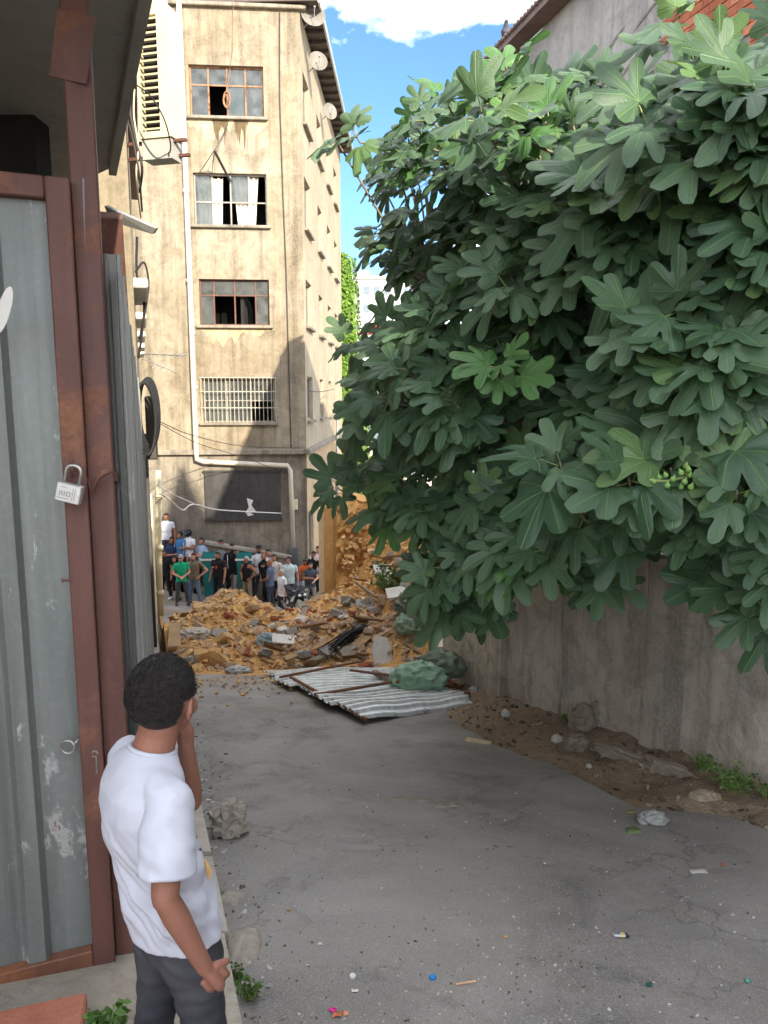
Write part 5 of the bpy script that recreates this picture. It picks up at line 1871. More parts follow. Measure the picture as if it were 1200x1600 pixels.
# T-shirt
sb = MB()
def ring(z, w, d, cy, n=28, tilt=0.0, cx=0.0):
    return [Vector((cx + w * math.cos(q), cy + d * math.sin(q), z + tilt * math.sin(q))) for q in [6.2832 * k / n for k in range(n)]]
sb.loft([ring(.655, .168, .128, .055, tilt=-.012), ring(.70, .166, .126, .05), ring(.80, .157, .118, .032), ring(.90, .153, .115, .008), ring(1.0, .158, .116, -.018), ring(1.08, .166, .114, -.026), ring(1.14, .168, .106, -.024), ring(1.185, .15, .09, -.016), ring(1.215, .11, .076, -.006, tilt=-.008), ring(1.235, .07, .064, .004, tilt=-.014)])
sb.capsule([Vector((.08, -.018, 1.165)), RS + Vector((.004, 0, 0))], [.058, .058], 18)
sb.capsule([Vector((-.08, -.01, 1.165)), LS_ + Vector((-.004, 0, 0))], [.058, .058], 18)
sme = remeshed(sb, .0058, [], 'shirt', 4)
sb2 = bmesh.new(); sb2.from_mesh(sme)
bmesh.ops.bisect_plane(sb2, geom=list(sb2.faces) + list(sb2.edges) + list(sb2.verts), plane_co=(0, 0, .672), plane_no=(0, 0, -1), clear_outer=True)
def sleeve_tube(S, E, out):
    d = (E - S).normalized()
    x = d.cross(Vector((0, 1, 0))).normalized(); y = d.cross(x)
    L = (E - S).length * .76
    nr, na = 30, 44
    rows = []
    for i in range(nr + 1):
        t = i / nr
        r = .054 + .014 * min(1, t * 1.6) + .004 * t
        if t < .18: r *= .80 + .2 * math.sqrt(t / .18)
        c = S - d * .035 + d * (L + .035) * t
        rows.append([sb2.verts.new(c + x * r * math.cos(6.28318 * k / na) + y * r * 1.04 * math.sin(6.28318 * k / na)) for k in range(na)])
    for i in range(nr):
        for k in range(na):
            sb2.faces.new((rows[i][k], rows[i][(k + 1) % na], rows[i + 1][(k + 1) % na], rows[i + 1][k]))
    sb2.faces.new(rows[0])
sleeve_tube(RS, RE, 1); sleeve_tube(LS_, LE, -1)
bmesh.ops.recalc_face_normals(sb2, faces=sb2.faces)
sb2.to_mesh(sme); sb2.free()
def fold(p, nrm):
    q = Vector(p)
    a = .007 * noise.noise(Vector((q.x * 7 + q.z * 5, q.y * 7, q.z * 3.5)))
    d1 = noise.noise(Vector((q.x * 5, q.y * 5 + 3, q.z * 16 + q.x * 14 + q.y * 10)))
    w = max(0.0, min(1.0, (1.1 - q.z) / .25)) * max(.25, min(1.0, (q.z - .66) / .1))
    a += .017 * (abs(d1) * 2 - .55) * w + .006 * (1 - abs(noise.noise(Vector((q.x * 4 + 2, q.y * 4, q.z * 9 - q.x * 9)))) * 2.4) * w
    d2 = noise.noise(Vector((q.x * 16 - q.z * 10, q.y * 14, q.z * 6)))
    a += .0065 * d2
    if q.x > .13: a += .008 * noise.noise(Vector((q.x * 20, q.y * 18, q.z * 24 + q.y * 20)))
    return a
nn_ = len(sme.vertices)
no = np.empty(nn_ * 3); sme.vertex_normals.foreach_get('vector', no); no = no.reshape(-1, 3)
for i, v in enumerate(sme.vertices):
    v.co = v.co + Vector(no[i]) * fold(v.co, None)
m_tee = NT('white cotton')
v_ = m_tee.map()
m_tee.color(m_tee.mix(m_tee.noise(v_, 5, 3), srgb(186, 188, 198), srgb(200, 201, 210)))
m_tee.bump(m_tee.math('ADD', m_tee.noise(m_tee.map((9, 9, 5)), 1.6, 5, .6, 1.8), m_tee.math('MULTIPLY', m_tee.noise(v_, 420, 2), .1)), .1, .02)
m_tee = m_tee.set(.9, 0, .2)
sme.materials.append(m_tee)
sme.polygons.foreach_set('use_smooth', [True] * len(sme.polygons))
shirt = link('shirt', sme, by, False)
sol = shirt.modifiers.new('thick', 'SOLIDIFY'); sol.thickness = .0035; sol.offset = -1
# stitched hems and collar rib
mb = MB()
def hem_ring(c, d, r, n=26, w=.0022):
    x = d.cross(Vector((0, 0, 1))); x = x.normalized() if x.length > .1 else Vector((1, 0, 0)); y = d.cross(x)
    return [c + x * r * math.cos(6.2832 * k / n) + y * r * math.sin(6.2832 * k / n) for k in range(n + 1)]
col = [Vector((.004 + .064 * math.cos(q), .008 + .060 * math.sin(q), 1.236 - .016 * math.sin(q))) for q in [6.2832 * k / 30 for k in range(31)]]
mb.tube(col, .0075, 8, 0, False)
mb.build('collar', m_tee, by, True, False)
# front print, seen edge-on on the chest
def print_part(test, mat, name):
    fsel = []
    for p in sme.polygons:
        c, nrm = p.center, p.normal
        if nrm.y > .12 and nrm.x > -.2 and test(c):
            fsel.append(p)
    if not fsel: return
    used = sorted(set(i for p in fsel for i in p.vertices)); mp_ = {i: k for k, i in enumerate(used)}
    nr = np.empty(len(sme.vertices) * 3); sme.vertex_normals.foreach_get('vector', nr); nr = nr.reshape(-1, 3)
    m = MB().add([Vector(sme.vertices[i].co) + Vector(nr[i]) * .0012 for i in used], [tuple(mp_[i] for i in p.vertices) for p in fsel])
    m.build(name, mat, shirt, True, False, fix=False)
print_part(lambda c: .835 < c.z < .892 and -.04 < c.x < .102, simple('yellow print', srgb(226, 178, 104), .8, .1, 9, 0), 'yellow_print')
print_part(lambda c: .89 < c.z < 1.04 and -.1 < c.x < .108 and abs(noise.noise(Vector((c.x * 26, c.y * 20, c.z * 26)))) < .085, simple('violet print', srgb(70, 58, 110), .8, .1, 9, 0), 'violet_print')
print_part(lambda c: 1.035 < c.z < 1.06 and -.1 < c.x < .10 and noise.noise(Vector((c.x * 40, c.y * 20, 3))) > 0, simple('pink print', srgb(206, 132, 150), .8, .1, 9, 0), 'pink_print')

# jeans
jb = MB()
jb.loft([ring(.885, .135, .098, .03), ring(.80, .142, .108, .045), ring(.72, .15, .115, .05), ring(.66, .152, .112, .05), ring(.61, .14, .095, .05)])
for s, fy in ((-1, -.03), (1, .07)):
    jb.loft([ring(.70, .08, .098, .05, 18, 0, s * .07), ring(.6, .077, .092, .05 + fy * .2, 18, 0, s * .08), ring(.5, .066, .076, .05 + fy * .4, 18, 0, s * .086), ring(.42, .06, .068, .05 + fy * .55, 18, 0, s * .09), ring(.3, .056, .064, .035 + fy * .75, 18, 0, s * .093), ring(.1, .052, .058, .025 + fy, 18, 0, s * .096), ring(.05, .056, .062, .028 + fy, 18, 0, s * .096)])
jme = remeshed(jb, .0075, [], 'jeans', 4)
no = np.empty(len(jme.vertices) * 3); jme.vertex_normals.foreach_get('vector', no); no = no.reshape(-1, 3)
for i, v in enumerate(jme.vertices):
    q = v.co
    d1 = noise.noise(Vector((q.x * 8, q.y * 8, q.z * 18 + q.x * 10)))
    v.co = v.co + Vector(no[i]) * (.007 * (abs(d1) * 2 - .5) + .003 * noise.noise(Vector((q.x * 30, q.y * 30, q.z * 30))))
m_jean = NT('charcoal denim')
v_ = m_jean.map()
w_ = m_jean.noise(v_, 4, 5)
tw = m_jean.noise(m_jean.map((300, 300, 40)), 1, 2)
m_jean.color(m_jean.mix(m_jean.ramp(w_, .35, .7), srgb(50, 51, 56), srgb(84, 84, 88)))
m_jean.bump(tw, .3, .003)
jme.materials.append(m_jean.set(.9, 0, .2))
jj = link('jeans', jme, by, False)
for s, fy in ((-1, -.03), (1, .07)):
    mb = MB(); mb.loft([[Vector((s * .098 + w * math.cos(q), y + fy, .004 + h * (.5 + .5 * math.sin(q)))) for q in [6.2832 * k / 12 for k in range(12)]] for y, w, h in ((-.06, .02, .05), (-.04, .04, .085), (.02, .042, .09), (.1, .046, .065), (.16, .04, .05), (.185, .015, .03))]); mb.build('shoe', m_shoe_w, by, True, False)

# ================================================================== RUBBLE
BUMPS = [(-3.4, 16.4, 1.05, 1.7, .82), (-2.6, 14.4, 1.2, 1.5, .42), (-4.2, 14.0, .9, 1.5, .26), (-1.0, 16.6, 1.0, 1.6, .72), (-.1, 14.0, 1.2, 1.6, .8),
         (.6, 11.9, .8, 1.2, .6), (-.2, 17.4, .9, .9, .8), (-2.4, 12.0, 1.6, 1.2, .2), (-1.0, 12.2, 1.2, 1.2, .3)]
def rub_h(x, y):
    h = .0
    for cx, cy, sx, sy, a in BUMPS:
        h += a * math.exp(-((x - cx) / sx) ** 2 - ((y - cy) / sy) ** 2)
    if y > 9.9:
        k_ = max(0.0, min(1.0, (x - (up_x(y) - 1.5 + .25 * noise.noise(Vector((y * .9, 3, 0))))) / 1.6)); k_ = k_ * k_ * (3 - 2 * k_)
        f_ = max(0.0, min(1.0, (y - 10.0) / 2.6))
        h = max(h, (up_z(y) + .1 - gz(y)) * k_ * f_)
    e = max(0.0, min(1.0, (y - 10.2 - .25 * noise.noise(Vector((x * 1.3, 0, 2)))) / 1.2))
    r = .30 * h + .05
    n = .30 * noise.noise(Vector((x * 1.4, y * 1.4, 5))) + .22 * noise.noise(Vector((x * 3.3, y * 3.3, 8))) + .12 * noise.noise(Vector((x * 7, y * 7, 1)))
    q = h + n * min(1, h * 1.6 + .1) * .6
    return q * (.25 + .75 * e) if e > 0 else -.05 + .1 * h
def rub_z(x, y):
    return gxy(x, y) + max(rub_h(x, y), -.06) - .025
ys_ = [10.0 + .085 * i for i in range(int(11.5 / .085))]
V, fs = [], []
nx = 110
for y in ys_:
    x0, x1 = kerb_x(y) - .05, up_x(max(y, 10.02)) + .5
    for i in range(nx + 1):
        x = x0 + (x1 - x0) * i / nx
        V.append((x, y, rub_z(x, y)))
for j in range(len(ys_) - 1):
    for i in range(nx):
        k = j * (nx + 1) + i
        fs.append((k, k + 1, k + nx + 2, k + nx + 1))
rm = MB().add(V, fs).build('rubble_mound', m_soil, smooth=False, fix=False)
tag(rm, 'heap of orange soil and rubble blocking the street', 'rubble', kind='stuff')

# collapsed soil bank behind
V, fs = [], []
n1, n2 = 80, 70
for j in range(n2 + 1):
    t = j / n2
    for i in range(n1 + 1):
        s = i / n1
        x = -1.15 + 2.9 * s
        z = -4.1 + 3.45 * t
        y = 18.35 - (1 - t) ** 1.6 * 1.7 - .25 * s
        p = Vector((x * 1.5, z * 1.5, 3))
        d = .28 * noise.noise(p) + .2 * noise.noise(p * 2.3) + .13 * noise.noise(p * 5) + .05 * noise.noise(p * 11)
        V.append((x, y - d, z + .12 * noise.noise(Vector((x * 3, t * 5, 9)))))
for j in range(n2):
    for i in range(n1):
        k = j * (n1 + 1) + i
        fs.append((k, k + 1, k + n1 + 2, k + n1 + 1))
b = len(V)
V += [(x, y + 1.2, z) for x, y, z in V[-(n1 + 1):]]
for i in range(n1):
    fs.append((b - (n1 + 1) + i, b - (n1 + 1) + i + 1, b + i + 1, b + i))
tag(MB().add(V, fs).build('soil_bank', m_soil, smooth=False, fix=False), kind='structure')

# stones: shared angular meshes
def rock_mesh(seed, flat, mat, name='rubble_stone', n=11):
    r = random.Random(seed)
    bm = bmesh.new()
    for _ in range(n):
        p = Vector((r.uniform(-1, 1), r.uniform(-1, 1), r.uniform(-1, 1)))
        p = Vector((p.x, p.y * .75, p.z * flat)) * (.5 / max(.6, max(abs(p.x), abs(p.y), abs(p.z))))
        bm.verts.new(p)
    bmesh.ops.convex_hull(bm, input=bm.verts)
    bmesh.ops.delete(bm, geom=[v for v in bm.verts if not v.link_faces], context='VERTS')
    me = bpy.data.meshes.new(name)
    bm.to_mesh(me); bm.free()
    me.materials.append(mat)
    return me
def brick_mesh(seed, mat, name='rubble_stone'):
    r = random.Random(seed)
    mb = MB().box((0, 0, 0), (1, r.uniform(.45, .7), r.uniform(.25, .42)), None, 0, .05)
    mb.v = [tuple(c + r.uniform(-.035, .035) for c in p) for p in mb.v]
    return mb.mesh(name, mat)
tan = [rock_mesh(i, f, m_stone) for i, f in enumerate((.8, .6, .35, .25, .7, .5, .3))] + [brick_mesh(i, m_stone) for i in range(4)]
brn = [rock_mesh(20 + i, f, m_stone2) for i, f in enumerate((.8, .5, .3, .6, .25))] + [brick_mesh(9 + i, m_stone2) for i in range(2)]
rr = random.Random(21)
def rub_spot(r):
    while True:
        y = 10.6 + 8.2 * r.random() ** 1.1
        x = r.uniform(kerb_x(y) + .1, up_x(max(y, 10.02)) + .1)
        h = rub_h(x, y)
        if h > .03 and (h > .18 or r.random() < .5):
            return x, y
def brownish(x, y):
    return (x > -1.6 and y < 13.6) or rr.random() < .24
for k in range(300):
    x, y = rub_spot(rr)
    s = rr.choice((.16, .18, .2, .23, .27, .33)) * rr.uniform(.8, 1.2)
    if rr.random() < .1: s *= 1.6
    me = rr.choice(brn if brownish(x, y) else tan)
    o = link('rubble_stone', me)
    o.location = (x, y, rub_z(x, y) + .06 * s)
    o.rotation_euler = (rr.uniform(-.7, .7), rr.uniform(-.7, .7), rr.uniform(0, 6.3))
    o.scale = (s, s * rr.uniform(.8, 1.1), s * rr.uniform(.7, 1.1))
    tag(o, 'broken stone lying on the rubble heap', 'stone', 'broken stones of the rubble heap')
def scatter_merged(meshes, n, spot, smin, smax, name, mats, label, cat, mat_pick=lambda x, y: 0):
    V, fs, ms, rv = [], [], [], []
    src = [([v.co.copy() for v in m.vertices], [tuple(p.vertices) for p in m.polygons]) for m in meshes]
    for _ in range(n):
        x, y, z = spot(rr)
        s = smin * (smax / smin) ** rr.random()
        q = Matrix.Rotation(rr.uniform(0, 6.3), 3, 'Z') @ Matrix.Rotation(rr.uniform(-.9, .9), 3, 'X') @ Matrix.Rotation(rr.uniform(-.9, .9), 3, 'Y') @ Matrix.Diagonal((s, s * rr.uniform(.7, 1), s * rr.uniform(.6, 1)))
        vs, f = rr.choice(src)
        b = len(V)
        c = Vector((x, y, z + s * .1))
        V += [q @ v + c for v in vs]
        fs += [tuple(i + b for i in g) for g in f]
        ms += [mat_pick(x, y)] * len(f)
        rv += [rr.random()] * len(vs)
    mb = MB(); mb.v, mb.f, mb.m = [tuple(v) for v in V], fs, ms
    me = mb.mesh(name, mats, fix=False)
    a = me.attributes.new('rnd', 'FLOAT', 'POINT'); a.data.foreach_set('value', rv)
    o = link(name, me)
    return tag(o, label, cat, kind='stuff')
def spot3(r):
    x, y = rub_spot(r)
    return x, y, rub_z(x, y)
scatter_merged(tan + brn, 5200, spot3, .04, .16, 'rubble', [m_stone, m_stone2], 'small broken fragments covering the rubble heap', 'rubble', lambda x, y: int(brownish(x, y)))
def spot_edge(r):
    x = r.uniform(-3.2, 1.1); y = 10.5 - abs(r.gauss(0, .8)) + .1 * x
    return x, y, gz(y) + .01
scatter_merged(tan + brn, 520, spot_edge, .015, .08, 'gravel', [m_stone, m_stone2], 'loose crumbs of soil and stone at the foot of the heap', 'gravel', lambda x, y: int(rr.random() < .5))
def spot_bank(r):
    x = r.uniform(-1.0, 1.1); z = r.uniform(-3.2, -.9)
    t = (z + 4.1) / 3.45
    return x, 18.1 - (1 - t) ** 1.6 * 1.7 - .25 * (x + 1.15) / 2.9, z
scatter_merged(tan, 420, spot_bank, .05, .22, 'rubble', [m_stone, m_stone2], 'clods stuck in the collapsed soil bank', 'rubble')

# ---- assorted pieces thrown over the heap
kinds = [('plaster_chunk', 'white plaster chunk lying among the rubble', 'plaster', 'white plaster chunks', srgb(206, 200, 188), 34, (.13, .1, .05)),
         ('concrete_chunk', 'grey concrete chunk lying among the rubble', 'concrete', 'grey concrete chunks', srgb(146, 142, 134), 40, (.2, .15, .09)),
         ('brick_piece', 'red brick piece lying among the rubble', 'brick', 'red brick pieces', srgb(150, 88, 66), 34, (.16, .08, .06)),
         ('timber_piece', 'splintered timber piece sticking out of the rubble', 'timber', 'splintered timbers', srgb(128, 98, 68), 30, (.55, .06, .035))]
for nm, lab, cat, grp, colr, cnt, sz in kinds:
    mt_ = simple(nm + ' material', colr, .92, .25, 5, .5)
    mm = []
    for q in range(3):
        b_ = MB().box((0, 0, 0), (1, 1, 1), None, 0, .12)
        r_ = random.Random(q * 7 + cnt)
        b_.v = [tuple(c + r_.uniform(-.12, .12) for c in p) for p in b_.v]
        mm.append(b_.mesh(nm, mt_))
    for k in range(cnt):
        while True:
            x, y = rub_spot(rr)
            if (x > -2.6 and y < 15.5) or rr.random() < .25: break
        o = link(nm, rr.choice(mm))
        f = rr.uniform(.6, 1.5)
        o.scale = (sz[0] * f, sz[1] * f, sz[2] * f)
        o.location = (x, y, rub_z(x, y) + .05)
        o.rotation_euler = (rr.uniform(-.6, .6), rr.uniform(-.6, .6), rr.uniform(0, 6.3))
        tag(o, lab, cat, grp)
# ---- planks and boards in the rubble
m_wood = weathered('old timber', srgb(150, 122, 88), srgb(92, 72, 52), srgb(176, 148, 112), 6, .3, .4)
m_wood2 = weathered('grey timber', srgb(120, 108, 92), srgb(70, 62, 52), srgb(150, 138, 120), 6, .3, .4)
def plank_px(u0, v0, u1, v1, Y0, Y1, w, h, mat, label, group=None, name='plank', lift=0):
    a, b = at(u0, v0, Y0), at(u1, v1, Y1)
    mb = MB(); mb.beam(a, b, w, h, 0, bev=.004)
    return tag(mb.build(name, mat), label, 'plank', group)
def on_rub(u, v, up=0.03):
    x, z = ray(u, v)
    y = 9.0
    while y < 20:
        h = CAMZ + z * y
        g_ = rub_z(x * y, y) if y > 10 else gz(y)
        if h <= g_ + up: break
        y += .04
    return Vector((x * y, y, CAMZ + z * y))
def plank_on(u0, v0, u1, v1, w, h, mat, label, up=.06, name='plank', cat='plank'):
    a, b = on_rub(u0, v0, up), on_rub(u1, v1, up)
    mb = MB(); mb.beam(a, b, w, h, 0, bev=.004)
    return tag(mb.build(name, mat), label, cat)
plank_on(445, 1030, 512, 1003, .16, .03, m_wood, 'wide reddish board lying on the heap above the fallen panel')
plank_on(470, 1042, 540, 1010, .12, .05, m_wood2, 'long grey timber slanting up the heap right of the reddish board')
plank_on(541, 1022, 578, 990, .2, .03, m_wood, 'pale brown board leaning in the middle of the rubble')
plank_on(556, 910, 588, 933, .05, .05, m_wood2, 'dark stick poking out below the soil bank', .2)
plank_on(580, 912, 628, 918, .05, .04, m_wood2, 'dark lath lying across the foot of the soil bank', .2)
plank_on(505, 1024, 560, 1010, .1, .03, m_wood2, 'thin grey batten in front of the dark roots', .08)
plank_on(478, 950, 505, 925, .2, .09, m_wood2, 'thick grey beam end by the motorcycle')
plank_on(585, 1050, 622, 1072, .07, .06, m_wood2, 'brown post lying by the green sack', .2)
plank_on(272, 1012, 273, 975, .2, .05, m_wood, 'upright tan plank at the left foot of the heap', .1)
plank_on(688, 1012, 690, 985, .1, .03, simple('cream board', srgb(214, 204, 178), .8, .1, 5, .1), 'cream board standing by the end of the retaining wall', .25)
plank_on(678, 1010, 684, 984, .05, .03, simple('cream lath', srgb(206, 196, 170), .8, .1, 5, .1), 'narrow cream lath beside the standing board', .25)
# dark bundle of roots
rt = MB()
a, b = on_rub(520, 1015, .1), on_rub(566, 985, .12)
for k in range(26):
    o1 = Vector((rr.gauss(0, .07), rr.gauss(0, .07), rr.gauss(0, .05)))
    o2 = Vector((rr.gauss(0, .1), rr.gauss(0, .08), rr.gauss(0, .07)))
    rt.tube([a + o1 - (b - a) * rr.uniform(0, .15), a.lerp(b, .5) + (o1 + o2) / 2 + Vector((0, 0, .05)), b + o2 + (b - a) * rr.uniform(-.1, .25)], [.008, .016, .006], 5)
tag(rt.build('root_bundle', m_black), 'bundle of dark fibrous roots on the rubble', 'roots')

# sheets, bags and rags
def crumple(name, label, cat, c, size, mat, seed, amp=.35, flat=.5, rot=0.0, freq=2.0):
    V, fs = [], []
    nu_, nv_ = 52, 32
    for i in range(nv_ + 1):
        th = math.pi * i / nv_
        for k in range(nu_):
            a = 6.28318 * k / nu_
            d = Vector((math.sin(th) * math.cos(a), math.sin(th) * math.sin(a), math.cos(th)))
            r_ = 1 + amp * .55 * (.6 - abs(noise.noise(d * freq + Vector((seed, 0, 0)))) * 2.2) + amp * .35 * noise.noise(d * freq * 2.6 + Vector((0, seed, 0))) + amp * .25 * noise.noise(d * freq * 6)
            r_ = max(.55, min(1.35, r_))
            p = Vector((d.x * size[0] * r_, d.y * size[1] * r_, d.z * size[2] * r_))
            if p.z < -size[2] * flat: p.z = -size[2] * flat
            V.append(p)
    for i in range(nv_):
        for k in range(nu_):
            fs.append((i * nu_ + k, (i + 1) * nu_ + k, (i + 1) * nu_ + (k + 1) % nu_, i * nu_ + (k + 1) % nu_))
    o = MB().add(V, fs).build(name, mat, smooth=True, fix=False)
    o.location = Vector(c) + Vector((0, 0, size[2] * flat * .8))
    o.rotation_euler = (0, 0, rot)
    return tag(o, label, cat)
def bagmat(name, c, rough=.4):
    t = NT(name)
    v = t.map()
    t.color(t.mix(t.noise(v, 4, 5), mul(c, .75), mul(c, 1.2)))
    t.bump(t.noise(v, 9, 7, .7, 1.2), .9, .05)
    return t.set(rough, 0, .5)
m_bag = bagmat('green sack plastic', srgb(146, 182, 152))
p = gnd(655, 1075, .12)
crumple('sack', 'green woven sack slumped on the fallen panel', 'sack', p + Vector((0, .1, .0)), (.34, .24, .2), m_bag, 2, .3)
crumple('sack', 'flattened dark green sack piled behind the green sack', 'sack', p + Vector((.28, .35, .06)), (.3, .2, .2), bagmat('grey green sack', srgb(120, 134, 112)), 5, .4)
p = on_rub(640, 985, .02)
crumple('sack', 'pale green plastic bag high on the rubble under the leaves', 'sack', p, (.22, .18, .2), bagmat('pale green bag', srgb(148, 170, 146)), 9, .4)
p = on_rub(655, 955, .02)
crumple('rag', 'tangle of grey white plastic strips above the pale green bag', 'rag', p, (.36, .25, .22), bagmat('grey strips', srgb(150, 152, 142)), 12, .6, freq=2.6)
p = on_rub(417, 1008, .02)
crumple('rag', 'light blue rag on the heap', 'rag', p, (.16, .12, .14), bagmat('blue rag', srgb(172, 192, 196), .8), 14, .5)
p = on_rub(302, 996, .02)
crumple('plastic_bag', 'clear crumpled plastic sheet at the left of the heap', 'plastic bag', p, (.3, .2, .11), bagmat('milky plastic', srgb(196, 186, 170), .3), 17, .5)
p = on_rub(372, 1050, .02)
crumple('plastic_bag', 'small white plastic bag at the foot of the heap', 'plastic bag', p, (.17, .08, .06), bagmat('white plastic', srgb(206, 206, 204), .4), 19, .5)
def flat_slab(u, v, pts, h, mat, label, rot, up=.1, name='board_fragment', cat='fragment'):
    c = on_rub(u, v, up)
    mb = MB()
    Mr = Matrix.Rotation(rot[2], 3, 'Z') @ Matrix.Rotation(rot[0], 3, 'X') @ Matrix.Rotation(rot[1], 3, 'Y')
    mb.prism([Mr @ Vector((x, y, 0)) for x, y in pts], Mr @ Vector((0, 0, h)))
    o = mb.build(name, mat); o.location = c
    return tag(o, label, cat)
m_wslab = weathered('white gypsum', srgb(208, 204, 194), srgb(160, 152, 140), srgb(220, 216, 208), 4, .2, .3)
flat_slab(596, 1022, [(-.12, -.26), (.05, -.3), (.16, -.05), (.1, .24), (-.08, .28), (-.16, .05)], .04, m_wslab, 'rounded white slab standing in the rubble behind the panel', (1.1, .1, .2))
flat_slab(448, 1001, [(-.26, -.1), (.28, -.12), (.3, .1), (-.22, .14)], .03, m_wslab, 'flat white board fragment on the middle of the heap', (.35, .2, .3))
flat_slab(605, 895, [(-.3, -.2), (.3, -.2), (.25, .2), (-.3, .15)], .04, m_wslab, 'pale board wedged in the soil bank', (.7, .2, .4), .25)
flat_slab(632, 925, [(-.3, -.1), (.3, -.12), (.3, .1), (-.3, .14)], .03, m_wslab, 'white folded sheet above the shrub in the rubble', (.5, -.2, .2), .25)
flat_slab(545, 1018, [(-.2, -.1), (.2, -.14), (.24, .1), (-.16, .12)], .03, m_slab, 'grey board fragment before the roots', (.4, .1, .7))

# ---- fallen corrugated fence panel
fpn = thing('fallen_fence_panel', 'collapsed white corrugated fence panel with rusty bars lying before the rubble', 'fence panel', gnd(570, 1090))
Q0, Q1 = gnd(408, 1049, .05), gnd(558, 1130, .02)
Q3, Q2 = gnd(628, 1046, .14), gnd(738, 1096, .03)
nsheet = 5
for k in range(nsheet):
    t0, t1 = k / nsheet, (k + 1) / nsheet + .01
    V, fs = [], []
    nr = 4
    prof = []
    for r_ in range(nr):
        a = r_ / nr
        prof += [(a, 0), (a + .5 / nr, 0), (a + .62 / nr, .034), (a + .88 / nr, .034)]
    prof.append((1, 0))
    m = 16
    off = (.02, -.03, .03, -.02, .02)[k]
    for j in range(m + 1):
        w = j / m
        for (a, h) in prof:
            t = t0 + (t1 - t0) * a
            A_, B_ = Q0.lerp(Q1, t), Q3.lerp(Q2, t)
            ww = off + (1 - off) * w
            p = A_.lerp(B_, ww)
            bend = .025 * math.sin(w * 3.1 + t * 2) + .03 * noise.noise(Vector((t * 5, w * 4, 2)))
            droop = -.12 * max(0, t - .93) / .07 * (.3 + .7 * w)
            V.append(p + Vector((0, 0, h + .012 * k + bend + droop * .6)))
    kk = len(prof)
    for j in range(m):
        for i in range(kk - 1):
            fs.append((j * kk + i, j * kk + i + 1, (j + 1) * kk + i + 1, (j + 1) * kk + i))
    b = len(V)
    V += [v - Vector((0, 0, .003)) for v in V]
    fs += [tuple(reversed([i + b for i in f])) for f in fs]
    MB().add(V, fs).build('panel_sheet', m_sheet_fallen, fpn, fix=False)
m_bar = painted_rust('rusty bar', srgb(104, 74, 62), srgb(122, 78, 54), .45, .7)
def bar(u0, v0, u1, v1, up0, up1, w=.05):
    mb = MB(); mb.beam(gnd(u0, v0, up0), gnd(u1, v1, up1), w, w * .8, bev=.003); mb.build('frame_bar', m_bar, fpn)
bar(454, 1058, 572, 1124, .13, .08, .036)
bar(491, 1086, 622, 1064, .12, .2, .036)
bar(620, 1066, 640, 1055, .21, .24, .032)
bar(437, 1058, 565, 1033, .13, .24, .034)
bar(547, 1047, 680, 1064, .22, .2, .034)
bar(706, 1085, 735, 1082, .08, .1, .05)
# red brick crumbs and dark rags at the right end of the panel
def spot_crumb(r):
    u, v = r.uniform(680, 735), r.uniform(1055, 1085)
    q = gnd(u, v)
    return q.x, q.y, q.z + .08
m_redst = mk_stone('red brick crumb', srgb(128, 76, 60), srgb(150, 104, 84))
scatter_merged(brn, 160, spot_crumb, .03, .09, 'gravel', [m_redst], 'reddish brick crumbs between the panel and the wall', 'gravel')
p = gnd(690, 1066); crumple('rag', 'dark rag heaped between the green sack and the wall', 'rag', p, (.3, .2, .16), bagmat('dark rag', srgb(58, 54, 50), .9), 23, .5)
p = gnd(740, 1088); crumple('plastic_bottle', 'crushed clear bottle at the right tip of the panel', 'bottle', p, (.06, .05, .09), bagmat('bottle clear', srgb(180, 184, 180), .2), 26, .3)

# ================================================================== FIG TREE
def mk_leaf(name, dark, lightc, young):
    t = NT(name)
    oi = t.n.new('ShaderNodeObjectInfo')
    at_ = t.n.new('ShaderNodeAttribute'); at_.attribute_name = 'rnd'
    r = t.math('FRACT', t.math('ADD', oi.outputs['Random'], at_.outputs['Fac']))
    uv = t.n.new('ShaderNodeUVMap'); uv.uv_map = 'UVMap'
    sep = t.n.new('ShaderNodeSeparateXYZ'); t.l.new(uv.outputs[0], sep.inputs[0])
    ax = t.math('ABSOLUTE', t.math('SUBTRACT', sep.outputs['X'], .5))
    ay = t.math('SUBTRACT', sep.outputs['Y'], .1)
    def line(cx, cy):
        return t.math('ABSOLUTE', t.math('SUBTRACT', t.math('MULTIPLY', ax, cy), t.math('MULTIPLY', ay, cx)))
    d0 = ax
    d1 = line(.66, .75)
    d2 = line(.998, .05)
    dm = t.math('MINIMUM', d0, t.math('MINIMUM', d1, d2))
    vein = t.ramp(dm, .003, .016, (1, 1, 1), (0, 0, 0))
    nz = t.noise(uv.outputs[0], 9, 4)
    base = t.mix(t.ramp(r, .0, 1.0), dark, lightc)
    base = t.mix(t.math('MULTIPLY', t.math('GREATER_THAN', r, .93), .5), base, young)
    base = t.mix(t.math('MULTIPLY', nz, .35), base, mul(dark, .8))
    col_ = t.mix(t.math('MULTIPLY', vein, .38), base, mul(young, 1.5))
    t.color(col_)
    t.bump(t.math('ADD', t.math('MULTIPLY', vein, -.6), t.math('MULTIPLY', t.noise(uv.outputs[0], 26, 3), .6)), .5, .01)
    t.set(.42, 0, .5)
    tl = t.n.new('ShaderNodeBsdfTranslucent')
    t.l.new(t.mix(.5, col_, young), tl.inputs['Color'])
    mx = t.n.new('ShaderNodeMixShader'); mx.inputs[0].default_value = .28
    t.l.new(t.b.outputs[0], mx.inputs[1]); t.l.new(tl.outputs[0], mx.inputs[2])
    t.l.new(mx.outputs[0], t.n['Material Output'].inputs['Surface'])
    return t.mat
m_leaf = mk_leaf('fig leaf', (.05, .108, .054), (.112, .192, .096), (.17, .29, .075))
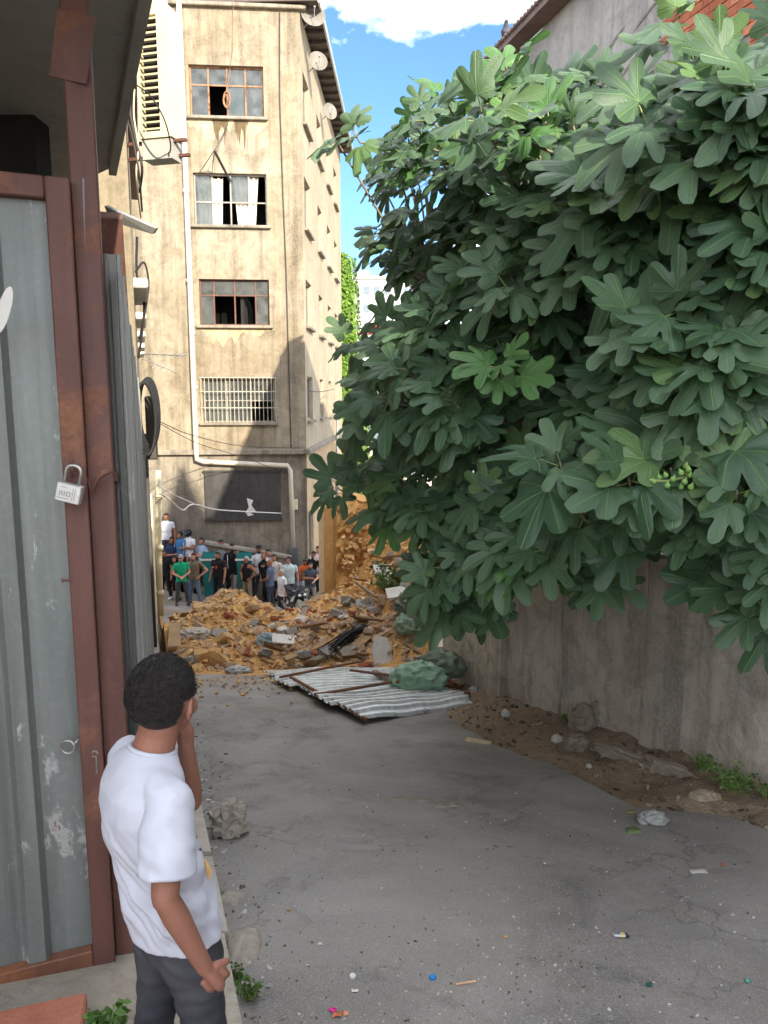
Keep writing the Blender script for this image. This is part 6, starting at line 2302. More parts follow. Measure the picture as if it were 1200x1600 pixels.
m_leaf_young_sunlit = mk_leaf('young and sunlit fig leaf', (.08, .19, .055), (.115, .245, .075), (.17, .33, .085))  # brighter colours, also used to imitate sunlit leaves at the upper left
m_stem = simple('green twig', srgb(140, 150, 92), .7, .2, 6, .1)

HALF = [(x * (1.12 if y > .5 and x > .13 else 1.08), y) for x, y in [(0, -.0), (.05, -.07), (.13, -.09), (.22, -.05), (.31, .03), (.36, .12), (.35, .2), (.28, .235), (.18, .28), (.125, .33), (.2, .38), (.3, .46), (.39, .56), (.43, .655), (.40, .72), (.33, .72), (.25, .65), (.14, .57), (.085, .54), (.095, .63), (.165, .74), (.18, .85), (.15, .96), (.09, 1.03), (0, 1.08)]]
def leaf_mesh(seed, mat):
    r = random.Random(seed)
    w = r.uniform(.95, 1.12)
    dep = r.uniform(.45, 1.0)
    droop, cup, fold_ = r.uniform(.12, .62), r.uniform(-.35, .5), r.uniform(.05, .4)
    r_l = r.uniform(.5, 2.2); tw_ = r.uniform(-.5, .5)
    mid = [(0, y) for y in (-.0, .15, .3, .45, .6, .78, .93, 1.08)]
    bm = bmesh.new()
    uvl = bm.loops.layers.uv.new('UVMap')
    cache = {}
    def P(x, y):
        k = (round(x, 4), round(y, 4))
        if k not in cache:
            xx = x * w
            rr_ = math.hypot(xx, y)
            lob = math.cos(math.atan2(abs(xx) + 1e-5, y - .1) * 8.5) * .03
            z = -droop * rr_ ** 2 + fold_ * abs(xx) * (1 - .6 * rr_) - cup * xx * xx + lob * rr_ * r_l + .045 * math.sin(7 * y + 5 * x + seed) + tw_ * xx * y
            cache[k] = bm.verts.new((xx, y, z))
        return cache[k]
    Ls = [r.uniform(.94, 1.04), r.uniform(.78, .92), r.uniform(.46, .66)]
    As = [0.0, R(r.uniform(36, 46)), R(r.uniform(80, 96))]
    Ws = [R(r.uniform(16, 20)), R(r.uniform(16, 20)), R(r.uniform(21, 28))]
    floor_ = r.uniform(.36, .54)
    nlob = 2 if r.random() < .2 else 3
    def rad(th):
        q = floor_ * (1.0 - .25 * max(0.0, (th - 1.6)))
        for L_, A_, W_ in list(zip(Ls, As, Ws))[:nlob]:
            x_ = abs(th - A_) / W_
            if x_ < 1: q = max(q, floor_ * .9 + (L_ - floor_ * .9) * (1 - x_ ** 2.2) ** .5)
            elif x_ < 1.5: q = max(q, floor_ * (1.12 - .24 * (x_ - 1)))
        return q
    NA = 30
    ths = [R(150) * (2 * i / (2 * NA) - 1) for i in range(2 * NA + 1)]
    Bv = P(0, .1)
    rows = []
    for fr_ in (.5, 1.0):
        row = []
        for th in ths:
            q = rad(abs(th)) * (1 + r.uniform(-.02, .02) * (fr_ == 1))
            if abs(th) > R(122): q *= .75
            q = (q if fr_ == 1 else .5 * min(q, floor_ * 1.5 + .1))
            row.append(P(q * math.sin(th) + 1e-5 * len(row) * (fr_ + 1), .1 + q * math.cos(th)))
        rows.append(row)
    for i in range(2 * NA):
        bm.faces.new((Bv, rows[0][i + 1], rows[0][i]))
        bm.faces.new((rows[0][i], rows[0][i + 1], rows[1][i + 1], rows[1][i]))
    for f in bm.faces:
        f.smooth = True
        for l in f.loops:
            l[uvl].uv = (l.vert.co.x / w + .5, l.vert.co.y)
    if bm.faces[:][0].calc_area() >= 0:
        bmesh.ops.recalc_face_normals(bm, faces=bm.faces)
        if sum(f.normal.z for f in bm.faces) < 0:
            bmesh.ops.reverse_faces(bm, faces=bm.faces)
    # petiole
    n = 5
    ring0 = [bm.verts.new((.012 * math.cos(6.283 * k / n), -.40, -.06 + .012 * math.sin(6.283 * k / n))) for k in range(n)]
    ring1 = [bm.verts.new((.014 * math.cos(6.283 * k / n), .04, -.004 + .014 * math.sin(6.283 * k / n))) for k in range(n)]
    for k in range(n):
        f = bm.faces.new((ring0[k], ring0[(k + 1) % n], ring1[(k + 1) % n], ring1[k])); f.material_index = 1; f.smooth = True
        for l in f.loops: l[uvl].uv = (.5, .5)
    me = bpy.data.meshes.new('leaf')
    bm.to_mesh(me); bm.free()
    me.materials.append(mat); me.materials.append(m_stem)
    return me
leaf_ms = [leaf_mesh(i, m_leaf) for i in range(16)]
young_sunlit_ms = [leaf_mesh(40 + i, m_leaf_young_sunlit) for i in range(3)]

tree = thing('fig_tree', 'large fig tree with broad lobed leaves hanging over the retaining wall', 'tree', (3.4, 7.6, up_z(7.6)))
CAN = [(478, 806), (520, 768), (560, 728), (528, 650), (535, 570), (515, 540), (590, 505), (612, 440), (548, 350), (562, 292), (506, 236), (536, 206), (590, 240), (635, 150), (690, 118), (745, 150), (770, 100), (830, 100), (868, 108), (940, 104), (1010, 92), (1060, 72), (1110, 74), (1200, 40), (1290, 5), (1290, 1030), (1200, 1015), (1110, 975), (1050, 935), (1000, 915), (950, 955), (880, 925), (790, 975), (720, 1000), (655, 930), (622, 862), (600, 790), (560, 800)]
def can_depth(u, v):
    d = 3.3 + (1230 - u) / 690 * 2.9
    d += .95 * noise.noise(Vector((u * .005, v * .0075, 2.0))) + .45 * noise.noise(Vector((u * .011, v * .016, 6)))
    d += max(0, 260 - v) / 260 * .9
    return max(d, 3.45)
lr = random.Random(77)
lv = []                                                # (matrix, mesh index, young or sunlit tint, depth score)
shoot_tips = []
VIEW = Vector((0, 0, CAMZ))
def add_shoot(p, outward, nl, size, young=False):
    up = Vector((0, 0, 1))
    axis = (outward * .8 + up * .55).normalized()
    x = axis.cross(up)
    x = x.normalized() if x.length > .05 else Vector((1, 0, 0))
    y = axis.cross(x)
    ph = lr.uniform(0, 6.28)
    for k in range(nl):
        a = ph + k * 2.4
        tier = k / max(1, nl - 1)
        sp = .35 + .65 * (1 - tier)
        rad = (x * math.cos(a) + y * math.sin(a))
        dirn = (rad * (.55 + .5 * sp) + axis * (.25 + .5 * tier) + Vector((0, 0, -.30)) + outward * .25).normalized()
        L = size * lr.uniform(.72, 1.18) * (.62 + .38 * sp)
        base = p + axis * (.11 * tier * size / .25) + dirn * L * .42
        nrm = (up * .8 + axis * .6 + outward * .55 + Vector((lr.uniform(-.2, .2), lr.uniform(-.2, .2), lr.uniform(-.1, .1))))
        nrm = (nrm - dirn * nrm.dot(dirn))
        if nrm.length < .15:
            nrm = axis - dirn * axis.dot(dirn)
        nrm.normalize()
        xx = dirn.cross(nrm).normalized()
        M = Matrix(((xx.x * L, dirn.x * L, nrm.x * L, base.x), (xx.y * L, dirn.y * L, nrm.y * L, base.y), (xx.z * L, dirn.z * L, nrm.z * L, base.z), (0, 0, 0, 1)))
        lv.append((M, lr.randrange(16), young and lr.random() < .8, (base - VIEW).length / L))
TRUNK = Vector((3.5, 7.7, up_z(7.7) - .2))
CENT = Vector((3.0, 6.6, 2.2))
n_sh = 0
cells = {}
while n_sh < 690:
    u, v = lr.uniform(470, 1290), lr.uniform(-10, 1060)
    if not (in_poly(u, v, CAN) and in_poly(u - 42, v - 8, CAN) and in_poly(u - 10, v - 46, CAN) and in_poly(u, min(v + (115 if u > 1020 else (70 if u > 800 else 34)), 1048), CAN)): continue
    layer = lr.random()
    d = can_depth(u, v)
    if layer > .42:
        d += .35 + (layer - .42) * 4.6
    else:
        key = (int(u / 45), int(v / 45))
        if cells.get(key, 0) >= 1: continue
        cells[key] = 1
        # keep the front shell inside the outline so leaves do not spill far over it
    if layer <= .42 or in_poly(u + 14, v, CAN):
        p = at(u, v, d)
        out = (p - CENT); out.z *= .5
        out = (out.normalized() * .75 + (VIEW - p).normalized() * .5).normalized()
        yng_sunlit = (u < 900 and lr.random() < .06) or (620 < u < 860 and v < 260 and lr.random() < .4)  # extra bright leaves at the upper left imitate sunlight in their colour
        size = lr.uniform(.205, .28)
        add_shoot(p, out, lr.choice((4, 5, 5, 6, 7)), size, yng_sunlit)
        shoot_tips.append((p, out))
        n_sh += 1
# hanging skirt at the lower edge and rear/top volume so the crown is full from other sides
for _ in range(70):
    q = CENT + Vector((lr.gauss(.6, 1.1), lr.gauss(1.4, 1.2), lr.gauss(.6, .9)))
    out = (q - CENT).normalized()
    if (q - VIEW).length < 4.2: continue
    add_shoot(q, out, 5, .25)
    shoot_tips.append((q, out))
# the chosen big, pale cluster with figs
for (u, v, d, s, n_) in ((880, 735, 3.9, .27, 6), (985, 760, 3.6, .25, 6), (1050, 745, 3.55, .25, 5), (1060, 505, 3.7, .28, 7), (1000, 530, 3.8, .27, 6), (790, 585, 4.6, .27, 6), (720, 640, 4.9, .27, 5), (1150, 780, 3.3, .24, 5), (1155, 925, 3.8, .24, 5), (1190, 955, 3.7, .24, 5), (1120, 900, 3.9, .24, 5), (950, 905, 4.6, .24, 5), (950, 310, 4.2, .28, 6), (1030, 290, 4.0, .28, 6), (562, 222, 6.2, .22, 4), (540, 770, 6.2, .24, 5), (580, 745, 6.0, .26, 6), (535, 235, 6.3, .2, 3), (806, 128, 5.6, .25, 5), (705, 175, 6.0, .26, 6), (660, 215, 6.2, .26, 6), (560, 545, 6.2, .24, 5), (1060, 60, 4.6, .26, 5)):
    p = at(u, v, d)
    out = ((p - CENT).normalized() * .6 + (VIEW - p).normalized() * .6).normalized()
    add_shoot(p, out, n_, s, u in (790, 806, 705, 660))  # upper clusters listed here take the bright tint of sunlit leaves
    shoot_tips.append((p, out))
# largest leaves become parts of their own, the rest one mass
order = sorted(range(len(lv)), key=lambda i: lv[i][3])
vis = []
for i in order:
    M = lv[i][0]
    q = M.translation
    if q.y > 1 and len(vis) < 300:
        vis.append(i)
vs_ = set(vis)
for i in vis:
    M, k, yg, _ = lv[i]
    o = link('leaf', (young_sunlit_ms[k % 3] if yg else leaf_ms[k]))
    o.parent = tree
    o.matrix_parent_inverse = basis(tree).inverted()
    o.matrix_basis = M
def bake_leaves(idx, name, parent):
    srcs = {}
    def src(me):
        if me.name not in srcs:
            co = np.empty(len(me.vertices) * 3); me.vertices.foreach_get('co', co)
            uvs = np.empty(len(me.loops) * 2); me.uv_layers[0].data.foreach_get('uv', uvs)
            srcs[me.name] = (np.c_[co.reshape(-1, 3), np.ones(len(me.vertices))], [tuple(p.vertices) for p in me.polygons], [p.material_index for p in me.polygons], uvs)
        return srcs[me.name]
    V, fs, ms, uv, rv = [], [], [], [], []
    b = 0
    for i in idx:
        M, k, yg, _ = lv[i]
        co, f, m, u_ = src(young_sunlit_ms[k % 3] if yg else leaf_ms[k])
        V.append(co @ np.array(M).T[:, :3])
        fs += [tuple(a + b for a in g) for g in f]
        ms += [(2 if yg and q == 0 else q) for q in m]
        uv.append(u_)
        rv += [lr.random()] * len(co)
        b += len(co)
    me = bpy.data.meshes.new(name)
    me.from_pydata(np.concatenate(V).tolist(), [], fs)
    for m in (m_leaf, m_stem, m_leaf_young_sunlit): me.materials.append(m)
    me.polygons.foreach_set('material_index', ms)
    me.polygons.foreach_set('use_smooth', [True] * len(fs))
    ul = me.uv_layers.new(name='UVMap'); ul.data.foreach_set('uv', np.concatenate(uv))
    a = me.attributes.new('rnd', 'FLOAT', 'POINT'); a.data.foreach_set('value', rv)
    me.update()
    return link(name, me, parent)
o = bake_leaves([i for i in range(len(lv)) if i not in vs_], 'foliage', tree)
tag(o, kind='stuff')
# trunk, limbs and twigs
mb = MB()
t0 = TRUNK
mb.tube([t0 + Vector((0, 0, -.5)), t0 + Vector((-.05, -.05, .3)), t0 + Vector((-.15, -.15, .9)), t0 + Vector((-.2, -.3, 1.6))], [.24, .19, .16, .13], 12)
mb.build('trunk', m_bark, tree, smooth=True)
limbs = []
ends = [at(640, 420, 6.8), at(600, 690, 6.6), at(760, 230, 6.4), at(880, 650, 5.4), at(1050, 560, 4.9), at(1150, 720, 4.3), at(980, 250, 5.6), at(760, 800, 6.3), at(1120, 300, 4.8), at(1000, 820, 4.8), at(700, 560, 6.4), at(850, 420, 5.8)]
for k, e in enumerate(ends):
    s = t0 + Vector((-.2, -.3, 1.5)) if k % 2 else t0 + Vector((-.15, -.15, .9))
    mid_ = s.lerp(e, .5) + Vector((lr.uniform(-.2, .2), lr.uniform(-.2, .2), .25))
    mid1 = s.lerp(mid_, .5) + Vector((lr.uniform(-.1, .1), lr.uniform(-.1, .1), .1))
    mid2 = mid_.lerp(e, .5) + Vector((lr.uniform(-.1, .1), lr.uniform(-.1, .1), .08))
    mb = MB(); mb.tube([s, mid1, mid_, mid2, e], [.085, .07, .055, .04, .022], 8)
    mb.build('limb', m_bark, tree, smooth=True)
    limbs += [mid1, mid_, mid2, e, mid_.lerp(mid2, .5), mid2.lerp(e, .5)]
mb = MB()
for p, out in shoot_tips:
    q = min(limbs, key=lambda a: (a - p).length)
    L = (q - p).length
    if L > 2.2: q = p + (q - p) * (1.6 / L)
    c1 = p.lerp(q, .45) - out * .1 + Vector((0, 0, -.06))
    mb.tube([q, c1, p, p + (out * .8 + Vector((0, 0, .5))).normalized() * .1], [.016, .011, .008, .006], 5)
o = mb.build('twigs', m_bark, tree, smooth=True)
tag(o, kind='stuff')
mb = MB(); mb.tube([at(1140, 728, 3.7), at(1165, 715, 3.75), at(1195, 708, 3.9), at(1260, 690, 4.4)], [.006, .009, .011, .015], 6); mb.build('twig', simple('pinkish twig', srgb(150, 112, 100), .7, .15, 6, .1), tree, smooth=True)
# figs
fm = MB(); rings = []
for z, r_ in ((-.5, .05), (-.42, .3), (-.2, .46), (.05, .42), (.28, .24), (.45, .12), (.62, .06)):
    rings.append([Vector((r_ * math.cos(6.283 * k / 9), r_ * math.sin(6.283 * k / 9), z)) for k in range(9)])
fm.loft(rings)
fig_me = fm.mesh('fig', simple('green fig', srgb(112, 150, 76), .55, .15, 4, .1), True)
for (u, v) in ((1022, 752), (1030, 745), (1043, 758), (1052, 748), (1064, 738), (1072, 728), (1078, 742), (1070, 752), (1080, 760), (1064, 760), (1178, 770), (1168, 772), (1040, 742), (1076, 733)):
    p = at(u, v, 3.22 + lr.uniform(-.03, .05))
    o = link('fig', fig_me); o.parent = tree; o.matrix_parent_inverse = basis(tree).inverted()
    s = lr.uniform(.026, .034)
    o.location = p; o.scale = (s, s, s); o.rotation_euler = (lr.uniform(-.5, .5), lr.uniform(-.5, .5), 0)
mb = MB(); mb.tube([at(1015, 750, 3.24), at(1040, 752, 3.26), at(1075, 745, 3.28), at(1100, 735, 3.6)], .006, 6); mb.tube([at(1072, 745, 3.26), at(1073, 722, 3.24)], .005, 5); mb.build('fruiting_twig', m_stem, tree, smooth=True)

# ================================================================== SMALL THINGS
def rock_thing(name, label, cat, c, s, mat, seed, rot=0):
    bm = bmesh.new()
    bmesh.ops.create_icosphere(bm, subdivisions=4, radius=1)
    for v in bm.verts:
        d = v.co.normalized()
        r_ = 1 + .3 * noise.noise(d * 1.6 + Vector((seed, 0, 0))) + .22 * noise.noise(d * 3.4 + Vector((0, seed, 0))) + .1 * noise.noise(d * 8) + .05 * noise.noise(d * 18)
        q = Vector((round(d.x * 2.2) / 2.2, round(d.y * 2.2) / 2.2, round(d.z * 2.2) / 2.2)).lerp(d, .55)
        v.co = Vector((q.x * s[0], q.y * s[1], q.z * s[2])) * r_
        v.co.z = max(v.co.z, -s[2] * .75)
    me = bpy.data.meshes.new(name)
    bm.to_mesh(me); bm.free()
    me.materials.append(mat)
    o = link(name, me)
    o.location = Vector(c) + Vector((0, 0, s[2] * .7)); o.rotation_euler = (0, 0, rot)
    return tag(o, label, cat)
m_rock = weathered('grey lump concrete', srgb(158, 150, 138), srgb(108, 100, 88), srgb(182, 174, 160), 7, .1, .7)
rock_thing('concrete_lump', 'rough grey lump of concrete on the asphalt beside the kerb', 'stone', gnd(358, 1302), (.12, .1, .12), m_rock, 3, .4)
for lab_, u_, v_, sz_, sd_, rz_ in SLABS:
    q_ = gnd(u_, v_); q_.z = verge_z(q_.x, q_.y) - .02
    rock_thing('concrete_slab', lab_, 'slab', q_ - Vector((0, 0, sz_[2] * .2)), sz_, m_slab, sd_, rz_)
# cement spill at the kerb
def blob_sheet(u, v, rx, ry, h, mat, name, label, cat, seed, rot=0):
    c = gnd(u, v)
    V, fs = [Vector((0, 0, h))], []
    n, m = 40, 7
    for j in range(1, m + 1):
        for k in range(n):
            a = 6.28318 * k / n
            q = (1 + .25 * noise.noise(Vector((math.cos(a) * 1.5 + seed, math.sin(a) * 1.5, 0))) + .12 * noise.noise(Vector((math.cos(a) * 5, math.sin(a) * 5 + seed, 0)))) * j / m
            x, y = rx * q * math.cos(a), ry * q * math.sin(a)
            z = h * (1 - (j / m) ** 2) + .012 * noise.noise(Vector((x * 25, y * 25, seed))) * (1 if j < m else 0) - (.012 if j == m else 0)
            V.append(Vector((x, y, z)))
    for k in range(n):
        fs.append((0, 1 + k, 1 + (k + 1) % n))
        for j in range(m - 1):
            a = 1 + j * n
            fs.append((a + k, a + n + k, a + n + (k + 1) % n, a + (k + 1) % n))
    Mr = Matrix.Rotation(-math.atan(SLOPE), 3, 'X') @ Matrix.Rotation(rot, 3, 'Z')
    o = MB().add([Mr @ p for p in V], fs).build(name, mat, smooth=True, fix=False)
    o.location = Vector((c.x, c.y, road_z(c.x, c.y) + .006))
    return tag(o, label, cat)
m_cement = weathered('spilled cement', srgb(166, 158, 144), srgb(120, 110, 96), srgb(190, 182, 168), 9, .1, .7)
blob_sheet(382, 1480, .075, .17, .045, m_cement, 'cement_spill', 'pale dried cement spill against the kerb beside the boy', 'cement', 2)
blob_sheet(362, 1405, .07, .08, .02, m_rock, 'cement_spill', 'small grey cement patch by the kerb above the pale spill', 'cement', 5)
m_patch = weathered('pale road patch', srgb(128, 120, 108), srgb(98, 92, 84), srgb(150, 142, 130), 5, .1, .5)
blob_sheet(640, 1247, .17, .06, .004, m_patch, 'road_patch', 'pale worn patch in the middle of the road', 'patch', 7)
blob_sheet(695, 1256, .12, .05, .004, m_patch, 'road_patch', 'smaller pale worn patch right of the middle patch', 'patch', 9)
# cracks in the asphalt: raised broken lips
def crack(pts, label, seed):
    r = random.Random(seed)
    mb = MB()
    P = [gnd(u, v, .0) for u, v in pts]
    Q = []
    for a, b in zip(P, P[1:]):
        for k in range(8):
            q = a.lerp(b, k / 8); q.z = road_z(q.x, q.y)
            Q.append(q + Vector((r.uniform(-.012, .012), r.uniform(-.02, .02), -.004)))
    mb.tube(Q, [.002 + .006 * r.random() for _ in Q], 5, sq=.7)
    tag(mb.build('asphalt_crack', m_patch2), label, 'crack')
m_patch2 = simple('dark crack lip', srgb(92, 89, 85), .95, .3, 20, .5)
crack([(425, 1168), (445, 1161), (468, 1166)], 'short crack in the asphalt up the road near the heap', 1)
crack([(585, 1340), (600, 1328), (632, 1334)], 'crack in the asphalt in the middle of the road', 2)
crack([(760, 1330), (772, 1322), (800, 1324), (828, 1332)], 'longest crack in the asphalt below the pale patch', 3)
crack([(420, 1135), (450, 1138), (470, 1146)], 'faint crack near the fallen panel', 4)

def on_road(u, v, up=.004):
    c = gnd(u, v)
    c.z = (verge_z(c.x, c.y) if c.x > road_r(c.y) else road_z(c.x, c.y)) + up
    return c
# ---- lighter
c = on_road(970, 1467, .012)
lt = thing('lighter', 'grey and yellow cigarette lighter lying on the road', 'lighter', c, R(-4))
mb = MB(); mb.box((-.008, 0, 0), (.056, .024, .012), None, 0, .004); mb.build('lighter_body', simple('grey lighter', srgb(186, 186, 186), .35, .08, 20, 0), lt, world=False)
mb = MB(); mb.box((.008, 0, .0004), (.012, .0244, .0124), None, 0, .003); mb.build('yellow_band', simple('yellow band', srgb(226, 200, 60), .4, .05, 20, 0), lt, world=False)
mb = MB(); mb.box((.028, 0, 0), (.016, .022, .012), None, 0, .003); mb.build('lighter_head', m_black, lt, world=False)
mb = MB(); mb.tube([(.03, -.005, .008), (.03, .005, .008)], .005, 10); mb.build('spark_wheel', m_steel, lt, world=False)
mb = MB()
for k in range(3):
    mb.tube([(-.028 + .009 * k + .0035 * math.cos(q), .006 * math.sin(q), .0065) for q in [6.283 * i / 10 for i in range(11)]], .0012, 4, 0, False)
mb.build('print', m_black, lt, world=False)
# ---- stick, caps, scraps
c0, c1 = on_road(712, 1542, .006), on_road(744, 1537, .006)
mb = MB(); mb.tube([c0, c1], .0045, 8); tag(mb.build('wooden_stick', simple('pale stick', srgb(196, 160, 128), .8, .1, 20, .1)), 'pale wooden ice-cream stick on the road', 'stick')
def cap_thing(u, v, col, label):
    c = on_road(u, v)
    t = MB(); t.tube([c, c + Vector((0, 0, .008)), c + Vector((0, 0, .011))], [.013, .013, .011], 14)
    for k in range(12):
        a = 6.283 * k / 12; t.tube([c + Vector((.013 * math.cos(a), .013 * math.sin(a), 0)), c + Vector((.013 * math.cos(a), .013 * math.sin(a), .008))], .0015, 4)
    tag(t.build('bottle_cap', simple('cap ' + label[:8], col, .4, .05, 9, 0)), label, 'bottle cap')
cap_thing(676, 1531, srgb(30, 130, 200), 'bright blue bottle cap on the road')
cap_thing(551, 1528, srgb(210, 210, 206), 'white bottle cap on the road')
def scrap(u, v, s, col, label, seed, h=.01, rough=.8, cat='scrap', name='paper_scrap'):
    r = random.Random(seed)
    c = on_road(u, v, .003)
    n = 7
    V = []
    for j in range(3):
        for k in range(4):
            V.append(c + Vector(((k / 3 - .5) * s * (1 + .2 * r.uniform(-1, 1)), (j / 2 - .5) * s * .7 * (1 + .2 * r.uniform(-1, 1)), h * r.random())))
    fs = [(j * 4 + k, j * 4 + k + 1, j * 4 + k + 5, j * 4 + k + 4) for j in range(2) for k in range(3)]
    mb = MB().add(V, fs)
    o = mb.build(name, simple('scrap %d' % seed, col, rough, .15, 20, .2), smooth=True)
    m = o.modifiers.new('t', 'SOLIDIFY'); m.thickness = .0015
    return tag(o, label, cat)
scrap(520, 1580, .03, srgb(220, 50, 140), 'magenta paper scrap at the near edge of the road', 1, .014)
scrap(528, 1588, .034, srgb(214, 120, 80), 'orange peel scrap beside the magenta paper', 2, .016)
scrap(541, 1586, .022, srgb(206, 150, 110), 'small brown crumb right of the orange peel', 3, .012)
scrap(790, 1467, .02, srgb(204, 160, 90), 'tan crumb left of the lighter', 4)
scrap(452, 1424, .025, srgb(190, 150, 90), 'dry yellow leaf scrap on the road right of the boy', 5)
scrap(1014, 1542, .024, srgb(20, 90, 80), 'dark green scrap on the road near the lighter', 6)
scrap(1168, 1534, .026, srgb(80, 160, 140), 'pale green scrap at the right edge of the road', 7)
scrap(990, 1302, .10, srgb(108, 128, 84), 'crumpled green leaf below the clear plastic bag', 8, .02)
scrap(985, 1270, .06, srgb(150, 140, 90), 'dry leaf next to the clear plastic bag', 18, .02)
scrap(1090, 1364, .09, srgb(176, 172, 164), 'pale paper strip on the road towards the weeds', 9, .01)
scrap(555, 1550, .025, srgb(214, 210, 200), 'cigarette butt below the white cap', 10, .006)
scrap(500, 1475, .022, srgb(206, 200, 190), 'cigarette butt in the middle of the road', 11, .006)
scrap(1130, 1355, .03, srgb(190, 110, 80), 'small brick chip beside the paper strip', 12, .015)
scrap(815, 1270, .03, srgb(120, 110, 100), 'little grey pebble right of the pale patches', 13, .02)
# crumpled litter along the verge
wp = bagmat('white litter plastic', srgb(208, 204, 196), .4)
crumple('paper_ball', 'white crumpled cup on the dirt near the pilaster', 'litter', on_road(790, 1124), (.045, .04, .05), wp, 31, .3)
crumple('paper_ball', 'white crumpled paper ball further down the dirt verge', 'litter', on_road(870, 1162), (.05, .045, .045), wp, 33, .3)
crumple('paper_ball', 'tiny white wad before the broken slabs', 'litter', on_road(920, 1200), (.022, .03, .02), wp, 35, .4)
crumple('plastic_bag', 'clear plastic bag at the edge of the asphalt', 'plastic bag', on_road(1020, 1286), (.09, .06, .05), bagmat('clear bag', srgb(178, 180, 174), .2), 37, .5)
crumple('rag', 'beige rag on the dirt beside the weeds', 'rag', on_road(1100, 1256), (.1, .07, .035), bagmat('beige rag', srgb(176, 160, 134), .9), 39, .5)
c = on_road(660, 1114, .03)
bt = thing('plastic_bottle', 'flattened clear plastic bottle by the fallen panel', 'bottle', c, R(15))
mb = MB(); mb.tube([(-.09, 0, 0), (-.085, 0, 0), (-.02, 0, 0), (.04, 0, 0), (.075, 0, 0), (.085, 0, 0)], [.02, .032, .03, .032, .016, .013], 12, sq=.7); mb.build('bottle_body', bagmat('bottle plastic', srgb(170, 176, 176), .15), bt, smooth=True, world=False)
mb = MB(); mb.tube([(.086, 0, 0), (.1, 0, 0)], .0145, 10); mb.build('bottle_cap', m_white, bt, world=False)
# loose board on the verge
a_, b_ = on_road(728, 1158, .02), on_road(767, 1163, .03)
mb = MB(); mb.beam(a_, b_, .07, .018, bev=.003)
tag(mb.build('loose_board', simple('pale board', srgb(186, 172, 140), .85, .15, 6, .2)), 'short pale board at the edge of the asphalt below the panel', 'board')
# small specks of litter on the road and crumbs on the verge
def spot_speck(r):
    while True:
        u, v = r.uniform(300, 1200), 1110 + 490 * r.random() ** .8
        c = gnd(u, v)
        if c.x > kerb_x(c.y) + .05 and (noise.noise(Vector((c.x * 1.2, c.y * 1.2, 0))) > -.15 or r.random() < .3):
            return c.x, c.y, (verge_z(c.x, c.y) if c.x > road_r(c.y) else road_z(c.x, c.y))
specks = [rock_mesh(60 + i, f, m_white, 'litter') for i, f in enumerate((.3, .2, .5))]
m_chip = mk_stone('pale chips', srgb(150, 146, 138), srgb(206, 202, 194))
m_chip2 = mk_stone('dark chips', srgb(70, 66, 62), srgb(120, 108, 94))
scatter_merged(specks, 2200, spot_speck, .003, .019, 'litter', [m_chip, m_chip2], 'pale specks of litter and chips strewn over the road', 'litter', lambda x, y: int(rr.random() < .3))
def spot_kerb(r):
    y = r.uniform(1.6, 7.5); x = kerb_x(y) + abs(r.gauss(.02, .14))
    return x, y, road_z(x, y)
scatter_merged(specks, 420, spot_kerb, .006, .04, 'litter', [m_chip, m_chip2], 'plaster crumbs gathered along the kerb', 'litter', lambda x, y: int(rr.random() < .25))
def spot_verge(r):
    y = r.uniform(4.2, 9.8); a, b = road_r(y), wall_x(y); x = r.uniform(a, b)
    return x, y, verge_z(x, y)
scatter_merged(tan + brn, 520, spot_verge, .012, .07, 'gravel', [m_chip2, m_slab], 'small stones and clods on the dirt verge', 'gravel', lambda x, y: int(rr.random() < .4))

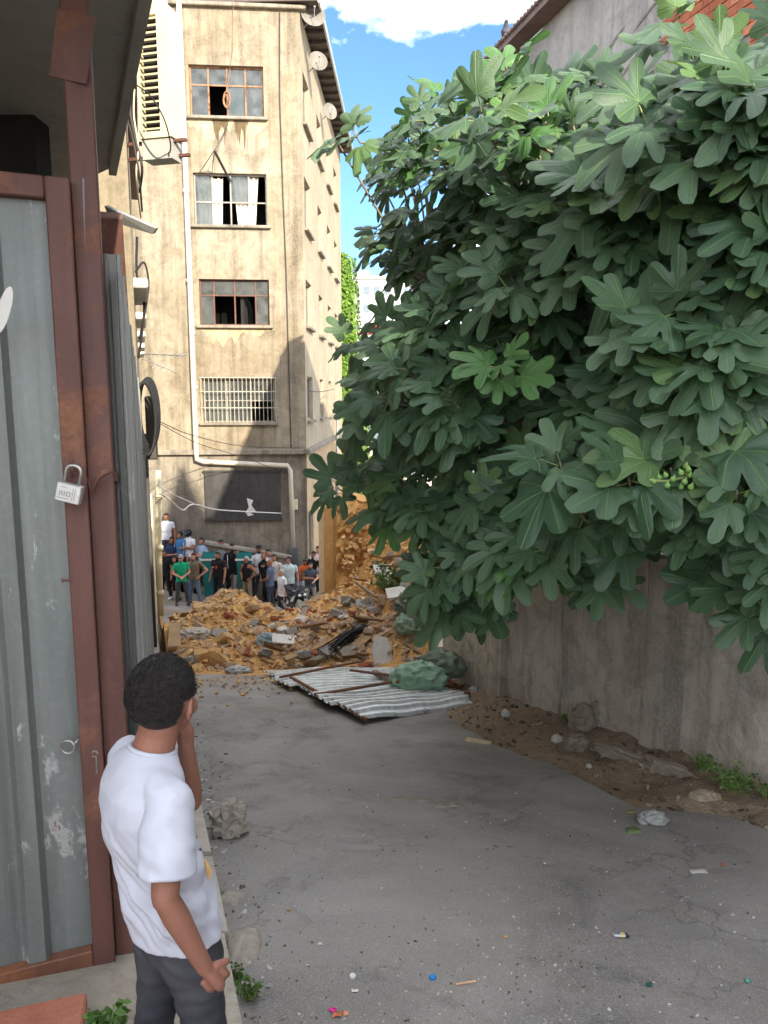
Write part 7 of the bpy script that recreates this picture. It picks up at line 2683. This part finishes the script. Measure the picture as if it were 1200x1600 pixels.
# ---- weeds
m_weed = NT('weed leaf')
wa = m_weed.n.new('ShaderNodeAttribute'); wa.attribute_name = 'rnd'
m_weed.color(m_weed.mix(wa.outputs['Fac'], (.045, .10, .02), (.12, .22, .05)))
m_weed = m_weed.set(.6, 0, .3)
def weed(u, v, rad, h, n, label, seed, size=.03, c=None):
    r = random.Random(seed)
    c = c if c is not None else on_road(u, v, -.01)
    t = thing('weed', label, 'weed', c)
    V, fs, rv = [], [], []
    st = MB()
    for s in range(max(5, n // 9)):
        a = r.uniform(0, 6.28); q = r.random() ** .6
        tip = c + Vector((math.cos(a) * rad * q, math.sin(a) * rad * q, h * r.uniform(.5, 1)))
        base = c + Vector((math.cos(a) * rad * .2, math.sin(a) * rad * .2, 0))
        mid_ = base.lerp(tip, .5) + Vector((0, 0, h * .15))
        st.tube([base, mid_, tip], [.003, .0025, .0015], 4)
        for k in range(9):
            w = .25 + .75 * k / 8
            p = base.lerp(mid_, w * 2) if w < .5 else mid_.lerp(tip, w * 2 - 1)
            d = Vector((r.gauss(0, 1), r.gauss(0, 1), r.uniform(-.1, .9))).normalized()
            nn = d.cross(Vector((r.uniform(-1, 1), r.uniform(-1, 1), .2))).normalized()
            L = size * r.uniform(.6, 1.3)
            b = len(V)
            V += [p, p + d * L * .5 + nn * L * .3, p + d * L + Vector((0, 0, -L * .2)), p + d * L * .5 - nn * L * .3]
            fs.append((b, b + 1, b + 2, b + 3)); rv += [r.random()] * 4
    me = MB().add(V, fs).mesh('leaves', m_weed, fix=False)
    at_ = me.attributes.new('rnd', 'FLOAT', 'POINT'); at_.data.foreach_set('value', rv)
    tag(link('leaves', me, t), kind='stuff')
    st.build('stems', m_stem, t)
weed(1145, 1246, .17, .19, 260, 'bushy bright green weed at the foot of the wall', 1, .035)
weed(1098, 1222, .1, .15, 130, 'darker weed beside the bushy weed against the wall', 2, .035)
weed(882, 1138, .06, .09, 60, 'small weed sprouting beside the broken slabs', 3, .025)
weed(1198, 1262, .09, .12, 90, 'weed at the right edge by the wall', 4, .03)
weed(390, 1560, .06, .1, 200, 'green weed growing from the kerb beside the boy', 5, .022)
weed(372, 1530, .035, .07, 90, 'thin weed tuft just above the kerb weed', 6, .018)
weed(0, 0, .12, .14, 260, 'leafy weed at the step beside the boy and the gate', 7, .04, c=Vector((-.93, 2.2, gz(2.2) + .11)))
p = on_rub(615, 935, .02)
weed(0, 0, .45, .6, 300, 'green shrub buried in the rubble below the soil bank', 8, .09, c=p)
p = on_rub(632, 960, .02)
weed(0, 0, .3, .35, 120, 'low weed above the pale green bag', 9, .07, c=p)
